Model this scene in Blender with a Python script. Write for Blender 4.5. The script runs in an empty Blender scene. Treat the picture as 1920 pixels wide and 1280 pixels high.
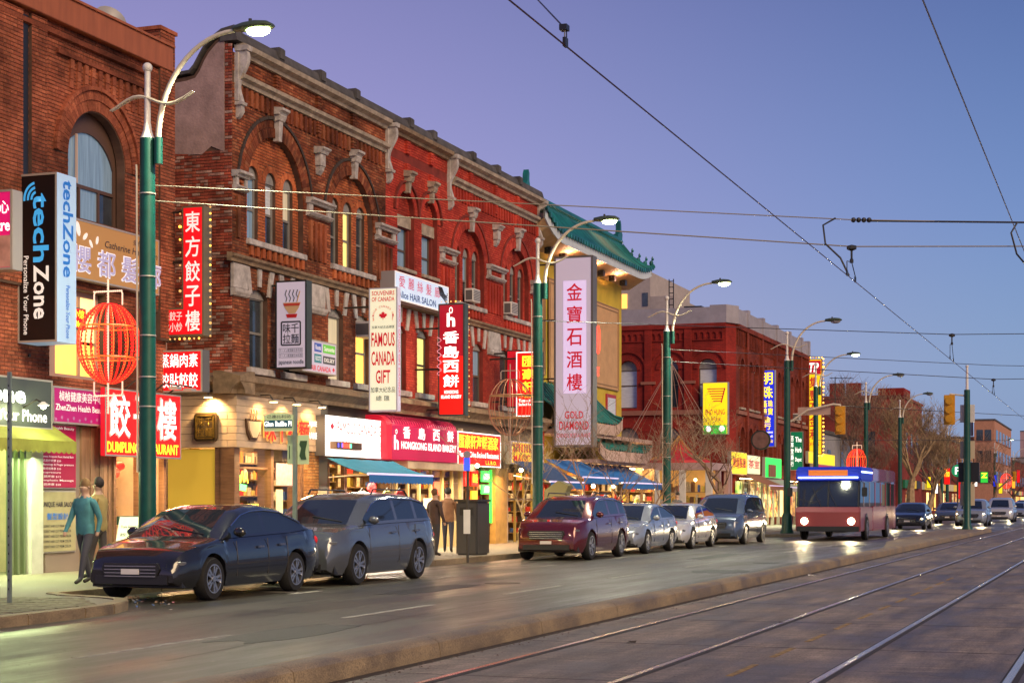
import bpy, bmesh, math, random
from mathutils import Vector, Matrix
from mathutils.geometry import tessellate_polygon
random.seed(7)
PI = math.pi
scene = bpy.context.scene
C = scene.collection

# ------------------------------------------------------------------ camera, world, sun
TH = math.radians(19.79)                     # angle between the view axis and the street (+X)
cam_data = bpy.data.cameras.new('camera')
cam = bpy.data.objects.new('camera', cam_data)
C.objects.link(cam)
cam.location = (0, 0, 1.5)
cam.rotation_euler = (PI/2, 0, TH - PI/2)
cam_data.lens = 59.925
cam_data.sensor_width = 36
cam_data.shift_y = 0.15625
cam_data.clip_end = 6000
scene.camera = cam

world = bpy.data.worlds.new('World')
scene.world = world
world.use_nodes = True
wn = world.node_tree.nodes; wl = world.node_tree.links
wn.clear()
wo = wn.new('ShaderNodeOutputWorld')
bg = wn.new('ShaderNodeBackground'); bg.inputs['Strength'].default_value = 0.07
sky = wn.new('ShaderNodeTexSky'); sky.sky_type = 'NISHITA'; sky.sun_disc = False
sky.sun_elevation = math.radians(2.0); sky.sun_rotation = math.radians(215)
wl.new(sky.outputs[0], bg.inputs['Color'])
# dusk colours of the sky: violet low over the roofs turning to clear blue overhead
bg2 = wn.new('ShaderNodeBackground'); bg2.inputs['Strength'].default_value = 0.98
tc = wn.new('ShaderNodeTexCoord')
sep = wn.new('ShaderNodeSeparateXYZ')
wl.new(tc.outputs['Generated'], sep.inputs[0])
# azimuth factor: pink-violet towards +Y (left), blue towards -Y (right)
az = wn.new('ShaderNodeMapRange'); az.inputs['From Min'].default_value = -0.02; az.inputs['From Max'].default_value = 0.55
az.interpolation_type = 'SMOOTHSTEP'
wl.new(sep.outputs['Y'], az.inputs['Value'])
def ramp(stops):
    r = wn.new('ShaderNodeValToRGB'); e = r.color_ramp.elements
    while len(e) < len(stops): e.new(0.5)
    for k, (p, c) in enumerate(stops):
        e[k].position = p; e[k].color = (*c, 1)
    wl.new(sep.outputs['Z'], r.inputs[0]); return r
rb = ramp([(0.0, (0.135, 0.30, 0.56)), (0.08, (0.115, 0.255, 0.55)), (0.16, (0.082, 0.185, 0.50)), (0.30, (0.03, 0.075, 0.31)), (1.0, (0.02, 0.04, 0.17))])
rv = ramp([(0.0, (0.40, 0.33, 0.58)), (0.10, (0.355, 0.285, 0.60)), (0.18, (0.275, 0.22, 0.57)), (0.32, (0.155, 0.13, 0.40)), (1.0, (0.04, 0.05, 0.2))])
mx = wn.new('ShaderNodeMix'); mx.data_type = 'RGBA'
wl.new(az.outputs[0], mx.inputs['Factor']); wl.new(rb.outputs[0], mx.inputs['A']); wl.new(rv.outputs[0], mx.inputs['B'])
wl.new(mx.outputs['Result'], bg2.inputs['Color'])
ad = wn.new('ShaderNodeAddShader')
wl.new(bg.outputs[0], ad.inputs[0]); wl.new(bg2.outputs[0], ad.inputs[1]); wl.new(ad.outputs[0], wo.inputs['Surface'])

sun_d = bpy.data.lights.new('sun', 'SUN'); sun_d.energy = 2.8; sun_d.angle = math.radians(30); sun_d.color = (1.0, 0.72, 0.42)
sun = bpy.data.objects.new('sun', sun_d); C.objects.link(sun)
sun.rotation_euler = Vector((0.50, 0.80, -0.55)).to_track_quat('-Z', 'Y').to_euler()
scene.view_settings.view_transform = 'Standard'
scene.view_settings.look = 'None'
scene.view_settings.exposure = 0.0
scene.view_settings.gamma = 1.0
scene.view_settings.use_curve_mapping = False
scene.cycles.max_bounces = 5
scene.cycles.diffuse_bounces = 3
scene.cycles.glossy_bounces = 3
scene.cycles.transmission_bounces = 3
scene.cycles.use_denoising = True
scene.cycles.sample_clamp_indirect = 4.0

# ------------------------------------------------------------------ measuring helpers: a sight line cut with a real wall plane
F = 3196.0
def SX(px, Y):
    return Y/math.tan(TH - math.atan((px - 960)/F))
def SY(px, X):
    return X*math.tan(TH - math.atan((px - 960)/F))
def DEP(X, Y): return X*math.cos(TH) + Y*math.sin(TH)
def SZ(py, X, Y): return 1.5 + (940 - py)*DEP(X, Y)/F
def SR(px, X):                                  # X, Y where column px meets the plane X
    return SY(px, X)

# ------------------------------------------------------------------ materials
MATS = {}
def M(name, col, rough=0.6, metal=0.0, es=0.0, ecol=None, var=0.0, vs=4.0, bump=0.0, bs=40.0, dirt=0.0, ds=1.3, stretch=(1, 1, 1), spec=0.5, coat=0.0, isl=0.0, alpha=1.0, trans=0.0):
    if name in MATS: return MATS[name]
    m = bpy.data.materials.new(name); m.use_nodes = True
    nt = m.node_tree; n = nt.nodes; l = nt.links
    b = n['Principled BSDF']
    b.inputs['Roughness'].default_value = rough; b.inputs['Metallic'].default_value = metal
    b.inputs['Base Color'].default_value = (*col, 1)
    b.inputs['Specular IOR Level'].default_value = spec
    b.inputs['Coat Weight'].default_value = coat
    if trans: b.inputs['Transmission Weight'].default_value = trans
    if es:
        b.inputs['Emission Color'].default_value = (*(ecol or col), 1); b.inputs['Emission Strength'].default_value = es
    last = None
    if var or dirt or bump or isl:
        t = n.new('ShaderNodeTexCoord'); mp = n.new('ShaderNodeMapping'); mp.inputs['Scale'].default_value = stretch
        l.new(t.outputs['Object'], mp.inputs[0])
    rgb = n.new('ShaderNodeRGB'); rgb.outputs[0].default_value = (*col, 1); last = rgb.outputs[0]
    def mult(fac_socket, lo, hi):
        nonlocal last
        mr = n.new('ShaderNodeMapRange'); mr.inputs['To Min'].default_value = lo; mr.inputs['To Max'].default_value = hi
        mr.inputs['From Min'].default_value = 0.3; mr.inputs['From Max'].default_value = 0.7
        l.new(fac_socket, mr.inputs['Value'])
        mm = n.new('ShaderNodeVectorMath'); mm.operation = 'SCALE'
        l.new(last, mm.inputs[0]); l.new(mr.outputs[0], mm.inputs['Scale']); last = mm.outputs[0]
    if var:
        nz = n.new('ShaderNodeTexNoise'); nz.inputs['Scale'].default_value = vs; nz.inputs['Detail'].default_value = 8
        l.new(mp.outputs[0], nz.inputs['Vector']); mult(nz.outputs['Fac'], 1 - var, 1 + var)
    if dirt:
        nz = n.new('ShaderNodeTexNoise'); nz.inputs['Scale'].default_value = ds; nz.inputs['Detail'].default_value = 10; nz.inputs['Roughness'].default_value = 0.7
        l.new(mp.outputs[0], nz.inputs['Vector']); mult(nz.outputs['Fac'], 1 - dirt, 1.0)
    if isl:
        g = n.new('ShaderNodeNewGeometry'); oi = n.new('ShaderNodeObjectInfo')
        a = n.new('ShaderNodeMath'); a.operation = 'ADD'; l.new(g.outputs['Random Per Island'], a.inputs[0]); l.new(oi.outputs['Random'], a.inputs[1])
        fr = n.new('ShaderNodeMath'); fr.operation = 'FRACT'; l.new(a.outputs[0], fr.inputs[0])
        mr = n.new('ShaderNodeMapRange'); mr.inputs['To Min'].default_value = 1 - isl; mr.inputs['To Max'].default_value = 1 + isl
        l.new(fr.outputs[0], mr.inputs['Value'])
        mm = n.new('ShaderNodeVectorMath'); mm.operation = 'SCALE'; l.new(last, mm.inputs[0]); l.new(mr.outputs[0], mm.inputs['Scale']); last = mm.outputs[0]
    if last is not rgb.outputs[0]:
        l.new(last, b.inputs['Base Color'])
    if bump:
        nz = n.new('ShaderNodeTexNoise'); nz.inputs['Scale'].default_value = bs; nz.inputs['Detail'].default_value = 6
        l.new(mp.outputs[0], nz.inputs['Vector'])
        bp = n.new('ShaderNodeBump'); bp.inputs['Strength'].default_value = bump; bp.inputs['Distance'].default_value = 0.02
        l.new(nz.outputs['Fac'], bp.inputs['Height']); l.new(bp.outputs[0], b.inputs['Normal'])
    MATS[name] = m
    return m

def brick_mat(name, cols, soot=0.5, ss=0.5, pale=0.0):
    """fired brick: colour differs from brick to brick, soot in large clouds"""
    m = bpy.data.materials.new(name); m.use_nodes = True
    nt = m.node_tree; n = nt.nodes; l = nt.links; b = n['Principled BSDF']
    b.inputs['Roughness'].default_value = 0.85; b.inputs['Specular IOR Level'].default_value = 0.2
    g = n.new('ShaderNodeNewGeometry'); oi = n.new('ShaderNodeObjectInfo')
    a = n.new('ShaderNodeMath'); a.operation = 'ADD'; l.new(g.outputs['Random Per Island'], a.inputs[0]); l.new(oi.outputs['Random'], a.inputs[1])
    fr = n.new('ShaderNodeMath'); fr.operation = 'FRACT'; l.new(a.outputs[0], fr.inputs[0])
    r = n.new('ShaderNodeValToRGB'); e = r.color_ramp.elements
    while len(e) < len(cols): e.new(0.5)
    for k, c in enumerate(cols):
        e[k].position = k/(len(cols) - 1); e[k].color = (*c, 1)
    l.new(fr.outputs[0], r.inputs[0])
    nz = n.new('ShaderNodeTexNoise'); nz.inputs['Scale'].default_value = ss; nz.inputs['Detail'].default_value = 9; nz.inputs['Roughness'].default_value = 0.65
    l.new(g.outputs['Position'], nz.inputs['Vector'])
    mr = n.new('ShaderNodeMapRange'); mr.inputs['From Min'].default_value = 0.40; mr.inputs['From Max'].default_value = 0.62
    mr.inputs['To Min'].default_value = 1 - soot; mr.inputs['To Max'].default_value = 1.4
    l.new(nz.outputs['Fac'], mr.inputs['Value'])
    n2 = n.new('ShaderNodeTexNoise'); n2.inputs['Scale'].default_value = 30; n2.inputs['Detail'].default_value = 6
    l.new(g.outputs['Position'], n2.inputs['Vector'])
    m2 = n.new('ShaderNodeMapRange'); m2.inputs['From Min'].default_value = 0.3; m2.inputs['From Max'].default_value = 0.7; m2.inputs['To Min'].default_value = 0.75; m2.inputs['To Max'].default_value = 1.2
    l.new(n2.outputs['Fac'], m2.inputs['Value'])
    mu = n.new('ShaderNodeMath'); mu.operation = 'MULTIPLY'; l.new(mr.outputs[0], mu.inputs[0]); l.new(m2.outputs[0], mu.inputs[1])
    v = n.new('ShaderNodeVectorMath'); v.operation = 'SCALE'; l.new(r.outputs[0], v.inputs[0]); l.new(mu.outputs[0], v.inputs['Scale'])
    l.new(v.outputs[0], b.inputs['Base Color'])
    bp = n.new('ShaderNodeBump'); bp.inputs['Strength'].default_value = 0.5; bp.inputs['Distance'].default_value = 0.01
    l.new(n2.outputs['Fac'], bp.inputs['Height']); l.new(bp.outputs[0], b.inputs['Normal'])
    MATS[name] = m; return m

def brick_tex_mat(name, c1, c2, mortar, soot=0.4):
    """brickwork too far away to tell the bricks apart"""
    m = bpy.data.materials.new(name); m.use_nodes = True
    nt = m.node_tree; n = nt.nodes; l = nt.links; b = n['Principled BSDF']
    b.inputs['Roughness'].default_value = 0.85; b.inputs['Specular IOR Level'].default_value = 0.2
    g = n.new('ShaderNodeNewGeometry'); s = n.new('ShaderNodeSeparateXYZ'); l.new(g.outputs['Position'], s.inputs[0])
    a = n.new('ShaderNodeMath'); a.operation = 'SUBTRACT'; l.new(s.outputs[0], a.inputs[0]); l.new(s.outputs[1], a.inputs[1])
    cb = n.new('ShaderNodeCombineXYZ'); l.new(a.outputs[0], cb.inputs[0]); l.new(s.outputs[2], cb.inputs[1])
    bt = n.new('ShaderNodeTexBrick'); bt.inputs['Scale'].default_value = 1.0
    bt.inputs['Brick Width'].default_value = 0.22; bt.inputs['Row Height'].default_value = 0.076; bt.inputs['Mortar Size'].default_value = 0.008
    bt.inputs['Color1'].default_value = (*c1, 1); bt.inputs['Color2'].default_value = (*c2, 1); bt.inputs['Mortar'].default_value = (*mortar, 1)
    l.new(cb.outputs[0], bt.inputs['Vector'])
    nz = n.new('ShaderNodeTexNoise'); nz.inputs['Scale'].default_value = 0.5; nz.inputs['Detail'].default_value = 10; nz.inputs['Roughness'].default_value = 0.7
    l.new(g.outputs['Position'], nz.inputs['Vector'])
    mr = n.new('ShaderNodeMapRange'); mr.inputs['From Min'].default_value = 0.35; mr.inputs['From Max'].default_value = 0.65
    mr.inputs['To Min'].default_value = 1 - soot; mr.inputs['To Max'].default_value = 1.15
    l.new(nz.outputs['Fac'], mr.inputs['Value'])
    v = n.new('ShaderNodeVectorMath'); v.operation = 'SCALE'; l.new(bt.outputs['Color'], v.inputs[0]); l.new(mr.outputs[0], v.inputs['Scale'])
    l.new(v.outputs[0], b.inputs['Base Color'])
    MATS[name] = m; return m

def glow(name, col, s, base=None, var=0.0, vs=2.0):
    return M(name, base or tuple(min(0.8, c) for c in col), 0.45, es=s, ecol=col)

# ------------------------------------------------------------------ objects
def empty(name, loc, label=None, cat=None, group=None, rz=0):
    o = bpy.data.objects.new(name, None); C.objects.link(o); o.location = loc; o.rotation_euler = (0, 0, rz)
    o.empty_display_size = 0.2
    return tag(o, label, cat, group)
def tag(o, label=None, cat=None, group=None, kind=None):
    if label: o['label'] = label
    if cat: o['category'] = cat
    if group: o['group'] = group
    if kind: o['kind'] = kind
    return o
def wloc(p):
    v = Vector((0, 0, 0))
    while p is not None:
        v += p.location; p = p.parent
    return v
def link_mesh(name, me, parent=None, loc=None, kind=None):
    o = bpy.data.objects.new(name, me); C.objects.link(o)
    if parent: o.parent = parent
    if loc is not None: o.location = loc
    if kind: o['kind'] = kind
    return o

class MB:
    """collects shapes; build() links them as ONE mesh object"""
    def __init__(s): s.v = []; s.f = []; s.mi = []
    def add(s, vs, fs, mi=0):
        k = len(s.v); s.v += [tuple(p) for p in vs]; s.f += [tuple(i + k for i in f) for f in fs]; s.mi += [mi]*len(fs)
        return s
    def box(s, x0, x1, y0, y1, z0, z1, mi=0):
        if x0 > x1: x0, x1 = x1, x0
        if y0 > y1: y0, y1 = y1, y0
        if z0 > z1: z0, z1 = z1, z0
        return s.add([(x0,y0,z0),(x1,y0,z0),(x1,y1,z0),(x0,y1,z0),(x0,y0,z1),(x1,y0,z1),(x1,y1,z1),(x0,y1,z1)],
              [(0,3,2,1),(4,5,6,7),(0,1,5,4),(1,2,6,5),(2,3,7,6),(3,0,4,7)], mi)
    def prism(s, poly, axis, a, b, mi=0):
        """poly: 2D outline; axis 'y': (x,z) pushed from y=a to b; 'x': (y,z); 'z': (x,y)"""
        def P(p, t):
            return {'y': (p[0], t, p[1]), 'x': (t, p[0], p[1]), 'z': (p[0], p[1], t)}[axis]
        n = len(poly); vs = [P(p, a) for p in poly] + [P(p, b) for p in poly]
        tr = tessellate_polygon([[Vector((p[0], p[1], 0)) for p in poly]])
        fs = [tuple(t) for t in tr] + [tuple(i + n for i in reversed(t)) for t in tr]
        fs += [(i, (i+1) % n, n + (i+1) % n, n + i) for i in range(n)]
        return s.add(vs, fs, mi)
    def tube(s, pts, r, n=8, mi=0, cap=True):
        pts = [Vector(p) for p in pts]; rr = r if isinstance(r, (list, tuple)) else [r]*len(pts)
        vs = []; fs = []
        up = Vector((0, 0, 1))
        d0 = (pts[1] - pts[0]).normalized()
        if abs(d0.z) > 0.95: up = Vector((0, 1, 0))
        for i, p in enumerate(pts):
            if i == 0: d = pts[1] - pts[0]
            elif i == len(pts) - 1: d = pts[-1] - pts[-2]
            else: d = pts[i+1] - pts[i-1]
            d.normalize()
            a = d.cross(up)
            if a.length < 1e-4: a = d.cross(Vector((1, 0, 0)))
            a.normalize(); b = a.cross(d)
            up = b
            for k in range(n):
                t = 2*PI*k/n
                vs.append(p + (a*math.cos(t) + b*math.sin(t))*rr[i])
        for i in range(len(pts) - 1):
            for k in range(n):
                fs.append((i*n + k, i*n + (k+1) % n, (i+1)*n + (k+1) % n, (i+1)*n + k))
        if cap:
            fs.append(tuple(range(n-1, -1, -1))); fs.append(tuple(range((len(pts)-1)*n, len(pts)*n)))
        return s.add(vs, fs, mi)
    def lathe(s, prof, c=(0, 0, 0), axis='z', n=16, mi=0, cap=True):
        vs = []; fs = []
        for (r, h) in prof:
            for k in range(n):
                t = 2*PI*k/n; u, w = r*math.cos(t), r*math.sin(t)
                p = {'z': (u, w, h), 'y': (u, h, w), 'x': (h, u, w)}[axis]
                vs.append((p[0]+c[0], p[1]+c[1], p[2]+c[2]))
        for i in range(len(prof) - 1):
            for k in range(n):
                fs.append((i*n + k, i*n + (k+1) % n, (i+1)*n + (k+1) % n, (i+1)*n + k))
        if cap: fs.append(tuple(range(n-1, -1, -1))); fs.append(tuple(range((len(prof)-1)*n, len(prof)*n)))
        return s.add(vs, fs, mi)
    def ball(s, c, r, n=10, mi=0, sx=1, sy=1, sz=1):
        vs = []; fs = []; m = max(4, n//2)
        for i in range(m + 1):
            ph = PI*i/m
            for k in range(n):
                t = 2*PI*k/n
                vs.append((c[0] + r*sx*math.sin(ph)*math.cos(t), c[1] + r*sy*math.sin(ph)*math.sin(t), c[2] - r*sz*math.cos(ph)))
        for i in range(m):
            for k in range(n):
                fs.append((i*n + k, i*n + (k+1) % n, (i+1)*n + (k+1) % n, (i+1)*n + k))
        return s.add(vs, fs, mi)
    def mesh(s, name, mats, off=(0, 0, 0), smooth=False, bevel=0):
        me = bpy.data.meshes.new(name)
        vs = [(p[0]-off[0], p[1]-off[1], p[2]-off[2]) for p in s.v]
        me.from_pydata(vs, [], s.f)
        for m in (mats if isinstance(mats, (list, tuple)) else [mats]): me.materials.append(m)
        if len(set(s.mi)) > 1: me.polygons.foreach_set('material_index', s.mi)
        bm = bmesh.new(); bm.from_mesh(me)
        bmesh.ops.recalc_face_normals(bm, faces=bm.faces)
        if bevel:
            bmesh.ops.remove_doubles(bm, verts=bm.verts, dist=1e-5)
            bmesh.ops.bevel(bm, geom=[e for e in bm.edges if len(e.link_faces) == 2 and e.calc_face_angle(0) > 0.6], offset=bevel, segments=2, affect='EDGES', clamp_overlap=True)
        bm.to_mesh(me); bm.free()
        if smooth:
            me.polygons.foreach_set('use_smooth', [True]*len(me.polygons))
            try: me.set_sharp_from_angle(angle=math.radians(40))
            except Exception: pass
        me.update(); return me
    def build(s, name, mats, parent=None, smooth=False, bevel=0, kind=None, label=None):
        off = wloc(parent) if parent else Vector((0, 0, 0))
        if parent is None and s.v:
            xs = [p[0] for p in s.v]; ys = [p[1] for p in s.v]; zs = [p[2] for p in s.v]
            off = Vector(((min(xs)+max(xs))/2, (min(ys)+max(ys))/2, min(zs)))
            o = link_mesh(name, s.mesh(name, mats, off, smooth, bevel), None, off, kind)
        else:
            o = link_mesh(name, s.mesh(name, mats, off, smooth, bevel), parent, None, kind)
        if label: o['label'] = label
        return o

def copy_tree(o, loc, rz=0, label=None):
    c = o.copy(); C.objects.link(c); c.location = loc; c.rotation_euler = (0, 0, rz)
    if label: c['label'] = label
    def rec(src, dst):
        for ch in KIDS.get(src.name, [x for x in src.children]):
            d = ch.copy(); C.objects.link(d); d.parent = dst
            rec(ch, d)
    rec(o, c)
    return c
KIDS = {}

# ------------------------------------------------------------------ writing
def text(s, parent, mat, face, a0, a1, z0, z1, at, bold=0.012, rot=False, name='lettering', ext=0.004, shear=0.0, keep=False, fn=None):
    """face 'S': seen from the street, a runs along +X, at = Y.  face 'B': blade sign seen from -X, a runs along -Y, at = X"""
    cjk = any(ord(ch) > 0x2E00 for ch in s); bold *= 0.7; want = bold
    bold = min(bold, 0.003 if cjk else 0.020)
    c = bpy.data.curves.new('lettering', 'FONT'); c.body = s; c.offset = bold; c.extrude = 0.0; c.shear = shear
    c.resolution_u = 2
    c.space_line = 0.85; c.align_x = 'CENTER'
    o = bpy.data.objects.new('t', c)
    me = bpy.data.meshes.new_from_object(o)
    bpy.data.objects.remove(o); bpy.data.curves.remove(c)
    n = len(me.vertices)
    if n == 0: return None
    if want - bold > 0.004:                       # a heavier hand: the strokes laid over themselves, a hair apart
        d = (want-bold)*0.45
        b0 = bmesh.new()
        for q, (dx, dy) in enumerate(((-d,-d),(d,d),(-d,d),(d,-d),(0,d),(d,0),(-d,0),(0,-d))[:8 if want > 0.06 else 4]):
            t = me.copy()
            for v in t.vertices: v.co.x += dx; v.co.y += dy; v.co.z = q*0.0007
            b0.from_mesh(t); bpy.data.meshes.remove(t)
        b0.to_mesh(me); b0.free(); n = len(me.vertices)
    us = [v.co.x for v in me.vertices]; vs = [v.co.y for v in me.vertices]
    if rot: us, vs = vs, [-u for u in us]
    u0, u1, v0, v1 = min(us), max(us), min(vs), max(vs)
    W = abs(a1 - a0); H = z1 - z0
    su = W/(u1-u0); sv = H/(v1-v0)
    if keep: su = sv = min(su, sv)
    off = wloc(parent)
    sg = 1 if a1 > a0 else -1
    am = (a0+a1)/2; zm = (z0+z1)/2; um = (u0+u1)/2; vm = (v0+v1)/2
    for i, v in enumerate(me.vertices):
        a = am + sg*(us[i]-um)*su; z = zm + (vs[i]-vm)*sv
        if fn: z += fn((us[i]-u0)/(u1-u0), (vs[i]-v0)/(v1-v0))
        w_ = v.co.z
        if face == 'S': v.co = (a-off.x, at-ext-w_-off.y, z-off.z)
        else: v.co = (at-ext-w_-off.x, a-off.y, z-off.z)
    me.materials.clear(); me.materials.append(mat)
    me.name = name
    return link_mesh(name, me, parent)

def column_text(chars, parent, mat, face, a0, a1, z0, z1, at, bold=0.03, gap=0.16):
    """characters written one under another"""
    h = (z1-z0)/len(chars)
    for k, ch in enumerate(chars):
        zt = z1 - k*h
        text(ch, parent, mat, face, a0, a1, zt-h*(1-gap/2), zt-h*gap/2, at, bold)

# ------------------------------------------------------------------ shapes of openings
def arch_outline(x0, x1, z0, zs, rise, n=14):
    """rectangle from z0 to zs, closed above by an arc of that rise"""
    c = (x0+x1)/2; hw = (x1-x0)/2
    pts = [(x0, z0), (x1, z0)]
    if rise <= 0.001:
        return pts + [(x1, zs), (x0, zs)]
    R = (hw*hw + rise*rise)/(2*rise); cz = zs + rise - R
    a0 = math.asin(min(1, hw/R))
    if rise > hw: a0 = PI - a0
    for k in range(n+1):
        a = a0 - 2*a0*k/n
        pts.append((c + R*math.sin(a), cz + R*math.cos(a)))
    return pts
def span_at(poly, z):
    """the x-interval of a convex-ish outline at height z"""
    xs = []
    n = len(poly)
    for i in range(n):
        (xa, za), (xb, zb) = poly[i], poly[(i+1) % n]
        if (za - z)*(zb - z) < 0:
            xs.append(xa + (xb-xa)*(z-za)/(zb-za))
    return (min(xs), max(xs)) if len(xs) >= 2 else None

class Plane:
    """a wall plane. kind 'S': runs along X at Y=at, faces -Y. kind 'B': runs along Y at X=at, faces -X (a = Y)"""
    def __init__(s, kind, at): s.k = kind; s.at = at
    def p(s, a, z, out=0.0):
        return (a, s.at - out, z) if s.k == 'S' else (s.at - out, a, z)

def wall_sheet(pl, outer, holes, thick=0.3, mb=None):
    """a wall with true openings: face, back and reveals"""
    mb = mb or MB()
    loops = [outer] + holes
    flat = [p for lp in loops for p in lp]
    tr = tessellate_polygon([[Vector((p[0], p[1], 0)) for p in lp] for lp in loops])
    n = len(flat)
    vs = [pl.p(a, z) for a, z in flat] + [pl.p(a, z, -thick) for a, z in flat]
    fs = [tuple(t) for t in tr] + [tuple(i+n for i in reversed(t)) for t in tr]
    k = 0
    for lp in loops:
        m = len(lp)
        fs += [(k+i, k+(i+1) % m, n+k+(i+1) % m, n+k+i) for i in range(m)]
        k += m
    mb.add(vs, fs); return mb

BW, BH, J = 0.215, 0.075, 0.010
class Bricks:
    """lays bricks course by course; the ones that show largest become parts, the rest one joined part"""
    def __init__(s): s.items = []
    def lay(s, pl, a0, a1, z0, z1, holes=(), out=0.012, inside=None, mi=0, rowh=BH, bw=BW):
        r = 0; z = z0
        while z + 0.02 < z1:
            h = min(rowh - J, z1 - z)
            zm = z + h/2
            spans = [(a0, a1)]
            if inside:
                sp = span_at(inside, zm)
                spans = [sp] if sp else []
            for hl in holes:
                sp = span_at(hl, zm)
                if not sp: continue
                ns = []
                for (p, q) in spans:
                    if sp[1] <= p or sp[0] >= q: ns.append((p, q)); continue
                    if sp[0] > p: ns.append((p, sp[0]))
                    if sp[1] < q: ns.append((sp[1], q))
                spans = ns
            off = (r % 2)*bw/2
            header = (r % 6 == 5)
            w = bw/2 if header else bw
            for (p, q) in spans:
                k = math.floor((p - a0 + off)/w)
                while a0 + k*w - off < q - 0.015:
                    s0 = max(p, a0 + k*w - off); s1 = min(q, a0 + (k+1)*w - off) - J
                    k += 1
                    if s1 - s0 < 0.02: continue
                    s.items.append((pl, s0, s1, z, z+h, out + random.uniform(-0.003, 0.003), mi))
            z += rowh; r += 1
    def verts(s, it):
        pl, a0, a1, z0, z1, out, mi = it
        j = lambda: random.uniform(-0.002, 0.002)
        c = 0.004
        f = [pl.p(a0+c+j(), z0+c+j(), out), pl.p(a1-c+j(), z0+c+j(), out), pl.p(a1-c+j(), z1-c+j(), out), pl.p(a0+c+j(), z1-c+j(), out)]
        b = [pl.p(a0, z0, -0.004), pl.p(a1, z0, -0.004), pl.p(a1, z1, -0.004), pl.p(a0, z1, -0.004)]
        return f + b, [(0,1,2,3),(0,4,5,1),(1,5,6,2),(2,6,7,3),(3,7,4,0)]
    def build(s, parent, mats, limit=290, name='brick'):
        def size(it):
            x, y, z = it[0].p((it[1]+it[2])/2, it[3]); d = math.sqrt(x*x+y*y)
            w = it[2]-it[1]; fac = (y/d if it[0].k == 'S' else x/d)
            return -(w*fac)/d*(1 if 0 < 960 else 1)
        s.items.sort(key=size)
        off = wloc(parent)
        share = {}
        for it in s.items[:limit]:
            pl, a0, a1, z0, z1, out, mi = it
            key = (pl.k, round(a1-a0, 3), round(z1-z0, 3), mi)
            o3 = Vector(pl.p(a0, z0))
            if key not in share:
                v, f = s.verts(it)
                share[key] = MB().add(v, f).mesh(name, mats[mi], o3)
            link_mesh(name, share[key], parent, o3 - off)
        mb = MB()
        for it in s.items[limit:]:
            v, f = s.verts(it); mb.add(v, f, it[6])
        if mb.v:
            k = len(mb.f)
            me = bpy.data.meshes.new(name + '_courses')
            me.from_pydata([(p[0]-off[0], p[1]-off[1], p[2]-off[2]) for p in mb.v], [], mb.f)
            for m in mats: me.materials.append(m)
            me.polygons.foreach_set('material_index', mb.mi)
            link_mesh(name + '_courses', me, parent, None, 'stuff')

def ring(pl, cx, cz, r0, r1, out, n, a0=0.0, a1=PI, back=0.0):
    """wedge-shaped stones or bricks of an arch; yields (verts, faces)"""
    res = []
    for k in range(n):
        t0 = a0 + (a1-a0)*k/n + 0.004/r1; t1 = a0 + (a1-a0)*(k+1)/n - 0.004/r1
        pts = [(cx + r0*math.cos(t0), cz + r0*math.sin(t0)), (cx + r1*math.cos(t0), cz + r1*math.sin(t0)), (cx + r1*math.cos(t1), cz + r1*math.sin(t1)), (cx + r0*math.cos(t1), cz + r0*math.sin(t1))]
        o = out + random.uniform(-0.004, 0.004)
        vs = [pl.p(a, z, o) for a, z in pts] + [pl.p(a, z, -back) for a, z in pts]
        res.append((vs, [(0,1,2,3),(4,7,6,5),(0,4,5,1),(1,5,6,2),(2,6,7,3),(3,7,4,0)]))
    return res
def lay_ring(parent, mat, pieces, singles=True, name='voussoir'):
    if singles:
        for v, f in pieces: MB().add(v, f).build(name, mat, parent)
    else:
        mb = MB()
        for v, f in pieces: mb.add(v, f)
        mb.build(name + '_ring', mat, parent, kind='stuff')
def arc_params(x0, x1, zs, rise):
    c = (x0+x1)/2; hw = (x1-x0)/2; R = (hw*hw + rise*rise)/(2*rise)
    return c, zs + rise - R, R, math.asin(min(1, hw/R))
# ------------------------------------------------------------------ palette
BR_DARK = brick_mat('brick_brown', [(0.12,0.035,0.018),(0.30,0.085,0.04),(0.20,0.055,0.028),(0.36,0.12,0.055),(0.25,0.065,0.03),(0.16,0.045,0.025),(0.40,0.16,0.08)], 0.62, 0.55)
BR_ORANGE = brick_mat('brick_orange', [(0.42,0.12,0.05),(0.34,0.085,0.035),(0.48,0.15,0.06),(0.38,0.10,0.04)], 0.35, 0.7)
BR_RED = brick_mat('brick_painted_red', [(0.42,0.045,0.03),(0.34,0.035,0.025),(0.48,0.065,0.04),(0.38,0.04,0.028)], 0.35, 0.45)
BR_LEFT = brick_mat('brick_left', [(0.33,0.10,0.055),(0.25,0.07,0.04),(0.38,0.12,0.065),(0.29,0.085,0.045),(0.21,0.06,0.035)], 0.6, 0.5)
BR_SIDE = brick_mat('brick_side', [(0.42,0.09,0.055),(0.30,0.06,0.04),(0.50,0.14,0.08),(0.24,0.05,0.035),(0.55,0.36,0.30),(0.36,0.075,0.045),(0.42,0.10,0.06)], 0.5, 1.2)
MORTAR = M('mortar', (0.10,0.055,0.04), 0.95, var=0.3, vs=3)
MORTAR_R = M('mortar_red', (0.19,0.025,0.018), 0.95, var=0.3, vs=3)
STONE = M('trim_stone', (0.48,0.40,0.32), 0.8, var=0.15, vs=5, dirt=0.5, ds=2.5, bump=0.4, bs=30)
STONE_W = M('white_stone', (0.58,0.54,0.53), 0.8, var=0.12, vs=6, dirt=0.5, ds=3, bump=0.3, bs=30)
STONE_D = M('dark_coping', (0.10,0.095,0.10), 0.85, var=0.3, vs=3, dirt=0.4)
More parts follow.
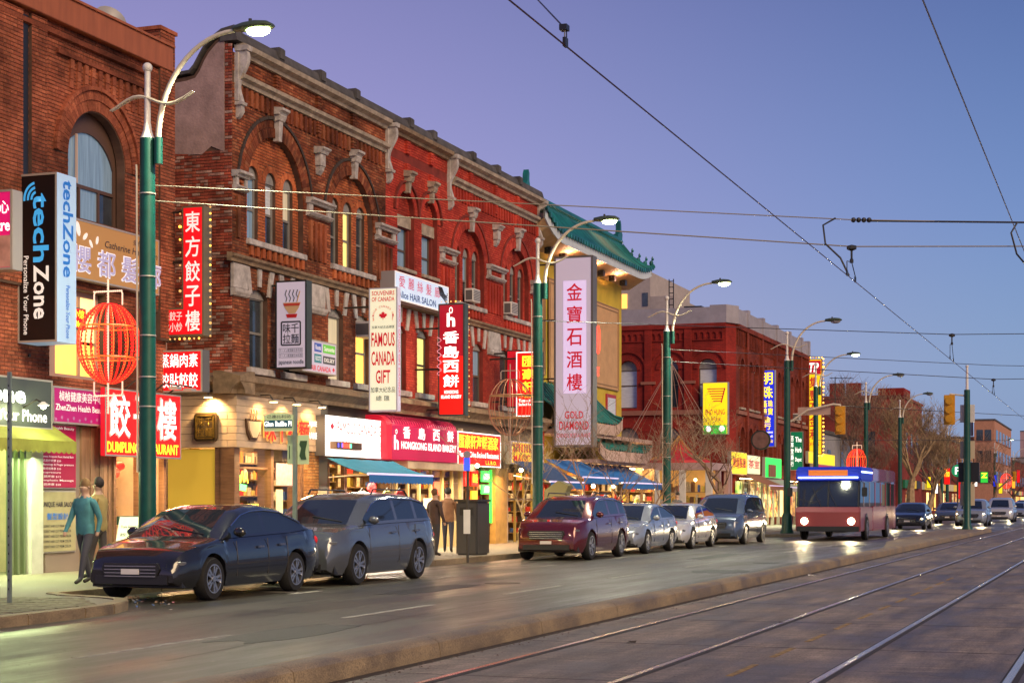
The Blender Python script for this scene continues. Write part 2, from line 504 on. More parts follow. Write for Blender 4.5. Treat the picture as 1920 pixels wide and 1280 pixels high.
TAN = M('weathered_tan', (0.34,0.24,0.155), 0.85, var=0.2, vs=5, dirt=0.6, ds=3, bump=0.4, bs=25)
STUCCO = M('stucco', (0.46,0.31,0.29), 0.9, var=0.12, vs=2, dirt=0.45, ds=1.2, bump=0.5, bs=18)
FRAME = M('window_frame', (0.10,0.075,0.06), 0.6)
FRAME_G = M('grey_window_frame', (0.22,0.21,0.20), 0.6, var=0.1)
GREYP = M('grey_infill', (0.25,0.24,0.24), 0.7, var=0.15, vs=8)
GL_BLUE = M('curtained_glass', (0.20,0.30,0.40), 0.08, var=0.25, vs=3, stretch=(6,6,0.4), spec=0.8, es=0.10, ecol=(0.35,0.6,0.9))
GL_DARK = M('dark_glass', (0.035,0.045,0.06), 0.05, spec=0.9, var=0.4, vs=2)
GL_LIT = M('lit_blind', (0.7,0.62,0.25), 0.4, var=0.2, vs=3, stretch=(5,5,0.5), es=0.9, ecol=(1.0,0.78,0.22))
GL_AMB = M('amber_lit_glass', (0.7,0.4,0.1), 0.4, var=0.2, vs=3, es=1.5, ecol=(1.0,0.55,0.10))
GL_CREAM = M('cream_blind', (0.62,0.56,0.42), 0.5, var=0.15, vs=3, stretch=(8,8,0.3), es=0.15, ecol=(1,0.85,0.55))
GL_PALE = M('pale_blind', (0.60,0.66,0.74), 0.4, var=0.12, vs=3, stretch=(1,1,6))
METAL = M('dark_metal', (0.06,0.055,0.05), 0.5, metal=0.6)
METAL_O = M('rust_orange_metal', (0.36,0.11,0.045), 0.6, var=0.15, vs=2, stretch=(3,3,0.5))
GREENP = M('green_pole_paint', (0.004,0.075,0.058), 0.4, var=0.15, vs=6, dirt=0.2)
CREAMP = M('cream_pole_paint', (0.66,0.60,0.48), 0.4, var=0.1)
WHITEP = M('white_paint', (0.72,0.70,0.68), 0.5, var=0.08)
BLACKP = M('black_paint', (0.02,0.02,0.022), 0.4)
RED_T = M('teal_tile', (0.012,0.16,0.15), 0.35, isl=0.3, var=0.3, vs=2, dirt=0.3)
CREAM = M('cream_siding', (0.62,0.47,0.34), 0.6, var=0.08, vs=4, dirt=0.25)
WOOD = M('brown_wood', (0.17,0.09,0.05), 0.5, var=0.25, vs=3, stretch=(1,1,8))

def shop_glass():
    m = bpy.data.materials.new('shop_glass'); m.use_nodes = True
    nt = m.node_tree; n = nt.nodes; l = nt.links; n.clear()
    o = n.new('ShaderNodeOutputMaterial'); t = n.new('ShaderNodeBsdfTransparent'); g = n.new('ShaderNodeBsdfGlossy'); g.inputs['Roughness'].default_value = 0.03
    lw = n.new('ShaderNodeLayerWeight'); lw.inputs['Blend'].default_value = 0.5; f = n.new('ShaderNodeMath'); f.operation = 'POWER'; l.new(lw.outputs['Facing'], f.inputs[0]); f.inputs[1].default_value = 5.0
    x = n.new('ShaderNodeMixShader'); l.new(f.outputs[0], x.inputs[0]); l.new(t.outputs[0], x.inputs[1]); l.new(g.outputs[0], x.inputs[2]); l.new(x.outputs[0], o.inputs[0])
    return m
GLASS = shop_glass()

def shelf_mat(name, cols, es, sc=5.0):
    """goods on the shelves at the back of a lit shop"""
    m = bpy.data.materials.new(name); m.use_nodes = True
    nt = m.node_tree; n = nt.nodes; l = nt.links; b = n['Principled BSDF']
    g = n.new('ShaderNodeTexCoord'); mp = n.new('ShaderNodeMapping'); mp.inputs['Scale'].default_value = (1, 1, 0.8)
    l.new(g.outputs['Object'], mp.inputs[0])
    v = n.new('ShaderNodeTexVoronoi'); v.inputs['Scale'].default_value = sc; v.distance = 'CHEBYCHEV'
    l.new(mp.outputs[0], v.inputs['Vector'])
    s = n.new('ShaderNodeSeparateColor'); l.new(v.outputs['Color'], s.inputs[0])
    r = n.new('ShaderNodeValToRGB'); r.color_ramp.interpolation = 'CONSTANT'; e = r.color_ramp.elements
    while len(e) < len(cols): e.new(0.5)
    for k, c in enumerate(cols): e[k].position = k/len(cols); e[k].color = (*c, 1)
    l.new(s.outputs[0], r.inputs[0]); l.new(r.outputs[0], b.inputs['Base Color']); l.new(r.outputs[0], b.inputs['Emission Color'])
    b.inputs['Emission Strength'].default_value = es
    return m
SHELF_WARM = shelf_mat('warm_goods', [(0.7,0.35,0.06),(0.35,0.12,0.03),(0.8,0.55,0.15),(0.5,0.05,0.02),(0.25,0.1,0.04),(0.75,0.6,0.3),(0.12,0.05,0.03),(0.6,0.3,0.1)], 0.7, 4)
SHELF_GREEN = shelf_mat('green_lit_goods', [(0.45,0.65,0.12),(0.2,0.4,0.08),(0.6,0.75,0.3),(0.1,0.2,0.06),(0.5,0.5,0.2)], 0.9, 3)
SHELF_MIX = shelf_mat('mixed_goods', [(0.7,0.5,0.15),(0.45,0.2,0.05),(0.8,0.65,0.3),(0.2,0.3,0.1),(0.6,0.08,0.05),(0.15,0.1,0.06),(0.9,0.8,0.5),(0.3,0.22,0.1)], 0.55, 6)
GOODS = [M('goods_'+k_, c_, 0.5, var=0.25, vs=14) for k_, c_ in (('red',(0.5,0.04,0.03)),('orange',(0.6,0.2,0.03)),('yellow',(0.65,0.48,0.1)),('green',(0.1,0.3,0.05)),('cream',(0.65,0.55,0.38)),('brown',(0.2,0.1,0.05)),('blue',(0.05,0.12,0.4)),('white',(0.7,0.68,0.6)),('dark',(0.04,0.03,0.03)))]
PLANK = M('shelf_plank', (0.30,0.19,0.09), 0.6)
def goods(parent, x0, x1, y, z0, z1, energy=90, col=(1.0,0.66,0.3), step=0.42, back=(0.55,0.42,0.22), pick=(0,1,2,2,4,4,5,7,8), hang=False):
    """a lit shop interior: back panel, planks and the goods standing on them, its own ceiling light"""
    MB().box(x0, x1, y+0.34, y+0.38, z0, z1).build('back_panel', M('back_panel_%d' % int(back[1]*100), back, 0.8, var=0.2, vs=2), parent)
    mb = MB(); z = z0 + 0.25
    while z < z1 - 0.25:
        MB().box(x0, x1, y, y+0.33, z-0.03, z).build('shelf_plank', PLANK, parent)
        x = x0 + 0.04
        while x < x1 - 0.1:
            w = random.uniform(0.05, 0.2); h = random.uniform(0.35, 0.85)*(step-0.05)
            if random.random() < 0.86:
                mi = pick[int(random.random()*len(pick))]
                if random.random() < 0.3: mb.lathe([(w*0.4,z+0.001),(w*0.45,z+h*0.6),(w*0.2,z+h*0.8),(w*0.2,z+h)], (x+w/2, y+0.13, 0), n=8, mi=mi)
                else: mb.box(x, x+w, y+random.uniform(0.0,0.1), y+0.3, z+0.001, z+h, mi)
            x += w + random.uniform(0.005, 0.03)
        z += step
    if mb.v: mb.build('shelf_goods', GOODS, parent, kind='stuff')
    l = bpy.data.lights.new('shop_light', 'AREA'); l.energy = energy; l.color = col; l.shape = 'RECTANGLE'; l.size = (x1-x0)*0.8; l.size_y = 0.5
    o = bpy.data.objects.new('shop_light', l); C.objects.link(o); o.parent = parent; o.location = Vector(((x0+x1)/2, y-0.75, z1-0.02)) - wloc(parent); o.rotation_euler = Vector((0,0.35,-1)).to_track_quat('-Z','Y').to_euler()
def side_goods(parent, X, y0, y1, z0, z1, step=0.38, pick=(0,1,2,4,5,6,7,8,8,5)):
    mb = MB(); z = z0 + 0.25
    while z < z1 - 0.2:
        MB().box(X-0.26, X, y0, y1, z-0.03, z).build('shelf_plank', PLANK, parent)
        y = y0 + 0.03
        while y < y1 - 0.1:
            w = random.uniform(0.06, 0.2)
            if random.random() < 0.85: mb.box(X-0.22-random.uniform(0,0.03), X-0.01, y, y+w, z+0.001, z+random.uniform(0.4,0.9)*(step-0.06), pick[int(random.random()*len(pick))])
            y += w + 0.015
        z += step
    mb.build('shelf_goods', GOODS, parent, kind='stuff')
SHOPLAMP = glow('shop_ceiling_lamp', (1.0,0.72,0.35), 9)
SHOPLAMP_G = glow('green_white_lamp', (0.85,1.0,0.45), 9)

# ------------------------------------------------------------------ ground
def road_mat(name, c1, c2, sx=(1,1,1), rough=0.45, sc=120, gl=0.5, streak=0):
    m = bpy.data.materials.new(name); m.use_nodes = True
    nt = m.node_tree; n = nt.nodes; l = nt.links; b = n['Principled BSDF']
    g = n.new('ShaderNodeNewGeometry'); mp = n.new('ShaderNodeMapping'); mp.inputs['Scale'].default_value = sx; l.new(g.outputs['Position'], mp.inputs[0])
    a = n.new('ShaderNodeTexNoise'); a.inputs['Scale'].default_value = 1.0; a.inputs['Detail'].default_value = 10; a.inputs['Roughness'].default_value = 0.65; l.new(mp.outputs[0], a.inputs['Vector'])
    c = n.new('ShaderNodeTexNoise'); c.inputs['Scale'].default_value = sc; c.inputs['Detail'].default_value = 3; l.new(g.outputs['Position'], c.inputs['Vector'])
    r = n.new('ShaderNodeValToRGB'); r.color_ramp.elements[0].position = 0.35; r.color_ramp.elements[1].position = 0.68
    r.color_ramp.elements[0].color = (*c1, 1); r.color_ramp.elements[1].color = (*c2, 1); l.new(a.outputs['Fac'], r.inputs[0])
    mr = n.new('ShaderNodeMapRange'); mr.inputs['From Min'].default_value = 0.3; mr.inputs['From Max'].default_value = 0.7; mr.inputs['To Min'].default_value = 0.6; mr.inputs['To Max'].default_value = 1.4
    l.new(c.outputs['Fac'], mr.inputs['Value'])
    v = n.new('ShaderNodeVectorMath'); v.operation = 'SCALE'; l.new(r.outputs[0], v.inputs[0]); l.new(mr.outputs[0], v.inputs['Scale']); last = v.outputs[0]
    if streak:                                      # brushed across, scuffed along, with pale worn and stained clouds
        for (scl, lo, hi, f0, f1) in (((18,0.9,1), 0.62, 1.38, 0.36, 0.64), ((0.35,2.6,1), 0.6, 1.5, 0.35, 0.66), ((70,5,1), 0.75, 1.25, 0.3, 0.7)):
            m2 = n.new('ShaderNodeMapping'); m2.inputs['Scale'].default_value = scl; l.new(g.outputs['Position'], m2.inputs[0])
            z2 = n.new('ShaderNodeTexNoise'); z2.inputs['Scale'].default_value = 1.0; z2.inputs['Detail'].default_value = 8; z2.inputs['Roughness'].default_value = 0.7; l.new(m2.outputs[0], z2.inputs['Vector'])
            q2 = n.new('ShaderNodeMapRange'); q2.inputs['From Min'].default_value = f0; q2.inputs['From Max'].default_value = f1; q2.inputs['To Min'].default_value = lo; q2.inputs['To Max'].default_value = hi; l.new(z2.outputs['Fac'], q2.inputs['Value'])
            v2 = n.new('ShaderNodeVectorMath'); v2.operation = 'SCALE'; l.new(last, v2.inputs[0]); l.new(q2.outputs[0], v2.inputs['Scale']); last = v2.outputs[0]
    l.new(last, b.inputs['Base Color'])
    rr = n.new('ShaderNodeMapRange'); rr.inputs['From Min'].default_value = 0.35; rr.inputs['From Max'].default_value = 0.65; rr.inputs['To Min'].default_value = rough - 0.12; rr.inputs['To Max'].default_value = rough + 0.18
    l.new(a.outputs['Fac'], rr.inputs['Value']); l.new(rr.outputs[0], b.inputs['Roughness'])
    bp = n.new('ShaderNodeBump'); bp.inputs['Strength'].default_value = gl; bp.inputs['Distance'].default_value = 0.006; l.new(c.outputs['Fac'], bp.inputs['Height']); l.new(bp.outputs[0], b.inputs['Normal'])
    return m
ASPHALT = road_mat('asphalt', (0.045,0.042,0.036), (0.095,0.086,0.068), (0.16,1.1,1), 0.40)
TRACKC = road_mat('track_concrete', (0.075,0.054,0.038), (0.25,0.19,0.145), (0.5,1.1,1), 0.55, 45, 1.0, 7.0)
WALKC = road_mat('pavement_concrete', (0.15,0.13,0.10), (0.24,0.21,0.17), (1,1,1), 0.7, 50)
KERBC = road_mat('kerb_concrete', (0.13,0.095,0.056), (0.33,0.25,0.15), (1.2,3,2), 0.6, 70)
RAILM = M('rail_steel', (0.80,0.55,0.36), 0.25, metal=1.0, var=0.15, vs=3, stretch=(0.3,8,1))  # warm gold of headlights on the steel is put into its colour
RAILD = M('rail_groove', (0.03,0.022,0.018), 0.8)

g = MB().add([(-300,-400,-0.02),(2500,-400,-0.02),(2500,900,-0.02),(-300,900,-0.02)], [(0,1,2,3)]); g.build('ground', WALKC, kind='structure')
MB().box(-40, 900, -30, 15.2, -0.3, 0.0).build('road', ASPHALT, kind='structure')
MB().box(-40, 900, -6.0, 6.2, -0.2, 0.004).build('track_bed', TRACKC, kind='structure')
rails = (5.47, 3.98, 2.42, 0.92)
for k, y in enumerate(rails):
    rt = empty('tram_rail', (20, y, 0), ['nearest the kerb of four steel tram rails, bluish in the middle', 'second tram rail from the kerb, brightly lit', 'third tram rail from the kerb, coppery', 'tram rail at the bottom right corner of the picture'][k], 'rail', 'tram rails set in the road')
    MB().box(-20, 700, y-0.035, y+0.035, 0.0, 0.014).build('rail_head', RAILM, rt, bevel=0.004)
    MB().box(-20, 700, y-0.085, y-0.037, 0.0, 0.0075).build('flangeway', RAILD, rt)
    MB().box(-20, 700, y+0.037, y+0.055, 0.0, 0.0075).build('joint_filler', RAILD, rt)
YEL = M('worn_yellow_paint', (0.45,0.27,0.06), 0.7, var=0.5, vs=9, dirt=0.8, ds=6)
WHI = M('worn_white_paint', (0.45,0.43,0.38), 0.7, var=0.3, vs=9, dirt=0.6, ds=6)
ln = empty('track_line', (20, 3.2, 0)); ln['kind'] = 'structure'
for k in range(12):
    x = 12.5 + k*1.9
    MB().box(x, x+1.1, 3.17, 3.23, 0.0, 0.0075).build('dash', YEL, ln)
ln = empty('lane_line', (20, 9.6, 0)); ln['kind'] = 'structure'
for k in range(14):
    x = 14 + k*6.0
    MB().box(x, x+3, 9.45, 9.55, -0.01, 0.004).build('dash', WHI, ln)
pb = empty('parking_line', (24, 12.9, 0)); pb['kind'] = 'structure'
for k in range(7):
    x = 25.3 + k*6.2
    MB().box(x, x+0.1, 12.8, 14.9, -0.01, 0.004).build('dash', WHI, pb)
    MB().box(x-0.5, x+0.6, 12.7, 12.8, -0.01, 0.005).build('dash', WHI, pb)
# joints across the concrete of the track bed
tj = MB()
for k in range(60):
    x = 10 + k*3.7
    for (ya, yb) in ((4.06,5.38),(2.50,3.89),(1.0,2.33),(5.56,6.18)):
        tj.box(x, x+0.012, ya, yb, 0.0, 0.0056)
tj.build('track_bed_joint', RAILD, kind='structure')

# rounded kerb between the road and the tram tracks, laid in lengths
kerb = empty('kerb', (20, 6.4, 0)); kerb['kind'] = 'structure'
x = 3.0
while x < 88:
    L = 3.05
    pr = []
    w = 0.40
    for t in range(9):
        a = PI*t/8
        pr.append((6.2 + w/2 - math.cos(a)*w/2, 0.05 + 0.15*math.sin(a)**0.45))
    pr = [(6.2, -0.05)] + pr + [(6.2+w, -0.05)]
    MB().prism(pr, 'x', x, min(x+L-0.015, 87)).build('kerb_stone', KERBC, kerb, smooth=True)
    x += L
MB().box(2, 88, 6.08, 6.2, 0.0, 0.0065).build('gutter', M('gutter_brown', (0.06,0.045,0.03), 0.9), kind='structure')  # dark brown strip along the foot of the kerb
# widened island beside the kerb
isl = MB().prism([(50,6.62),(60,7.8),(84.5,8.6),(86.8,7.9),(87,6.62)], 'z', 0.0, 0.13)
isl.build('traffic_island', KERBC, kind='structure', bevel=0.03)

# pavement on the shop side, with the bulge at the near corner
pv = [(-40,12.6),(17.5,12.6),(19.6,12.75),(20.8,13.3),(21.3,14.2),(21.5,15.0),(21.8,15.2),(60,15.2)]
out = pv + [(70.5,15.2),(71.5,14.6),(72.3,13.0),(79.5,13.0),(80.5,14.6),(81.5,15.2),(900,15.2),(900,45),(-40,45)]
MB().prism(out, 'z', -0.2, 0.12).build('pavement', WALKC, kind='structure')
kb = empty('pavement_kerb', (20, 15, 0)); kb['kind'] = 'structure'
path = [(-6,12.6)] + [(k*3.0, 12.6) for k in range(-1, 6)] + [(17.5,12.6),(18.8,12.66),(19.6,12.75),(20.3,13.0),(20.8,13.3),(21.1,13.75),(21.3,14.2),(21.45,14.7),(21.8,15.15)] + [(24.8+3*k, 15.2) for k in range(60)]
for (p, q) in zip(path[:-1], path[1:]):
    d = Vector((q[0]-p[0], q[1]-p[1], 0)); n_ = Vector((d.y, -d.x, 0)).normalized()*0.16
    P = [(p[0]+n_.x*0.35, p[1]+n_.y*0.35), (q[0]+n_.x*0.35, q[1]+n_.y*0.35), (q[0]-n_.x, q[1]-n_.y), (p[0]-n_.x, p[1]-n_.y)]
    MB().prism(P, 'z', -0.1, 0.135).build('kerb_stone', KERBC, kb, bevel=0.015)
# interlocking pavers on the corner bulge
PAV = M('paver', (0.16,0.145,0.09), 0.75, isl=0.25, var=0.2, vs=8)
pvr = empty('paver_field', (18, 14.5, 0.12)); pvr['kind'] = 'structure'
pm = None; cnt = 0; rest = MB()
for i in range(26):
    for j in range(11):
        x = 15.4 + i*0.235; y = 12.95 + j*0.20 + (0.03 if i % 2 else 0)
        if x > 20.6 - max(0, (13.9-y))*1.1: continue
        wv = [(x+0.012+0.02*math.sin(t*PI), y+0.19*t) for t in (0.03,0.25,0.5,0.75,0.97)]
        wv2 = [(x+0.222+0.02*math.sin(t*PI), y+0.19*t) for t in (0.97,0.75,0.5,0.25,0.03)]
        MB().prism(wv+wv2, 'z', 0.115, 0.127+random.uniform(0,0.003)).build('paver', PAV, pvr)
# drain covers in the pavement and road
MB().lathe([(0.33,-0.01),(0.33,0.006),(0.30,0.008)], (41.5, 8.3, 0), n=24).build('manhole_cover', METAL, kind='structure')
MB().lathe([(0.33,-0.01),(0.33,0.006),(0.30,0.008)], (29.5, 10.8, 0), n=24).build('manhole_cover', METAL, kind='structure')

# ------------------------------------------------------------------ windows
def window(b, pl, x0, x1, z0, zs, rise, depth=0.22, upper=None, lower=None, frame=None, fill=False, rail=0.45, infill_z=None, mull=False):
    """sash window set back in its opening; returns the hole outline"""
    hole = arch_outline(x0, x1, z0, zs, rise)
    fr = frame or FRAME_G
    pf = Plane(pl.k, pl.at + depth)
    fw = 0.055
    ztop = zs + rise
    zr = z0 + (ztop - z0)*rail
    zi = infill_z if infill_z is not None else (zs if fill else None)
    top_in = arch_outline(x0+fw, x1-fw, zr+0.03, (zs if not fill else zi-0.03), (max(0, rise-fw) if not fill else 0))
    low_in = [(x0+fw, z0+fw), (x1-fw, z0+fw), (x1-fw, zr-0.03), (x0+fw, zr-0.03)]
    w = wall_sheet(pf, hole, [top_in, low_in], 0.07)
    if mull:
        xm = (x0+x1)/2
        lo = pf.p(xm-0.02, z0, 0.004); hi = pf.p(xm+0.02, zr, -0.04)
        w.box(lo[0], hi[0], lo[1], hi[1], lo[2], hi[2])
    wo = w.build('window', fr, b)
    pg = Plane(pl.k, pl.at + depth + 0.035)
    up = upper or GL_DARK; lo_ = lower or GL_DARK
    MB().add([pg.p(a, z) for a, z in top_in], [tuple(range(len(top_in)))]).build('pane', up, wo)
    MB().add([pg.p(a, z) for a, z in low_in], [(0,1,2,3)]).build('pane', lo_, wo)
    if fill:
        ph = Plane(pl.k, pl.at + depth - 0.03)
        pts = [(a, z) for a, z in arch_outline(x0+0.004, x1-0.004, zi, zs if zs > zi else zi+0.001, rise)]
        wall_sheet(ph, pts, [], 0.025).build('arch_panel', GREYP, wo)
    return hole
def sill(b, pl, x0, x1, z, h=0.13, out=0.12, mat=None):
    lo = pl.p(x0, z-h, out); hi = pl.p(x1, z, -0.05)
    MB().box(lo[0], hi[0], lo[1], hi[1], lo[2], hi[2]).build('sill', mat or STONE_W, b, bevel=0.012)
def pbox(mb, pl, a0, a1, z0, z1, out, back=-0.02):
    lo = pl.p(a0, z0, out); hi = pl.p(a1, z1, back)
    mb.box(lo[0], hi[0], lo[1], hi[1], lo[2], hi[2]); return mb
def moulding(pl, a0, a1, prof, mb=None):
    """cornice: profile of (out, z) run along the wall"""
    mb = mb or MB(); n = len(prof)
    vs = [pl.p(a0, z, o) for o, z in prof] + [pl.p(a1, z, o) for o, z in prof]
    fs = [(i, i+1, n+i+1, n+i) for i in range(n-1)] + [(n-1, 0, n, 2*n-1)]
    tr = tessellate_polygon([[Vector((o, z, 0)) for o, z in prof]])
    fs += [tuple(t) for t in tr] + [tuple(i+n for i in reversed(t)) for t in tr]
    mb.add(vs, fs); return mb
def keystone(b, pl, c, zb, zt, w=0.22, cap=True, mat=None, out=0.16):
    m = mat or STONE_W
    mb = MB()
    vs = [pl.p(c-w*0.38, zb, out*0.8), pl.p(c+w*0.38, zb, out*0.8), pl.p(c+w*0.5, zt, out), pl.p(c-w*0.5, zt, out),
          pl.p(c-w*0.38, zb, -0.03), pl.p(c+w*0.38, zb, -0.03), pl.p(c+w*0.5, zt, -0.03), pl.p(c-w*0.5, zt, -0.03)]
    mb.add(vs, [(0,1,2,3),(4,7,6,5),(0,4,5,1),(1,5,6,2),(2,6,7,3),(3,7,4,0)])
    if cap:
        moulding(pl, c-w*0.95, c+w*0.95, [(0,zt),(out+0.04,zt),(out+0.06,zt+0.05),(out+0.14,zt+0.09),(out+0.14,zt+0.15),(0,zt+0.19)], mb)
        moulding(pl, c-w*0.7, c+w*0.7, [(0,zt-0.16),(out+0.02,zt-0.14),(out+0.07,zt-0.03),(out+0.05,zt-0.002),(0,zt-0.002)], mb)
    mb.build('keystone', m, b)
def corbel(b, pl, c, zt, w=0.3, h=0.55, mat=None):
    mb = MB(); m = mat or STONE_W
    moulding(pl, c-w*0.75, c+w*0.75, [(0,zt-0.02),(0.2,zt-0.02),(0.24,zt+0.05),(0.3,zt+0.09),(0.3,zt+0.13),(0,zt+0.16)], mb)
    pbox(mb, pl, c-w/2, c+w/2, zt-h*0.6, zt-0.03, 0.17)
    moulding(pl, c-w*0.4, c+w*0.4, [(0,zt-h),(0.04,zt-h),(0.13,zt-h*0.8),(0.16,zt-h*0.62),(0,zt-h*0.61)], mb)
    mb.build('corbel', m, b)
def console(b, pl, c, zt, zb, w=0.15, mat=None):
    """long S-scrolled bracket"""
    H = zt - zb; pr = [(0, zt)]
    for k in range(15):
        t = k/14
        o = 0.27 - 0.17*t + 0.085*math.sin(t*2*PI*1.15 + 0.2)
        pr.append((max(0.05, o), zt - H*0.02 - t*H*0.78))
    pr += [(0.16, zb + H*0.18), (0.17, zb+H*0.10), (0.08, zb+H*0.02), (0, zb)]
    mb = moulding(pl, c-w/2, c+w/2, pr)
    moulding(pl, c-w*0.8, c+w*0.8, [(0,zb+H*0.19),(0.2,zb+H*0.19),(0.22,zb+H*0.23),(0,zb+H*0.25)], mb)
    moulding(pl, c-w*0.8, c+w*0.8, [(0,zt-0.06),(0.34,zt-0.06),(0.36,zt+0.05),(0,zt+0.08)], mb)
    moulding(pl, c-w*0.9, c-w*0.5-0.004, [(0,zb+H*0.25),(0.10,zb+H*0.25),(0.10,zt-0.1),(0,zt-0.1)], mb)
    mb.build('bracket', mat or STONE_W, b, smooth=True)
def impost(b, pl, a0, a1, z0, z1, inner):
    mb = MB(); h = z1 - z0
    moulding(pl, a0-0.05, a1+0.05, [(0,z1-0.16),(0.14,z1-0.16),(0.17,z1-0.11),(0.24,z1-0.08),(0.24,z1-0.02),(0,z1)], mb)
    moulding(pl, a0-0.02, a1+0.02, [(0,z0),(0.12,z0+0.02),(0.18,z0+0.08),(0.18,z0+0.11),(0,z0+0.13)], mb)
    w = a1 - a0
    e = min(0.22, w*0.22)
    pbox(mb, pl, a0, a0+e, z0+0.135, z1-0.165, 0.11)
    pbox(mb, pl, a1-e, a1, z0+0.135, z1-0.165, 0.11)
    mb.build('impost', STONE_W, b)
    br = Bricks(); br.lay(pl, a0+e+0.01, a1-e-0.01, z0+0.135, z1-0.17, out=0.08)
    return br

# ------------------------------------------------------------------ the corner building with the big brick arches
cb = empty('victorian_building', (35.55, 19.8, 0), 'long three storey Victorian brick block with big arches and pale stone cornice', 'building')
S = Plane('S', 19.8)
SR_ = Plane('S', 19.95)         # recessed wall inside the arches
bricks = Bricks()
mats_cb = [BR_DARK, BR_RED, BR_ORANGE]
secs = [(35.55, 44.4, 0), (44.4, 49.2, 1), (49.2, 57.95, 1)]
holesA, recs = [], []
big = [(37.74, 8.98, 1.50, 2.0, 0), (42.17, 9.0, 1.35, 1.80, 0), (51.03, 8.93, 1.30, 1.75, 1), (55.46, 8.93, 1.30, 1.75, 1)]
holes_by = {0: [], 1: []}
def zone(x): return 0 if x < 44.4 else 1
wall_holes = []
for (cx, cz, ri, ro, z) in big:
    h = arch_outline(cx-ri, cx+ri, 7.8, cz, ri-0.001, 24)
    wall_holes.append(h)
smalls = [(45.85, 9.95, 0.62, 0.92), (47.65, 9.95, 0.62, 0.92)]
for (cx, cz, ri, ro) in smalls:
    wall_holes.append(arch_outline(cx-ri, cx+ri, 8.3, cz, ri-0.001, 18))
# second floor openings
w2 = [(36.85,'d'),(38.6,'c'),(41.15,'a'),(42.85,'m'),(45.4,'c'),(47.15,'y'),(50.1,'d'),(51.75,'b'),(54.25,'d'),(56.2,'d')]
tops = {'d': (GL_DARK, GL_DARK), 'c': (GL_CREAM, GL_DARK), 'a': (GL_CREAM, GL_CREAM), 'm': (GL_AMB, GL_AMB), 'y': (GL_LIT, GL_LIT), 'b': (GL_BLUE, GL_DARK)}
for x, s_ in w2:
    u, l_ = tops[s_]
    wall_holes.append(window(cb, S, x-0.46, x+0.46, 4.72, 6.42, 0.22, 0.13, u, l_, FRAME_G if zone(x) == 0 else FRAME, fill=True))
    sill(cb, S, x-0.62, x+0.62, 4.72, 0.16, 0.14)
    for dx in (-0.52, 0, 0.52):               # white wedge stones over the head
        t = dx*0.55; wv = 0.085 if dx else 0.075
        zb = 6.70 if dx == 0 else 6.5
        vs = []
        for o in (0.05, -0.03):
            vs += [S.p(x+dx*0.92-wv, zb, o), S.p(x+dx*0.92+wv, zb, o), S.p(x+dx*0.92+t*0.55+wv*1.35, 7.13, o), S.p(x+dx*0.92+t*0.55-wv*1.35, 7.13, o)]
        MB().add(vs, [(0,1,2,3),(4,7,6,5),(0,4,5,1),(1,5,6,2),(2,6,7,3),(3,7,4,0)]).build('wedge_stone', STONE_W, cb)
# the main wall sheets, one for the brown part and one for the red part
for (a, b_, mm) in ((35.55, 44.4, MORTAR), (44.4, 57.95, MORTAR_R)):
    hs = [h for h in wall_holes if a < (h[0][0]+h[1][0])/2 < b_]
    wall_sheet(S, [(a,4.3),(b_,4.3),(b_,12.1),(a,12.1)], hs, 0.14).build('wall', mm, cb)
ring_holes = [arch_outline(cx-ro, cx+ro, cz-0.001, cz, ro-0.001, 24) for (cx, cz, ri, ro, z) in big] + [arch_outline(cx-ro, cx+ro, cz-0.001, cz, ro-0.001, 18) for (cx, cz, ri, ro) in smalls]
for (a, b_, mi) in secs:
    bricks.lay(S, a+0.01, b_-0.01, 4.5, 7.14, wall_holes, mi=mi)
    bricks.lay(S, a+0.01, b_-0.01, 7.37, 11.38, wall_holes + ring_holes, mi=mi)
    bricks.lay(S, a+0.01, b_-0.01, 11.66, 12.1, [], mi=mi)
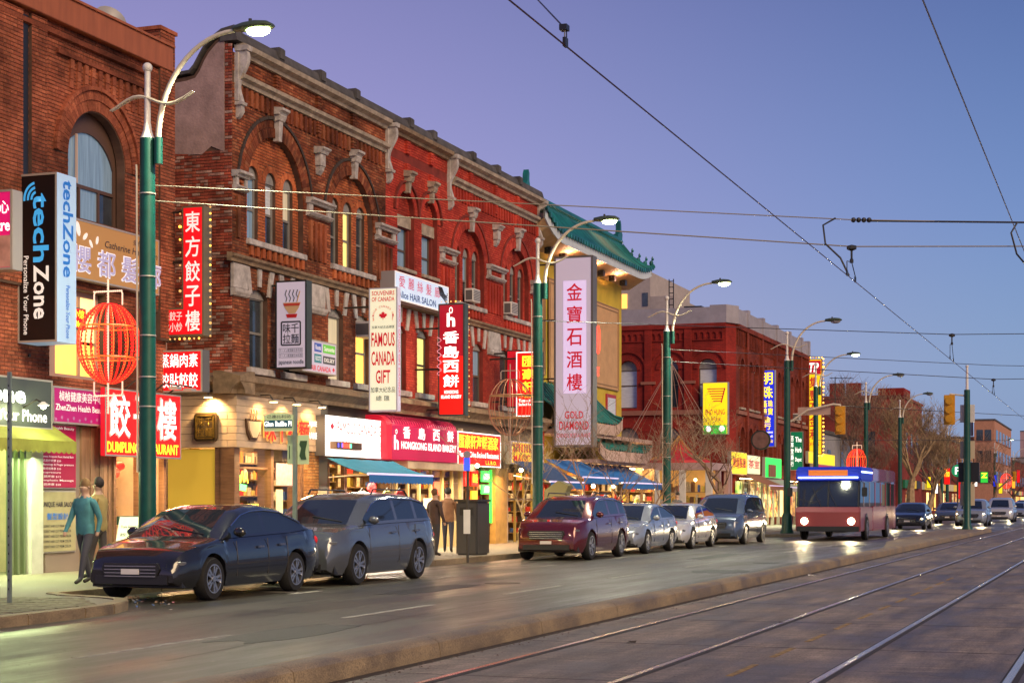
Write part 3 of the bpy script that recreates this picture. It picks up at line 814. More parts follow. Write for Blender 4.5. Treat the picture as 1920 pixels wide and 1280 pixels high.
# arch rings of standing bricks
for i, (cx, cz, ri, ro, z) in enumerate(big):
    m = BR_DARK if z == 0 else BR_RED
    lay_ring(cb, m, ring(S, cx, cz, ri, ri+0.23, 0.035, int(PI*ri/0.085)), singles=(i < 2))
    lay_ring(cb, m, ring(S, cx, cz, ri+0.24, ro-0.07, 0.02, int(PI*ro/0.095)), singles=False, name='outer_voussoir')
    lay_ring(cb, MORTAR_R if z else M('dark_hood_brick', (0.05,0.035,0.03), 0.9), ring(S, cx, cz, ro-0.065, ro+0.01, 0.055, 26), singles=False, name='hood_mould')  # thin dark ring round the outside of the brown arches
    # recessed wall with three narrow windows
    rh = []
    n = 0
    for dx in (-0.62*ri, 0, 0.62*ri):
        sel = [(GL_BLUE, GL_BLUE), (GL_PALE, GL_DARK), (GL_CREAM, GL_DARK), (GL_DARK, GL_DARK), (GL_LIT, GL_LIT), (GL_DARK, GL_DARK), (GL_DARK, GL_DARK), (GL_BLUE, GL_DARK), (GL_DARK, GL_DARK), (GL_DARK, GL_DARK), (GL_DARK, GL_DARK), (GL_DARK, GL_DARK)][i*3+n]; n += 1
        rh.append(window(cb, SR_, cx+dx-0.27, cx+dx+0.27, 7.84, 9.36, 0.269, 0.085, sel[0], sel[1], FRAME_G, fill=True, rail=0.42))
        lay_ring(cb, BR_ORANGE if z == 0 else BR_RED, ring(SR_, cx+dx, 9.36, 0.28, 0.44, 0.02, 11), singles=False, name='head_brick')
    sheet = arch_outline(cx-ri-0.05, cx+ri+0.05, 7.7, cz, ri+0.04, 24)
    wall_sheet(SR_, sheet, rh, 0.16).build('recess_wall', MORTAR if z == 0 else MORTAR_R, cb)
    heads = [arch_outline(cx+dx-0.45, cx+dx+0.45, 9.359, 9.36, 0.44) for dx in (-0.62*ri, 0, 0.62*ri)]
    bricks.lay(SR_, cx-ri, cx+ri, 7.8, cz+ri, rh + heads, inside=arch_outline(cx-ri, cx+ri, 7.79, cz, ri-0.001, 24), mi=2 if z == 0 else 1)
    sill(cb, S, cx-ri-0.03, cx+ri+0.03, 7.8, 0.14, 0.11)
    keystone(cb, S, cx, cz+ri-0.08, cz+ro+0.06)
    # dentil bricks under the sill
    for k in range(int(2*ri/0.3)):
        xx = cx-ri+0.12+k*0.3
        pbox(MB(), S, xx, xx+0.13, 7.42, 7.655, 0.07).build('brick_dentil', BR_ORANGE if z == 0 else BR_RED, cb)
for (cx, cz, ri, ro) in smalls:
    lay_ring(cb, BR_RED, ring(S, cx, cz, ri, ri+0.2, 0.03, 24), singles=False)
    lay_ring(cb, MORTAR_R, ring(S, cx, cz, ro-0.06, ro, 0.08, 20), singles=False, name='hood_mould')
    h = window(cb, SR_, cx-0.5, cx+0.5, 8.34, 9.5, 0, 0.08, GL_BLUE, GL_BLUE, FRAME)
    wall_sheet(SR_, arch_outline(cx-ri-0.03, cx+ri+0.03, 8.2, cz, ri+0.03, 18), [h], 0.15).build('recess_wall', MORTAR_R, cb)
    pbox(MB(), SR_, cx-ri+0.005, cx+ri-0.005, 9.53, 9.86, 0.05).build('lintel', STONE, cb)
    bricks.lay(SR_, cx-ri, cx+ri, 9.88, cz+ri, [], inside=arch_outline(cx-ri, cx+ri, 9.8, cz, ri-0.001, 18), mi=1)
    keystone(cb, S, cx, cz+ri-0.06, cz+ro+0.1, mat=STONE, w=0.2)
    sill(cb, S, cx-0.65, cx+0.65, 8.3, 0.1, 0.09, STONE)
# fluted brick panels and imposts between the arches
for (a, b_, z) in ((35.57, 36.12, 0), (39.38, 40.66, 0), (43.66, 44.9, 0), (48.45, 49.55, 1), (52.5, 54.0, 1), (56.88, 57.9, 1)):
    ib = impost(cb, S, a, b_, 8.84, 9.32, None)
    for it in ib.items: bricks.items.append(it[:6] + ((0 if z == 0 else 1),))
    k = a + 0.16
    while k < b_ - 0.2:
        pbox(MB(), S, k, k+0.13, 7.75, 8.74, 0.065).build('brick_rib', BR_DARK if z == 0 else BR_RED, cb)
        k += 0.27
# string course, corner block
mb = moulding(S, 35.3, 57.95, [(0,7.15),(0.10,7.15),(0.12,7.22),(0.19,7.26),(0.2,7.32),(0,7.36)]); mb.build('string_course', TAN, cb)
for (a, b_) in ((35.5,36.2),(39.3,40.4),(43.6,44.8),(48.3,49.4),(52.6,53.6)):
    pbox(MB(), S, a, b_, 6.55, 7.13, 0.07).build('stone_block', STONE_W, cb, bevel=0.01)
    moulding(S, a-0.03, b_+0.03, [(0,6.35),(0.08,6.37),(0.13,6.45),(0.13,6.53),(0,6.545)]).build('block_moulding', STONE_W, cb)
# cornices
for (a, b_, lower, mt) in ((35.75, 44.3, True, STONE), (44.7, 49.0, False, TAN), (49.4, 57.9, True, STONE)):
    if lower:
        moulding(S, a, b_, [(0,11.39),(0.08,11.39),(0.10,11.47),(0.20,11.52),(0.22,11.60),(0.15,11.64),(0,11.65)]).build('lower_cornice', mt, cb)
        k = a + 0.1
        while k < b_ - 0.15:                       # slotted band below it
            pbox(MB(), S, k, k+0.12, 10.98, 11.36, 0.06).build('brick_dentil', BR_DARK if a < 44 else BR_RED, cb)
            k += 0.26
    moulding(S, a, b_, [(0,12.06),(0.10,12.06),(0.12,12.14),(0.26,12.20),(0.28,12.30),(0.20,12.33),(0,12.34)]).build('upper_cornice', mt, cb)
moulding(S, 35.5, 57.95, [(-0.3,12.35),(0.16,12.35),(0.16,12.42),(0.1,12.60),(-0.3,12.62)]).build('coping', STONE_D, cb)
for x in (37.74, 40.05, 42.17, 45.9, 47.69, 51.0, 53.3, 55.46):
    pbox(MB(), S, x-0.16, x+0.16, 12.4, 12.7, 0.2, -0.1).build('coping_block', STONE_D, cb, bevel=0.03)
    dk = x < 44.4
    if lower:
        b2 = Bricks(); b2.lay(S, x-0.13, x+0.13, 11.66, 12.05, out=0.09); b2.lay(S, x-0.13, x+0.13, 11.08, 11.38, out=0.085)
        for it in b2.items: bricks.items.append(it[:6] + ((0 if dk else 1),))
for x in (40.05, 53.3): corbel(cb, S, x, 10.55)
for x in (35.78, 44.5, 49.2, 57.8): console(cb, S, x, 12.2, 10.55)
bricks.build(cb, mats_cb, 290)
# side wall to the lane, stuccoed above, with its curved parapet
B = Plane('B', 35.55)
par = [(19.94,4.3),(24.5,4.3),(24.5,11.3),(21.0,11.6),(20.82,11.62),(20.72,11.75),(20.60,11.98),(20.45,12.2),(20.25,12.38),(20.05,12.5),(19.94,12.55)]
wall_sheet(B, par, [], 0.3).build('side_wall', MORTAR, cb)
st = [(20.0,9.75),(20.35,9.9),(20.6,9.72),(21.5,9.8),(23.9,9.75),(24.4,9.75),(24.4,11.22),(21.0,11.5),(20.78,11.55),(20.66,11.7),(20.54,11.93),(20.4,12.13),(20.22,12.3),(20.03,12.42),(20.0,12.42)]
wall_sheet(Plane('B', 35.53), st, [], 0.025).build('stucco', STUCCO, cb)
sb = Bricks(); sb.lay(B, 19.80, 24.4, 4.55, 9.8)
sb.lay(Plane('B', 35.55), 19.80, 20.0, 9.75, 12.3)
sb.build(cb, [BR_SIDE], 290, name='side_brick')
cpv = MB()
cur = [(19.7,12.62),(20.05,12.56),(20.25,12.44),(20.5,12.24),(20.65,12.02),(20.8,11.78),(20.92,11.66),(24.5,11.38)]
for (p, q) in zip(cur[:-1], cur[1:]):
    cpv.add([(35.47,p[0],p[1]),(35.47,q[0],q[1]),(35.9,q[0],q[1]),(35.9,p[0],p[1]),(35.47,p[0],p[1]+0.08),(35.47,q[0],q[1]+0.08),(35.9,q[0],q[1]+0.08),(35.9,p[0],p[1]+0.08)],
            [(0,3,2,1),(4,5,6,7),(0,1,5,4),(2,3,7,6),(0,4,7,3),(1,2,6,5)])
cpv.build('side_coping', STONE_D, cb)
MB().box(35.9, 57.9, 20.4, 34, 4.3, 11.2).build('rear_block', MORTAR, cb)
MB().box(35.5, 35.54, 21.55, 21.75, 4.6, 9.9).build('white_stripe', STUCCO, cb)

# --- ground floor of the corner building
moulding(S, 35.0, 58.0, [(-0.2,4.02),(0.28,4.02),(0.30,4.12),(0.42,4.24),(0.52,4.30),(0.52,4.42),(0.0,4.55),(-0.2,4.55)]).build('shop_cornice', TAN, cb)
moulding(B, 19.3, 24.5, [(-0.2,4.02),(0.28,4.02),(0.30,4.12),(0.42,4.24),(0.52,4.30),(0.52,4.42),(0.0,4.55),(-0.2,4.55)]).build('shop_cornice', TAN, cb)
# siding boards of the noodle shop fascia, both sides of the corner
z = 2.78; k = 0
while z < 4.0:
    MB().box(35.32, 39.75, 19.55+0.01*(k % 2), 19.8, z, min(z+0.155, 4.015)).build('siding_board', CREAM, cb)
    MB().box(35.31+0.01*(k % 2), 35.55, 19.803, 24.4, z, min(z+0.155, 4.015)).build('siding_board', CREAM, cb)
    z += 0.163; k += 1
def pier(x0, x1, mat, z1=4.05, y0=19.62, y1=20.0, nm='pier'):
    MB().box(x0, x1, y0, y1, 0.12, z1).build(nm, mat, cb, bevel=0.01)
pier(35.33, 35.6, WOOD, 2.78); pier(37.15, 37.3, WOOD, 2.78); pier(38.72, 38.85, WOOD, 2.78)
MB().box(35.3, 39.0, 19.66, 19.8, 0.12, 0.75).build('stall_riser', WOOD, cb)
b3 = Bricks(); b3.lay(Plane('S', 19.6), 38.87, 39.72, 0.14, 2.76); MB().box(38.86, 39.74, 19.6, 20.0, 0.12, 2.77).build('brick_pier', MORTAR, cb)
BR_WARM = brick_mat('brick_tan', [(0.34,0.17,0.06),(0.28,0.13,0.05),(0.40,0.22,0.09)], 0.3, 1)
b3.build(cb, [BR_WARM], 200, name='pier_brick')
pier(39.78, 40.3, M('grey_panel', (0.13,0.12,0.10), 0.6), 4.05)
pier(44.45, 44.6, TAN); pier(49.85, 50.0, CREAM, 3.8); pier(53.75, 54.15, CREAM, 3.8); pier(57.6, 57.95, BR_RED)
MB().box(38.0, 57.9, 19.75, 20.1, 2.5, 4.03).build('lintel_beam', M('beam', (0.12,0.09,0.07), 0.8), cb)
MB().box(35.9, 57.9, 23.4, 23.6, 0.12, 4.0).build('back_wall', M('back_wall_paint', (0.5,0.4,0.22), 0.8, var=0.2), cb)
MB().box(35.9, 57.9, 19.8, 23.4, 3.05, 3.2).build('ceiling', M('ceiling_paint', (0.6,0.5,0.35), 0.8), cb)
for x in (40.2, 44.5, 49.9, 53.9): MB().box(x-0.05, x+0.05, 20.0, 23.4, 0.12, 3.05).build('dividing_wall', M('divider', (0.22,0.13,0.06), 0.8, var=0.3), cb); side_goods(cb, x-0.06, 20.05, 21.25, 0.15, 2.9)
MB().box(57.6, 57.7, 19.9, 21.3, 0.12, 3.05).build('dividing_wall', MATS['divider'], cb); side_goods(cb, 57.59, 19.95, 21.2, 0.15, 2.9)
for (a, b_, m, sm) in ((35.95,40.1,SHOPLAMP,SHELF_WARM),(40.3,44.4,SHOPLAMP,SHELF_MIX),(44.6,49.8,SHOPLAMP,SHELF_WARM),(50.0,53.8,SHOPLAMP,SHELF_WARM),(54.0,57.8,SHOPLAMP,SHELF_MIX)):
    MB().box(a+0.3, b_-0.3, 20.3, 20.6, 2.98, 3.03).build('ceiling_lamp', m, cb)
    goods(cb, a+0.1, b_-0.1, 21.3, 0.15, 2.95, 85 if a < 44 or a > 53 else 65, back=(0.38,0.26,0.12))
GOLD = M('gold_panel', (0.50,0.34,0.05), 0.35, es=0.35, ecol=(0.8,0.50,0.05))
MB().box(35.42, 35.5, 20.19, 21.45, 0.9, 2.74).build('gold_window_panel', GOLD, cb)
MB().box(35.36, 35.56, 21.5, 24.4, 0.12, 2.77).build('side_base', WOOD, cb); MB().box(35.36, 35.56, 19.83, 20.15, 0.12, 2.77).build('side_post', WOOD, cb); MB().box(35.4, 35.56, 20.15, 21.5, 0.12, 0.88).build('side_riser', WOOD, cb)
for (a, b_) in ((35.62,37.13),(37.32,38.7)):
    MB().box(a, b_, 19.70, 19.715, 0.76, 2.77).build('shop_window', GLASS, cb)
    MB().box(a, b_, 19.69, 19.73, 2.28, 2.33).build('transom', WOOD, cb)
# ------------------------------------------------------------------ the near building at the left edge
lb = empty('brick_shop_building', (29.5, 19.8, 0), 'dark orange brick building at the left edge with one great round arched window', 'building')
lbr = Bricks()
acx, acz, ari, aro = 29.95, 8.42, 1.02, 1.50
hole = arch_outline(acx-ari, acx+ari, 7.2, acz, ari-0.001, 24)
hw2 = arch_outline(28.3, 30.25, 3.95, 5.75, 0, 2)
wall_sheet(S, [(23,3.7),(32.6,3.7),(32.6,11.0),(23,11.0)], [hole, hw2], 0.2).build('wall', MORTAR, lb)
ringh = arch_outline(acx-aro, acx+aro, acz-0.001, acz, aro-0.001, 24)
lbr.lay(S, 23, 32.6, 3.75, 10.9, [hole, ringh, hw2, [(25.2,10.0),(27.2,10.0),(27.2,10.42),(25.2,10.42)]])
# recessed panel edges: pilasters either side
for (a, b_) in ((23.0,25.0),(26.3,27.35),(27.62,28.12),(31.75,32.6)):
    MB().box(a, b_, 19.72, 19.8, 5.6, 10.85).build('pilaster', MORTAR, lb)
    lbr.lay(Plane('S', 19.72), a, b_, 5.65, 10.85)
MB().box(27.4, 27.58, 19.765, 19.8, 5.6, 10.8).build('dark_joint', BLACKP, lb)  # narrow black strip between two pilasters
# corbelled row above the arch
k = 28.95
while k < 31.6:
    for (z0, z1, o) in ((10.12,10.32,0.045),(9.92,10.12,0.035),(9.74,9.92,0.025)):
        pbox(MB(), S, k, k+0.12, z0, z1-0.008, o+0.012).build('corbel_brick', BR_LEFT, lb)
    k += 0.25
pbox(MB(), S, 28.5, 31.75, 10.32, 10.4, 0.08).build('brick_band', BR_LEFT, lb)
moulding(S, 23, 32.6, [(0,10.62),(0.10,10.64),(0.12,10.72),(0,10.74)]).build('brick_band', BR_LEFT, lb)
MB().box(23, 32.62, 19.62, 20.2, 10.9, 11.42).build('metal_fascia', METAL_O, lb, bevel=0.01)
MB().box(23, 32.64, 19.58, 20.2, 11.42, 11.47).build('metal_cap', METAL_O, lb)
MB().box(32.15, 32.75, 19.66, 20.25, 5.0, 11.75).build('end_pier', MORTAR, lb)
lbr.lay(Plane('S', 19.66), 32.15, 32.75, 5.05, 11.72)
lbr.lay(Plane('B', 32.15), 19.68, 20.25, 11.45, 11.72)
MB().box(32.1, 32.8, 19.62, 20.3, 11.72, 11.8).build('pier_cap', BR_LEFT, lb)
MB().box(23, 32.6, 20.4, 32, 3.7, 10.9).build('rear_block', MORTAR, lb)
lay_ring(lb, BR_LEFT, ring(S, acx, acz, ari+0.02, ari+0.24, 0.02, 38), True)
lay_ring(lb, BR_LEFT, ring(S, acx, acz, ari+0.245, aro-0.05, 0.045, 46), True)
lay_ring(lb, BR_LEFT, ring(S, acx, acz, aro-0.045, aro+0.03, 0.10, 40), False, name='hood_brick')
# round-headed window
pf = Plane('S', 20.02)
outer = arch_outline(acx-ari, acx+ari, 7.2, acz, ari-0.001, 24)
tp = arch_outline(acx-ari+0.09, acx+ari-0.09, 7.95, acz+0.0, 0.62, 12)
l1 = [(acx-ari+0.09,7.27),(acx-0.33,7.27),(acx-0.33,7.88),(acx-ari+0.09,7.88)]; l2 = [(acx-0.27,7.27),(acx+0.36,7.27),(acx+0.36,7.88),(acx-0.27,7.88)]; l3 = [(acx+0.42,7.27),(acx+ari-0.09,7.27),(acx+ari-0.09,7.88),(acx+0.42,7.88)]
wf = wall_sheet(pf, outer, [tp, l1, l2, l3], 0.08).build('window', M('brown_frame', (0.10,0.055,0.04), 0.55), lb)
for pz, m in ((tp, GL_BLUE), (l1, GL_DARK), (l2, GL_BLUE), (l3, GL_DARK)):
    MB().add([(a, 20.06, z) for a, z in pz], [tuple(range(len(pz)))]).build('pane', m, wf)
MB().box(acx-0.45, acx-0.40, 19.99, 20.03, 7.95, 8.95).build('mullion', M('pale_frame', (0.55,0.42,0.36), 0.5), wf)
# lower shop window with a lit room behind
wf = wall_sheet(Plane('S', 19.98), hw2, [[(28.75,4.05),(29.55,4.05),(29.55,4.7),(28.75,4.7)],[(28.75,4.76),(29.55,4.76),(29.55,5.65),(28.75,5.65)],[(29.61,4.05),(30.18,4.05),(30.18,5.65),(29.61,5.65)]], 0.08).build('window', M('pinkish_frame', (0.45,0.27,0.22), 0.6), lb)
GL_SH = M('bright_lit_glass', (0.8,0.6,0.25), 0.4, var=0.35, vs=2.5, es=1.6, ecol=(1.0,0.72,0.25))
MB().add([(28.75,20.03,4.76),(30.18,20.03,4.76),(30.18,20.03,5.65),(28.75,20.03,5.65)], [(0,1,2,3)]).build('pane', GL_SH, wf)
MB().add([(28.75,20.03,4.05),(30.18,20.03,4.05),(30.18,20.03,4.7),(28.75,20.03,4.7)], [(0,1,2,3)]).build('pane', GL_AMB, wf)
lbr.build(lb, [BR_LEFT], 290)
# its ground floor
MB().box(23, 32.6, 23.0, 23.2, 0.12, 3.7).build('back_wall', M('back_wall_green', (0.35,0.5,0.15), 0.8), lb)
MB().box(23, 32.6, 19.8, 23, 3.5, 3.7).build('ceiling', MORTAR, lb)
for x in (28.35, 30.15, 32.55): MB().box(x-0.05, x+0.05, 19.9, 23, 0.12, 3.5).build('dividing_wall', CREAM, lb)
MB().box(24, 28.2, 20.6, 21.0, 3.42, 3.48).build('ceiling_lamp', SHOPLAMP_G, lb)
MB().box(30.5, 32.3, 20.6, 20.9, 3.42, 3.48).build('ceiling_lamp', SHOPLAMP, lb)
goods(lb, 24, 28.25, 21.0, 0.2, 3.2, 150, (0.75,1.0,0.35), back=(0.4,0.55,0.2), pick=(3,3,4,7,7,2,8))
goods(lb, 30.3, 32.4, 20.9, 0.3, 3.0, 90, (1.0,0.6,0.22), pick=(0,1,1,2,0,5,4))
WHC = M('white_column_paint', (0.62,0.62,0.55), 0.6, var=0.1, dirt=0.2)
MB().box(27.45, 27.82, 19.6, 20.0, 0.12, 3.0).build('white_column', WHC, lb)
for x in (26.9, 27.1, 27.3): MB().box(x, x+0.07, 19.66, 19.78, 0.12, 2.9).build('door_frame', M('aluminium_green', (0.20,0.24,0.15), 0.35, metal=0.5), lb)
MB().box(24, 27.4, 19.72, 19.73, 0.5, 2.9).build('shop_window', GLASS, lb)
k = 0
while 29.25 + k*0.16 < 30.3:
    MB().box(29.25+k*0.16, 29.39+k*0.16, 19.7+0.01*(k % 2), 19.8, 0.12, 3.0).build('shutter_slat', M('shutter_wood', (0.22,0.13,0.08), 0.6, isl=0.2, var=0.3, vs=2, stretch=(4,4,0.5)), lb); k += 1
MB().box(28.1, 29.25, 19.75, 20.0, 0.12, 3.1).build('poster_wall', M('poster_wall_paint', (0.30,0.24,0.2), 0.7), lb)
for x in (30.35, 31.3, 32.3): MB().box(x, x+0.09, 19.66, 19.8, 0.12, 2.6).build('window_post', WOOD, lb)
MB().box(30.35, 32.39, 19.64, 19.8, 0.12, 0.62).build('stall_riser', WOOD, lb)
DKG = M('dark_green_board', (0.02,0.06,0.045), 0.5)
MB().box(30.45, 32.3, 19.62, 19.66, 1.02, 1.2).build('window_board', DKG, lb)
text('Dumpling House   Dumpling House', lb, M('pale_letter', (0.5,0.55,0.4), 0.5), 'S', 30.5, 32.2, 1.06, 1.16, 19.62)
MB().box(30.44, 32.3, 19.72, 19.73, 0.62, 2.6).build('shop_window', GLASS, lb)
for (x, z, s_) in ((30.75,2.1,0.16),(31.0,2.25,0.12)):
    r_ = MB().ball((x, 19.95, z), s_, 12, sz=0.8).build('hanging_ornament', glow('red_lantern', (1.0,0.05,0.02), 0.8), lb, smooth=True)
# little scalloped green-yellow awning
sc = MB()
x0, x1 = 24.5, 28.0
sc.add([(x0,19.7,3.05),(x1,19.7,3.05),(x1,19.0,2.62),(x0,19.0,2.62),(x0,19.7,3.08),(x1,19.7,3.08),(x1,19.0,2.65),(x0,19.0,2.65)], [(0,3,2,1),(4,5,6,7),(0,1,5,4),(2,3,7,6),(0,4,7,3),(1,2,6,5)])
aw = tag(sc.build('shop_awning', M('olive_canvas', (0.33,0.35,0.06), 0.8, var=0.15)), 'small olive scalloped awning over the green lit phone shop', 'awning')
vl = []
k = x0
pts = [(x0,2.65)]
while k < x1 - 0.01:
    for t in (0.0,0.25,0.5,0.75,1.0): pts.append((k+0.16*t, 2.46-0.05*math.sin(PI*t)))
    k += 0.16
pts += [(k, 2.65)]
MB().prism(pts, 'y', 18.985, 18.998).build('valance', MATS['olive_canvas'], aw)

# satellite dish on the roof
sd = empty('satellite_dish', (31.6, 20.6, 11.3), 'grey satellite dish on the roof of the left brick building', 'satellite dish')
dm = []
mb = MB()
ax = Vector((-0.5,-0.75,0.45)).normalized(); u = ax.cross(Vector((0,0,1))).normalized(); v_ = ax.cross(u)
cc = Vector((31.6,20.6,11.80)); vs = []; fs = []
for i in range(5):
    r_ = 0.36*i/4
    for k in range(18):
        t = 2*PI*k/18; vs.append(cc + u*r_*math.cos(t) + v_*r_*math.sin(t) + ax*(r_*r_*0.9))
for i in range(4):
    for k in range(18): fs.append((i*18+k, i*18+(k+1)%18, (i+1)*18+(k+1)%18, (i+1)*18+k))
mb.add(vs, fs); mb.build('reflector', M('dish_grey', (0.3,0.3,0.32), 0.4), sd, smooth=True)
MB().tube([(31.6,20.6,10.9),(31.6,20.62,11.75)], 0.03).build('mast', METAL, sd)

# ------------------------------------------------------------------ yellow building with the teal pagoda roof
pg = empty('pagoda_building', (58.0, 20.4, 0), 'tall yellow walled restaurant building with upturned teal tile pagoda roof', 'building')
YW = M('yellow_stucco', (0.62,0.46,0.045), 0.8, var=0.1, vs=1.5, dirt=0.25, bump=0.3, bs=20)
PEACH = M('peach_panel', (0.60,0.37,0.19), 0.8, var=0.08, vs=2, dirt=0.2)
PINKW = M('pinkish_wall', (0.50,0.34,0.30), 0.8, var=0.1, dirt=0.3)
FAS = M('pale_blue_fascia', (0.55,0.62,0.68), 0.5, var=0.1, vs=2)
SOF = M('soffit_paint', (0.62,0.42,0.22), 0.6)
MB().box(57.98, 70.6, 20.4, 33, 0.12, 11.1).build('wall', YW, pg)
PP = Plane('S', 20.4)
for (a, b_, z0, z1) in ((58.2,60.2,6.2,9.5),(60.6,66.0,6.0,9.9),(66.4,70.0,6.2,9.7)):
    pbox(MB(), PP, a, b_, z0, z1, 0.05).build('wall_panel', PEACH, pg)
    for o in (0.0, 0.14):
        for (p0,p1,q0,q1) in ((a+o,b_-o,z0+o,z0+o+0.04),(a+o,b_-o,z1-o-0.04,z1-o),(a+o,a+o+0.04,z0+o+0.041,z1-o-0.041),(b_-o-0.04,b_-o,z0+o+0.041,z1-o-0.041)):
            pbox(MB(), PP, p0, p1, q0, q1, 0.075, -0.0).build('panel_moulding', M('moulding_tan', (0.35,0.22,0.12), 0.7), pg)
# windows with red frames low on the wall
pbox(MB(), PP, 68.2, 69.6, 4.7, 6.0, 0.06).build('window_frame', M('red_frame', (0.4,0.03,0.04), 0.5), pg)
pbox(MB(), PP, 68.35, 69.45, 4.85, 5.85, 0.075).build('pane', GL_PALE, pg)
# soffit, fascia with upturned ends
x0, x1, ye, ze = 57.4, 71.9, 19.4, 11.1
N = 30
def lift(x):
    a = max(0, 1 - (x-x0)/2.2); b = max(0, 1 - (x1-x)/2.2)
    return 0.62*a*a + 0.35*b*b
fv, ff, sv, sf = [], [], [], []
for i in range(N+1):
    x = x0 + (x1-x0)*i/N; h = lift(x)
    fv += [(x, ye, ze-0.14+h), (x, ye, ze+0.20+h), (x, ye+0.05, ze-0.14+h), (x, ye+0.05, ze+0.20+h)]
    sv += [(x, ye+0.05, ze-0.12+h), (x, 20.41, ze-0.35)]
for i in range(N):
    k = i*4; ff += [(k,k+4,k+5,k+1),(k+2,k+3,k+7,k+6),(k+1,k+5,k+7,k+3),(k,k+2,k+6,k+4)]
    sf.append((i*2, i*2+1, i*2+3, i*2+2))
MB().add(fv, ff).build('fascia_board', FAS, pg)
MB().add(sv, sf).build('soffit', SOF, pg)
MB().prism([(ye,ze-0.1+lift(x1)),(20.4,ze-0.35),(23,ze-0.35),(23,ze+0.2),(ye,ze+0.25+lift(x1))], 'x', x1-0.05, x1).build('end_fascia', FAS, pg)
MB().box(70.6, x1-0.05, 20.4, 23, ze-0.36, ze-0.32).build('soffit', SOF, pg)
# roof slope laid in rounded tile rows
def roofp(x, t):
    """t 0 at the eave, 1 at the ridge; concave slope"""
    h = lift(x)
    rx = x0 + (x - x0)
    z = ze + 0.2 + h*(1-t)**2 + (12.55-ze-0.2)*(t**1.25)
    xx = x + (1-abs(0))*0
    if t > 0:
        xx = 58.7 + (x-x0)*(70.9-58.7)/(x1-x0)*1.0 if t >= 1 else x + ((58.7 + (x-x0)*(70.9-58.7)/(x1-x0)) - x)*t
    return (xx, ye - 0.06 + 1.26*t, z)
rv_, rf_ = [], []
for i in range(N+1):
    x = x0 + (x1-x0)*i/N
    for j in range(7): rv_.append(roofp(x, j/6))
for i in range(N):
    for j in range(6): k = i*7+j; rf_.append((k, k+1, k+8, k+7))
MB().add(rv_, rf_).build('roof', M('teal_roof', (0.002,0.02,0.024), 0.8), pg)
for i in range(44):
    x = x0 + 0.05 + (x1-x0-0.1)*i/43
    pts = [Vector(roofp(x, j/6)) + Vector((0,0,0.03)) for j in range(7)]
    MB().tube(pts, 0.085, 6).build('tile_row', RED_T, pg, smooth=True)
    p = pts[0]
    MB().lathe([(0.10,p.y-0.05),(0.10,p.y)], (p.x, 0, p.z), 'y', 8).build('eave_tile', RED_T, pg)
# back slope and ridge
MB().add([(58.7,20.6,12.5),(70.9,20.6,12.5),(71.9,24.5,11.2),(57.4,24.5,11.2)], [(0,1,2,3)]).build('roof', MATS['teal_roof'], pg)
MB().add([(x1,ye,ze+0.2+lift(x1)),(x1,24.5,11.2),(70.9,20.6,12.5)], [(0,1,2)]).build('roof', MATS['teal_roof'], pg)
moulding(Plane('S', 20.6), 58.6, 71.0, [(-0.13,12.4),(0.13,12.4),(0.16,12.55),(0.11,12.62),(0.17,12.7),(0.1,12.86),(-0.1,12.86),(-0.16,12.7)]).build('ridge', RED_T, pg)
for (x, sg) in ((58.75, 1), (70.85, -1)):
    pr = [(x-0.22*sg,12.8),(x+0.5*sg,12.8),(x+0.42*sg,13.0),(x+0.2*sg,13.02),(x+0.1*sg,13.25),(x+0.12*sg,13.5),(x+0.02*sg,13.62),(x-0.08*sg,13.45),(x-0.1*sg,13.2),(x-0.28*sg,13.05)]
    MB().prism(pr, 'y', 20.5, 20.7).build('ridge_ornament', RED_T, pg)
# hip with small guardian figures
hp = [(70.95,20.5,12.55),(71.3,20.1,12.0),(71.6,19.8,11.75),(71.85,19.45,11.66),(71.95,19.3,11.75)]
MB().tube(hp, [0.12,0.11,0.10,0.10,0.09], 8).build('hip_ridge', RED_T, pg, smooth=True)
for (x, y, z) in ((71.25,20.15,12.05),(71.5,19.9,11.85),(71.7,19.65,11.72),(71.88,19.42,11.74)):
    f = MB(); f.ball((x,y,z+0.12), 0.10, 8, sz=1.3); f.ball((x,y-0.06,z+0.29), 0.065, 8); f.lathe([(0.05,z+0.33),(0.01,z+0.42)], (x,y-0.05,0), n=6); f.build('roof_figure', RED_T, pg, smooth=True)
for x in (59.5, 61.2, 64.6, 66.2, 67.8, 69.4):                   # floodlights under the eave
    f = MB(); f.box(x-0.13, x+0.13, 19.85, 20.1, 10.62, 10.85); f.tube([(x,19.98,10.85),(x,19.98,10.97)], 0.03); f.box(x-0.3, x-0.13, 19.95, 19.99, 10.76, 10.79); f.build('floodlight', BLACKP, pg)
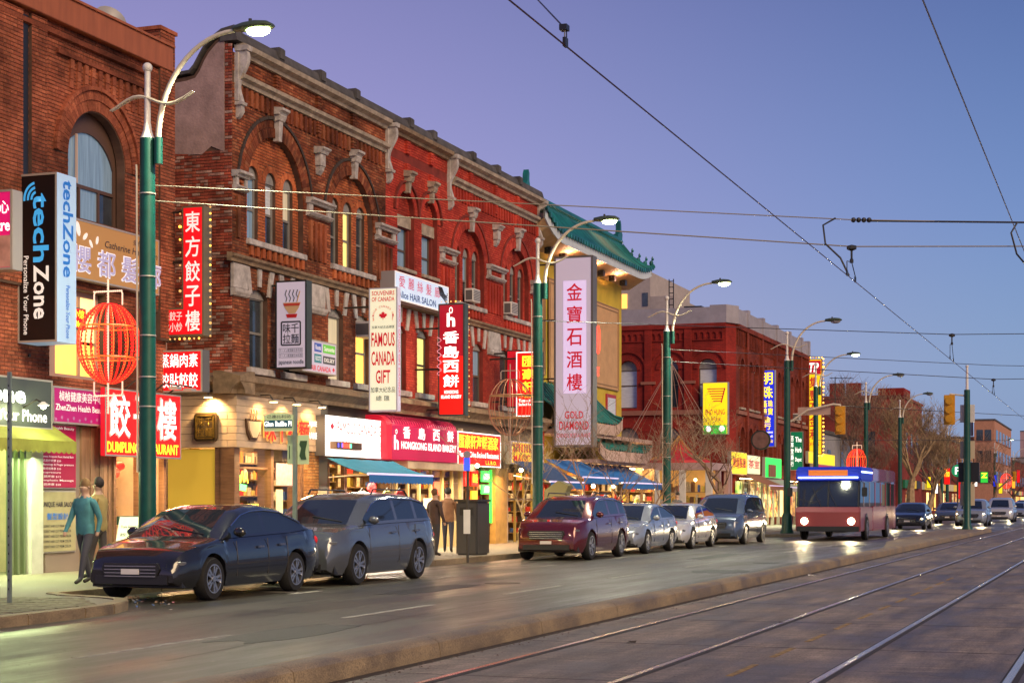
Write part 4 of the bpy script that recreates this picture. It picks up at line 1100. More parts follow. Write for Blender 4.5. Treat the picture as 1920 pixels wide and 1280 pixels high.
# canopy tiles above the entrance, two small upturned roofs
def small_roof(X0, X1, Y0, Y1, Z0, Z1, flare=0.3, n=14):
    v, f = [], []
    def P(x, t):
        e = max(0, 1-(x-X0)/1.2); w = max(0, 1-(X1-x)/1.2)
        return (x, Y0 + (Y1-Y0)*t, Z0 + (flare*(e*e+w*w))*(1-t)**2 + (Z1-Z0)*t**1.3)
    for i in range(n+1):
        for j in range(5): v.append(P(X0+(X1-X0)*i/n, j/4))
    for i in range(n):
        for j in range(4): k = i*5+j; f.append((k,k+1,k+6,k+5))
    MB().add(v, f).build('canopy_roof', MATS['teal_roof'], pg)
    m = int((X1-X0)/0.34)
    for i in range(m+1):
        x = X0 + (X1-X0)*i/m
        MB().tube([Vector(P(x, j/4)) + Vector((0,0,0.02)) for j in range(5)], 0.05, 6).build('tile_row', RED_T, pg, smooth=True)
    v, f = [], []
    for i in range(n+1):
        a = P(X0+(X1-X0)*i/n, 0); v += [(a[0],a[1],a[2]-0.02),(a[0],a[1],a[2]-0.42),(a[0],a[1]+0.06,a[2]-0.42),(a[0],a[1]+0.06,a[2]-0.02)]
    for i in range(n):
        k = i*4; f += [(k,k+4,k+5,k+1),(k+1,k+5,k+6,k+2),(k+2,k+6,k+7,k+3)]
    MB().add(v, f).build('canopy_fascia', PINKW, pg)
small_roof(57.9, 65.6, 18.9, 20.3, 4.5, 5.9)
small_roof(60.5, 67.9, 18.3, 20.3, 3.45, 4.3)
MB().box(57.98, 70.5, 19.0, 20.4, 3.95, 4.1).build('canopy_soffit', PINKW, pg)
MB().box(60.6, 67.8, 18.5, 20.4, 2.95, 3.08).build('canopy_soffit', PINKW, pg)
MB().box(70.62, 73.3, 20.5, 22, 0.12, 3.6).build('side_wing', PINKW, pg)
# goods stall space below: lit shop
goods(pg, 58.2, 64.2, 19.85, 0.3, 2.9, 110, back=(0.35,0.22,0.1)); goods(pg, 64.4, 70.5, 19.85, 0.3, 2.9, 110, back=(0.35,0.22,0.1))
for x_ in (60.2, 62.2, 64.3, 66.4, 68.5, 70.4): MB().box(x_, x_+0.12, 18.9, 19.84, 0.12, 2.9).build('dividing_wall', MATS['divider'], pg); side_goods(pg, x_-0.01, 18.95, 19.8, 0.15, 2.8)
for a in (58.6, 62.6, 66.6): MB().box(a, a+3.2, 19.2, 19.35, 2.82, 2.88).build('ceiling_lamp', SHOPLAMP, pg)

# ------------------------------------------------------------------ kiosk with the striped tent roof
kk = empty('tent_kiosk', (78, 20, 0), 'low pink restaurant pavilion with red and gold striped tent roof', 'pavilion')
KX0, KX1, KY0, KY1 = 76.0, 80.2, 17.7, 21.7
PK = M('pink_wall', (0.55,0.38,0.38), 0.7, var=0.08, dirt=0.2)
MB().box(KX0, KX1, KY0, KY1, 0.12, 0.9).build('base_wall', PK, kk)
MB().box(KX0, KX1, KY0, KY1, 2.95, 3.28).build('frieze', PK, kk)
for y in (KY0, KY0+1.24, KY0+2.48, KY1-0.28): MB().box(KX0-0.03, KX0+0.2, y, y+0.28, 0.12, 2.95).build('column', WHITEP, kk)
for x in (KX0+1.6, KX0+3.4, KX1-0.25): MB().box(x, x+0.22, KY0-0.03, KY0+0.2, 0.12, 2.95).build('column', PK, kk)
MB().box(KX0+1.2, KX1-0.1, KY0+0.6, KY1-0.1, 0.9, 2.95).build('inner_wall', M('amber_glow_wall', (0.55,0.30,0.10), 0.7, var=0.3, vs=1.5, es=0.35, ecol=(1.0,0.5,0.12)), kk)  # light of the room is put into the wall as its own glow
side_goods(kk, KX0+1.19, KY0+0.3, KY1-0.3, 0.5, 2.3, step=0.6)
for y in (18.6, 19.9, 21.0): MB().ball((KX0+0.6, y, 2.5), 0.08, 8).build('hanging_lamp', glow('kiosk_lamp', (1.0,0.65,0.25), 14), kk)
MB().box(KX0+0.1, KX0+0.11, KY0+0.3, KY1-0.3, 0.92, 2.94).build('window_glass', GLASS, kk)
cx, cy = KX0+2.0, 19.75
TR = M('tent_red', (0.55,0.018,0.03), 0.6, var=0.1); TG = M('tent_gold', (0.65,0.33,0.06), 0.5)
prof = [(1.55,3.25),(1.52,3.42),(1.0,3.60),(0.6,3.86),(0.28,4.2),(0.04,4.5)]
nseg = 16
for k in range(nseg):
    v, f = [], []
    for (r_, z) in prof:
        for j in range(2):
            t = 2*PI*(k+j)/nseg; v.append((cx+r_*math.cos(t), cy+r_*math.sin(t), z))
    f = [(i*2, i*2+1, i*2+3, i*2+2) for i in range(len(prof)-1)]
    MB().add(v, f).build('tent_panel', TR, kk)
    t = 2*PI*k/nseg
    MB().tube([(cx+(r_+0.01)*math.cos(t), cy+(r_+0.01)*math.sin(t), z+0.02) for r_, z in prof[1:]], 0.02, 5).build('gold_rib', TG, kk)
MB().ball((cx,cy,4.54), 0.07, 8).build('finial', TG, kk)

# cone of light cables strung from a mast (unlit)
tc_ = empty('cable_cone', (79.2, 19.4, 0), 'tall cone of pinkish cables fanning down from a mast before the red corner building', 'cable cone')
MB().tube([(79.2,20.4,3.5),(79.2,20.4,8.35)], 0.035).build('mast', CREAMP, tc_)
for k in range(8):
    a = PI*2*k/8
    MB().tube([(79.2,20.4,8.1),(79.2+2.6*math.cos(a),20.4+2.9*math.sin(a),3.4)], 0.014, 4).build('cable', M('cable_pink', (0.4,0.25,0.2), 0.6), tc_)

# ------------------------------------------------------------------ red corner building across the side street
fb = empty('corner_building', (90, 20, 0), 'red brick corner building with arched windows and grey parapet beyond the side street', 'building')
BT1 = brick_tex_mat('far_brick_red', (0.34,0.030,0.022), (0.26,0.025,0.02), (0.16,0.022,0.018), 0.4)
BT2 = brick_tex_mat('far_brick_brown', (0.30,0.055,0.03), (0.20,0.035,0.022), (0.12,0.03,0.02), 0.5)
PAR = M('parapet_grey', (0.36,0.34,0.40), 0.7, var=0.08, vs=2, dirt=0.25)
TW = M('terracotta_band', (0.33,0.13,0.09), 0.8, var=0.1, dirt=0.3)
BS = Plane('B', 89.0); FS = Plane('S', 19.6)
ytop = 11.0
def far_win(pl, c, w, z0, zs, m_up, m_lo, b=fb, r=0.5, seg=True):
    hw = w/2
    return window(b, pl, c-hw, c+hw, z0, zs, hw-0.001 if seg else 0.15, 0.2, m_up, m_lo, FRAME, fill=True, rail=0.48)
hs = []
for c, st in ((20.95, (GL_PALE, GL_PALE)), (23.05, (GL_DARK, GL_DARK)), (25.35, (GL_PALE, GL_PALE)), (27.6, (GL_DARK, GL_DARK)), (29.9, (GL_PALE, GL_DARK))):
    hs.append(far_win(BS, c, 1.0, 6.55, 8.6, *st))
    lay_ring(fb, BT1, ring(BS, c, 8.6, 0.52, 0.72, 0.07, 14), False)
    lay_ring(fb, BT1, ring(BS, c, 8.6, 0.95, 1.05, 0.10, 14), False, name='hood_mould')
    if c > 21.5:
        hs.append(far_win(BS, c, 1.15, 3.6, 4.9, GL_DARK, GL_DARK))
        lay_ring(fb, BT1, ring(BS, c, 4.9, 0.6, 0.85, 0.06, 14), False)
wall_sheet(BS, [(19.95,0.12),(33,0.12),(33,ytop),(19.95,ytop)], hs, 0.3).build('wall', BT1, fb)
for y in (22.0, 24.2, 26.5, 28.8):
    pbox(MB(), BS, y-0.2, y+0.2, 6.3, 10.9, 0.12).build('pilaster', BT1, fb)
pbox(MB(), BS, 20.0, 33, 6.15, 6.4, 0.14).build('band', TW, fb)
for (a, b_) in ((21.6,22.4),(23.8,24.6)): pbox(MB(), BS, a, b_, 7.8, 7.95, 0.16).build('pilaster_cap', TW, fb)
k = 20.1
while k < 33:
    v = arch_outline(k+0.05, k+0.27, 10.15, 10.42, 0.11, 4)
    wall_sheet(Plane('B', 88.93), [(k,10.1),(k+0.33,10.1),(k+0.33,10.75),(k,10.75)], [v], 0.07).build('corbel_arch', BT1, fb)
    k += 0.335
pbox(MB(), BS, 19.95, 33, 10.75, 11.0, 0.16).build('brick_cornice', BT1, fb)
# chamfered corner
ch = [(89.25,20.3),(89.0,19.946),(89.896,19.6),(89.896,20.3)]
MB().prism(ch, 'z', 0.12, ytop).build('corner_bay', BT1, fb)
# street front
hs = []
xs = [91.2, 93.4, 95.1, 97.6, 99.3, 101.6, 103.3, 105.8, 107.6, 109.6]
for i, c in enumerate(xs):
    hs.append(far_win(FS, c, 0.95, 6.6, 8.75, GL_PALE, GL_PALE))
    hs.append(far_win(FS, c, 1.05, 3.7, 5.0, GL_PALE, GL_DARK))
    lay_ring(fb, BT2, ring(FS, c, 8.75, 0.5, 0.72, 0.08, 12), False)
    lay_ring(fb, BT2, ring(FS, c, 5.0, 0.56, 0.8, 0.08, 12), False)
    sill(fb, FS, c-0.6, c+0.6, 6.6, 0.12, 0.14, STONE)
wall_sheet(FS, [(89.9,2.9),(111.6,2.9),(111.6,ytop),(89.9,ytop)], hs, 0.35).build('wall', BT2, fb)
pbox(MB(), FS, 89.9, 111.6, 6.2, 6.4, 0.14).build('band', TW, fb)
for x in (92.3, 96.4, 100.5, 104.6, 108.7, 111.3):
    pbox(MB(), FS, x-0.2, x+0.2, 2.9, 10.9, 0.16).build('pilaster', BT2, fb)
    pbox(MB(), FS, x-0.25, x+0.25, 11.0, 11.95, 0.22, -0.5).build('parapet_post', PAR, fb)
k = 90
while k < 111.4:
    pbox(MB(), FS, k, k+0.14, 9.9, 10.72, 0.10).build('corbel_strip', BT2, fb); k += 0.42
pbox(MB(), FS, 89.9, 111.6, 10.75, 11.0, 0.18).build('brick_cornice', BT2, fb)
MB().box(89.9, 111.7, 19.45, 19.9, 11.0, 11.8).build('parapet', PAR, fb)
MB().box(88.85, 89.2, 20.8, 33, 11.0, 11.85).build('parapet', PAR, fb)
MB().prism([(88.853,20.797),(88.853,19.9),(89.84,19.447),(89.897,19.447),(89.897,20.797)], 'z', 11.0, 11.95).build('parapet', PAR, fb)
MB().box(89.4, 111.6, 20.1, 33, 0.12, 11.0).build('core', BT2, fb)
MB().box(92, 93.8, 22, 23, 11, 12.3).build('roof_unit', BLACKP, fb)
for (a, b_, m) in ((89.6,94.5,SHELF_MIX),(94.7,99.5,SHELF_GREEN),(99.7,105,SHELF_MIX),(105.2,111.5,SHELF_WARM)):
    k2 = a
    while k2 < b_ - 1.2:
        MB().box(k2, k2+1.35, 19.5, 19.58, 0.6, 2.6).build('lit_shop_window', random.choice([SHELF_MIX, SHELF_WARM, GL_AMB, GL_SH, GL_DARK, SHELF_GREEN]), fb); MB().box(k2+1.38, k2+1.55, 19.42, 19.6, 0.12, 2.75).build('shop_pier', STONE, fb); k2 += 1.6
    MB().box(a+0.2, b_-0.2, 19.3, 19.4, 2.72, 2.77).build('ceiling_lamp', SHOPLAMP_G if m is SHELF_GREEN else SHOPLAMP, fb)

# grey and ladder-topped block behind
gb = empty('grey_tower_block', (120, 45, 0), 'grey windowed block rising behind the pagoda roof and the red corner building', 'building')
GW = M('grey_render', (0.42,0.37,0.36), 0.8, var=0.08, dirt=0.2)
def yy(px, X): return SY(px, X)
X = 120
MB().box(X, X+12, SY(1219, X), SY(1100, X), 0, SZ(510, X, SY(1200, X))).build('wall', GW, gb)
MB().box(X, X+12, SY(1262, X), SY(1219, X)-0.01, 0, SZ(555, X, SY(1240, X))).build('wall', GW, gb)
MB().box(X-0.05, X, SY(1215, X), SY(1205, X), SZ(575, X, 34), SZ(550, X, 34)).build('window', GL_DARK, gb)
for (p, q) in ((1166, 1176),): MB().box(X-0.06, X, SY(q, X), SY(p, X), SZ(580, X, 36), SZ(553, X, 36)).build('window', GL_AMB, gb)
lt = empty('lattice_mast', (118, 31, 0), 'thin lattice mast standing up behind the red corner building parapet', 'mast')
ym = SY(1258.5, 118); zt = SZ(523, 118, ym)
for o in (-0.16, 0.16): MB().box(118, 118.06, ym+o-0.03, ym+o+0.03, 8, zt).build('mast_rail', METAL, lt)
z = 10
while z < zt: MB().box(118, 118.05, ym-0.16, ym+0.16, z, z+0.06).build('mast_rung', METAL, lt); z += 0.42

# ------------------------------------------------------------------ farther buildings along the street
def block(name, X0, X1, Y0, Y1, Z, mat, label, wins=(), trim=None, shop=None):
    b = empty(name, (X0, Y0, 0), label, 'building')
    MB().box(X0, X1, Y0, Y1, 0.1, Z).build('wall', mat, b)
    MB().box(X0-0.1, X1+0.1, Y0-0.12, Y1, Z, Z+0.25).build('roof_edge', trim or STONE_D, b)
    for (k, a, z0, w, h, m) in wins:
        if k == 'B': MB().box(X0-0.05, X0+0.02, a, a+w, z0, z0+h).build('window', m, b); MB().box(X0-0.09, X0+0.02, a-0.05, a+w+0.05, z0-0.12, z0-0.005).build('sill', TW, b)
        else: MB().box(a, a+w, Y0-0.05, Y0+0.02, z0, z0+h).build('window', m, b); MB().box(a-0.05, a+w+0.05, Y0-0.12, Y0+0.02, z0-0.12, z0-0.005).build('sill', TW, b)
    if shop:
        k2 = X0 + 0.4; rn = random.Random(int(X0))
        while k2 < X1 - 3:
            w2_ = rn.uniform(2.2, 4.2)
            if rn.random() < 0.75: MB().box(k2, k2+w2_*0.55, Y0-0.06, Y0, 0.5, 2.5).build('lit_shop_window', rn.choice([SHELF_MIX, SHELF_WARM, GL_AMB, GL_SH]), b)
            MB().box(k2, k2+w2_, Y0-0.25, Y0-0.02, 2.8, 3.6).build('fascia_board', rn.choice([M('fb_red', (0.4,0.02,0.02), 0.5, es=0.5, ecol=(0.9,0.02,0.02)), M('fb_dark', (0.05,0.05,0.06), 0.6), M('fb_cream', (0.5,0.42,0.25), 0.6, es=0.3), M('fb_green', (0.02,0.2,0.08), 0.5), M('fb_yellow', (0.6,0.4,0.03), 0.5, es=0.5)]), b)
            k2 += w2_ + 0.5
    return b
GYW = M('pale_grey_wall', (0.30,0.30,0.34), 0.8, var=0.15, dirt=0.2)
block('grey_building', 116, 135, 20, 34, 6.3, GYW, 'low grey two storey building with yellow corner, behind the tall yellow sign', [('B', 20.9, 3.6, 0.9, 1.5, GL_DARK), ('B', 22.6, 3.9, 1.0, 1.3, GL_PALE), ('S', 118, 3.6, 1.2, 1.6, GL_DARK), ('S', 122, 3.6, 1.2, 1.6, GL_DARK), ('S', 128, 3.6, 1.2, 1.6, GL_DARK)], shop=SHELF_MIX)
rb_ = block('red_brick_building', 165, 182, 20, 33, 11.4, brick_tex_mat('far_brick_red2', (0.33,0.06,0.045), (0.26,0.045,0.035), (0.2,0.05,0.04), 0.4), 'plain red brick building with chimneys on its roof beyond the bare trees', [('B', 22.5, 6.0, 1.0, 2.2, GL_DARK), ('B', 26.0, 6.0, 1.0, 2.2, GL_DARK), ('S', 168, 6.2, 1.2, 2.0, GL_DARK), ('S', 172, 6.2, 1.2, 2.0, GL_DARK), ('S', 177, 6.2, 1.2, 2.0, GL_DARK), ('B', 22.6, 2.4, 1.6, 1.5, GL_PALE)], M('brick_edge', (0.22,0.04,0.03), 0.8), shop=SHELF_WARM)
for y in (24.0, 25.6): MB().box(165.3, 166.5, y, y+1.3, 11.6, 12.9).build('chimney', BT1, rb_)
MB().box(164.8, 170, 19.8, 22.2, 11.6, 12.3).build('raised_parapet', BT1, rb_)
block('brick_row_building', 184, 232, 20.5, 34, 9.0, BT2, 'brick row of shops half hidden behind the bare street trees', [('S', 186+5*k, 5.2, 1.6, 1.8, GL_DARK) for k in range(9)], shop=SHELF_WARM)
ORW = M('orange_render', (0.50,0.24,0.15), 0.8, var=0.1, dirt=0.2)
ap = block('apartment_block', 287, 330, 20, 23.2, 14.7, ORW, 'orange rendered apartment block with wide windows far down the street', [('B', 20.5+1.3*k, 4.6+3.4*j, 1.0, 1.8, GL_DARK) for k in range(2) for j in range(3)] + [('S', 290+8*k, 4.6+3.4*j, 5, 1.9, GL_DARK) for k in range(5) for j in range(3)])
MB().box(290, 294, 23.21, 34, 0.1, 12.2).build('low_wing', ORW, ap); MB().box(288, 290, 23.6, 24.4, 12.3, 16.6).build('chimney', GW, ap)
block('gabled_shop', 236, 258, 21, 33, 10.0, PEACH, 'peach coloured gabled shop before the far apartment block', [('S', 239+5*k, 5.5, 1.8, 1.8, GL_DARK) for k in range(4)], shop=SHELF_WARM)
block('distant_tower', 520, 545, 18, 29, 22, M('far_pink_wall', (0.42,0.28,0.30), 0.8), 'small pale pink tower at the right edge on the skyline', [('B', 19+3.4*k, 8+3.2*j, 2, 1.5, GL_DARK) for k in range(3) for j in range(4)])
block('distant_shop_row', 332, 420, 20.5, 40, 9.5, BT2, 'long low row of dark brick shops closing the far end of the street', [('S', 336+8*k, 4.6, 2.4, 2.0, GL_DARK) for k in range(10)], shop=SHELF_WARM)
block('distant_corner_house', 430, 520, 19, 36, 12, GYW, 'grey corner house at the very end of the street', [('S', 436+9*k, 5.6, 2.4, 2.0, GL_DARK) for k in range(8)], shop=SHELF_WARM)
# ------------------------------------------------------------------ signs
def litm(name, col, s): return M(name, tuple(min(0.75, c) for c in col), 0.4, es=s, ecol=col)
REDL = litm('lit_red', (0.80,0.006,0.012), 0.62)
REDH = litm('strong_lit_red', (1.0,0.008,0.005), 1.0)
REDD = litm('dull_red', (0.55,0.006,0.02), 0.55)
WHL = litm('lit_white_letter', (1.0,0.93,0.85), 1.5)
WHH = litm('strong_white_letter', (1.0,0.93,0.86), 1.9)
WHD = litm('dim_white_letter', (0.85,0.75,0.72), 0.5)
YLL = litm('lit_yellow_letter', (1.0,0.62,0.03), 1.6)
CRL = litm('lit_cream_panel', (0.80,0.80,0.58), 0.62)
LIL = litm('lilac_panel', (0.50,0.45,0.58), 0.42)
LIL2 = litm('lilac_bright_panel', (0.62,0.52,0.82), 0.68)
RLT = litm('red_letter', (0.60,0.01,0.03), 0.35)
DKL = M('dark_letter', (0.03,0.03,0.05), 0.5)
BLL = litm('blue_letter', (0.05,0.35,0.75), 0.6)
BLK = M('black_sign_face', (0.008,0.006,0.007), 0.35)
SIDEB = M('pale_blue_side', (0.42,0.60,0.85), 0.5, es=0.25, ecol=(0.4,0.6,0.9))
TRIM = M('sign_trim', (0.50,0.46,0.42), 0.4, metal=0.4)
DKT = M('dark_sign_casing', (0.035,0.045,0.045), 0.5)
GRYT = M('grey_sign_casing', (0.13,0.125,0.13), 0.5)
BULB = glow('bulb_amber', (1.0,0.42,0.04), 6)
BULBD = glow('bulb_dim', (0.8,0.45,0.14), 0.8)

def blade(name, label, X, yl, yr, z0, z1, th, face, casing, trim=0.04, arms=(), cat='sign', trimm=None, tw=0.04):
    r = empty(name, (X, (yl+yr)/2, z0), label, cat)
    MB().box(X, X+th, yr, yl, z0, z1).build('casing', casing, r, bevel=0.008)
    MB().box(X-0.012, X-0.001, yr+trim, yl-trim, z0+trim, z1-trim).build('face_panel', face, r)
    if trimm:
        for (a, b_, c, d) in ((yr,yl,z0,z0+tw),(yr,yl,z1-tw,z1),(yr,yr+tw,z0+tw,z1-tw),(yl-tw,yl,z0+tw,z1-tw)):
            MB().box(X-0.022, X-0.013, a, b_, c, d).build('trim', trimm, r)
    for (yw, z) in arms:
        MB().tube([(X+th/2, yl-0.05, z), (X+th/2, yw, z)], 0.03, 6).build('bracket_arm', METAL, r)
    return r
def fascia(name, label, x0, x1, z0, z1, y, th, face, casing=None, trimm=None, tw=0.035, cat='sign'):
    r = empty(name, ((x0+x1)/2, y, z0), label, cat)
    MB().box(x0, x1, y, y+th, z0, z1).build('casing', casing or GRYT, r, bevel=0.008)
    MB().box(x0+0.03, x1-0.03, y-0.012, y-0.001, z0+0.03, z1-0.03).build('face_panel', face, r)
    if trimm:
        for (a, b_, c, d) in ((x0,x1,z0,z0+tw),(x0,x1,z1-tw,z1),(x0,x0+tw,z0+tw,z1-tw),(x1-tw,x1,z0+tw,z1-tw)):
            MB().box(a, b_, y-0.022, y-0.013, c, d).build('trim', trimm, r)
    return r
def bulbs(r, pts, dims=0.75, rad=0.022):
    for k, p in enumerate(pts):
        MB().ball(p, rad*(1.5 if k % 5 == 2 else 1), 6).build('bulb', BULB if random.random() > dims else BULBD, r)

# tech Zone tall blade
tz = blade('blade_sign', 'tall black blade sign with blue and white lettering turned sideways and blue signal arcs', 27.3, 19.80, 18.92, 4.51, 7.70, 0.62, BLK, SIDEB, arms=((19.9,4.3),(19.9,7.0)), trimm=TRIM)
text('tech', tz, BLL, 'B', 19.45, 19.10, 6.02, 7.32, 27.285, 0.035, rot=True)
text('Zone', tz, WHD, 'B', 19.44, 19.10, 4.95, 5.97, 27.285, 0.035, rot=True)
text('Personalize Your Phone', tz, WHD, 'B', 19.66, 19.55, 4.66, 6.15, 27.285, 0.01, rot=True)
for k, r_ in enumerate((0.10, 0.19, 0.28)):
    mb = MB(); vs = []; fs = []
    for i in range(11):
        t = math.radians(100 + 85*i/10)
        for rr in (r_, r_+0.05): vs.append((27.28, 19.37 - rr*math.cos(t)*0.9, 7.22 + rr*math.sin(t)))
    fs = [(i*2,i*2+1,i*2+3,i*2+2) for i in range(10)]
    mb.add(vs, fs).build('signal_arc', BLL, tz)
SBL = litm('side_blue_letter', (0.02,0.16,0.55), 0.3)
text('techZone', tz, SBL, 'S', 27.47, 27.80, 5.75, 7.6, 18.915, 0.03, rot=True)
text('Personalize Your Phone', tz, SBL, 'S', 27.56, 27.70, 4.6, 5.6, 18.915, 0.005, rot=True)
# pink one cut off by the frame
MAG = litm('magenta_panel', (0.70,0.01,0.16), 0.45)
r = blade('blade_sign', 'magenta and pale blade sign cut off by the left edge of the picture', 25.97, 19.72, 18.95, 5.7, 7.15, 0.3, MAG, TRIM, trimm=TRIM)
MB().box(25.945, 25.957, 18.99, 19.68, 5.75, 6.32).build('photo_panel', M('skin_tone_print', (0.62,0.33,0.28), 0.5, var=0.35, vs=3), r)
text('心', r, WHL, 'B', 19.22, 19.02, 6.72, 6.95, 25.955, 0.02)
text('Centre', r, WHL, 'B', 19.66, 19.0, 6.4, 6.62, 25.955, 0.03)
# phone shop fascia
DG = litm('dark_grey_lit_panel', (0.05,0.055,0.05), 0.5)
r = fascia('shop_fascia', 'dark shop fascia with glowing white letters over the phone shop at the left edge', 23.9, SX(97, 19.4), 2.87, 3.82, 19.4, 0.3, DG, TRIM, TRIM)
xr = SX(97, 19.4)
text('techZone', r, glow('white_neon', (0.9,1.0,0.85), 3.2), 'S', xr-3.6, xr-0.85, 3.33, 3.66, 19.385, 0.05)
text('Personalize Your Phone', r, WHL, 'S', xr-3.2, xr-0.18, 3.0, 3.22, 19.385, 0.02)
# hair salon board, upper
ORB = litm('brown_orange_board', (0.40,0.20,0.06), 0.38)
r = fascia('hair_salon_sign', 'wide brown orange sign board of a hair salon with blossom petals and mauve characters', 28.2, SX(297,19.6), 5.93, 7.12, 19.6, 0.18, ORB, TRIM, TRIM)
LAV = litm('lavender_letter', (0.42,0.38,0.60), 0.35); LAVW = litm('lavender_outline', (0.8,0.78,0.9), 0.5)
for k, ch in enumerate('櫻都髮廊'):
    a = 28.75 + k*0.88
    text(ch, r, LAVW, 'S', a-0.025, a+0.655, 6.055, 6.615, 19.58, 0.05)
    text(ch, r, LAV, 'S', a, a+0.63, 6.08, 6.59, 19.565, 0.02)
text('Catherine Hair Salon', r, DKL, 'S', 29.9, 31.9, 6.68, 6.82, 19.585, 0.01, shear=0.2)
text('多伦多', r, DKL, 'S', 30.95, 31.5, 6.87, 6.99, 19.585, 0.01)
for (x, z, a, s_) in ((28.95,6.92,0.3,0.15),(29.2,6.8,-0.8,0.10),(29.4,6.68,0.6,0.09),(29.62,6.78,-0.3,0.09),(28.75,6.85,-0.3,0.2)):
    pts = [(x + s_*math.sin(t)*0.45*math.cos(a) - s_*math.cos(t)*math.sin(a), z + s_*math.cos(t)*math.cos(a)+ s_*math.sin(t)*0.45*math.sin(a)) for t in [2*PI*k/12 for k in range(12)]]
    MB().prism(pts, 'y', 19.575, 19.586).build('petal', WHD, r)
# LED sign seen in the window
r = fascia('window_led_sign', 'small red and yellow lit sign inside the window behind the red lantern', 28.82, 29.75, 4.98, 5.42, 19.93, 0.02, REDH)
text('快乐小馆', r, YLL, 'S', 28.9, 29.65, 5.2, 5.38, 19.915, 0.04); text('Shear or Mend', r, YLL, 'S', 28.9, 29.65, 5.02, 5.16, 19.915, 0.03)
# health beauty
PUR = litm('magenta_purple_board', (0.33,0.01,0.12), 0.6)
x0 = SX(98,19.5); x1 = SX(197,19.5)
r = fascia('beauty_sign', 'purple magenta beauty salon fascia between the dark phone shop fascia and the red sign', x0, x1+0.1, 3.02, 3.74, 19.5, 0.15, PUR, TRIM, TRIM)
text('楨楨健康美容中心', r, WHD, 'S', x0+0.2, x1-0.1, 3.46, 3.66, 19.485, 0.02)
text('ZhenZhen Health Beauty', r, WHD, 'S', x0+0.08, x1-0.03, 3.24, 3.4, 19.485, 0.03)
for k in range(9):
    xx = x0+0.1+k*0.2; MB().lathe([(0.035,19.483),(0.035,19.487)], (xx, 0, 3.10+0.04*(k%2)), 'y', 8).build('flower_print', M('lilac_print', (0.5,0.2,0.45), 0.5), r)
# tall poster
x0 = SX(69,19.7); x1 = SX(143,19.7)
r = fascia('price_poster', 'tall crimson massage price poster with two feet in an oval', x0, x1, 1.75, 3.02, 19.7, 0.04, litm('crimson_poster', (0.34,0.005,0.05), 0.35), TRIM)
MB().lathe([(0.30,0),(0.30,0.008)], (0,0,0), 'y', 24)
ov = [( (x0+x1)/2-0.03+0.30*math.cos(2*PI*k/24), 2.75+0.14*math.sin(2*PI*k/24)) for k in range(24)]
MB().prism(ov, 'y', 19.683, 19.688).build('oval_print', M('cream_print', (0.6,0.5,0.3), 0.5), r)
for dx in (-0.1, 0.1):
    ft = [((x0+x1)/2-0.03+dx+0.055*math.cos(2*PI*k/14), 2.75+0.10*math.sin(2*PI*k/14)) for k in range(14)]
    MB().prism(ft, 'y', 19.676, 19.681).build('foot_print', M('foot_tan', (0.35,0.15,0.06), 0.5), r)
text('Health Beauty', r, WHD, 'S', x0+0.5, x1-0.1, 2.9, 2.97, 19.684, 0.01)
text('Special  $10', r, YLL, 'S', x0+0.25, x1-0.08, 2.48, 2.6, 19.684, 0.02)
zz = 2.40
for ln_ in ('Japanese Acupoint Foot Herbal Bath', '中式足疗按摩 $20', 'Reflexology & Finger pressure', '全身经络推拿 $30', 'Acupressure', '肩颈按摩 $15', 'Lymphatic Massage', '淋巴按摩 $28'):
    text(ln_, r, WHD, 'S', x0+0.08, x1-0.12 if len(ln_) > 14 else x1-0.55, zz-0.05, zz, 19.684, 0.01); zz -= 0.077
r = fascia('salon_notice_board', 'cream notice board reading Hair Salon below the crimson poster', x0+0.02, x1-0.01, 0.5, 1.72, 19.7, 0.04, M('cream_board', (0.42,0.38,0.22), 0.6, var=0.1), TRIM)
text('UNIQUE HAIR SALON', r, DKL, 'S', x0+0.15, x1-0.1, 1.38, 1.5, 19.684, 0.03)
text('髮型設計', r, SBL, 'S', x0+0.3, x1-0.3, 1.15, 1.28, 19.684, 0.02)
for k in range(5): text('STUDENT HAIR CUT PERM COLOR', r, DKL, 'S', x0+0.12, x1-0.2, 1.05-k*0.1-0.05, 1.05-k*0.1, 19.684, 0.01)
# A-frame board
r = empty('sandwich_board', (29.1, 18.3, 0.12), 'white A frame menu board on the pavement by the first lamp post', 'sandwich board')
MB().prism([(0-0.35+29.1,0.12),(29.1-0.31,0.12),(29.1+0.02,1.2),(29.1-0.02,1.2)], 'y', 17.9, 18.7).build('board', WHITEP, r)
MB().prism([(29.1+0.35,0.12),(29.1+0.31,0.12),(29.1-0.02,1.19),(29.1+0.02,1.19)], 'y', 17.9, 18.7).build('board', WHITEP, r)
for k in range(5):
    zc = 1.0-k*0.15; xx = 29.1-0.33*(1-(zc-0.12)/1.08)-0.03
    text(['Pork & Leek Dumpling','餃子 $5.99','Steamed Pork Bun','鍋貼 $4.99','Noodle Soup'][k], r, DKL, 'B', 18.62, 17.98, zc-0.035, zc+0.035, xx, 0.01)

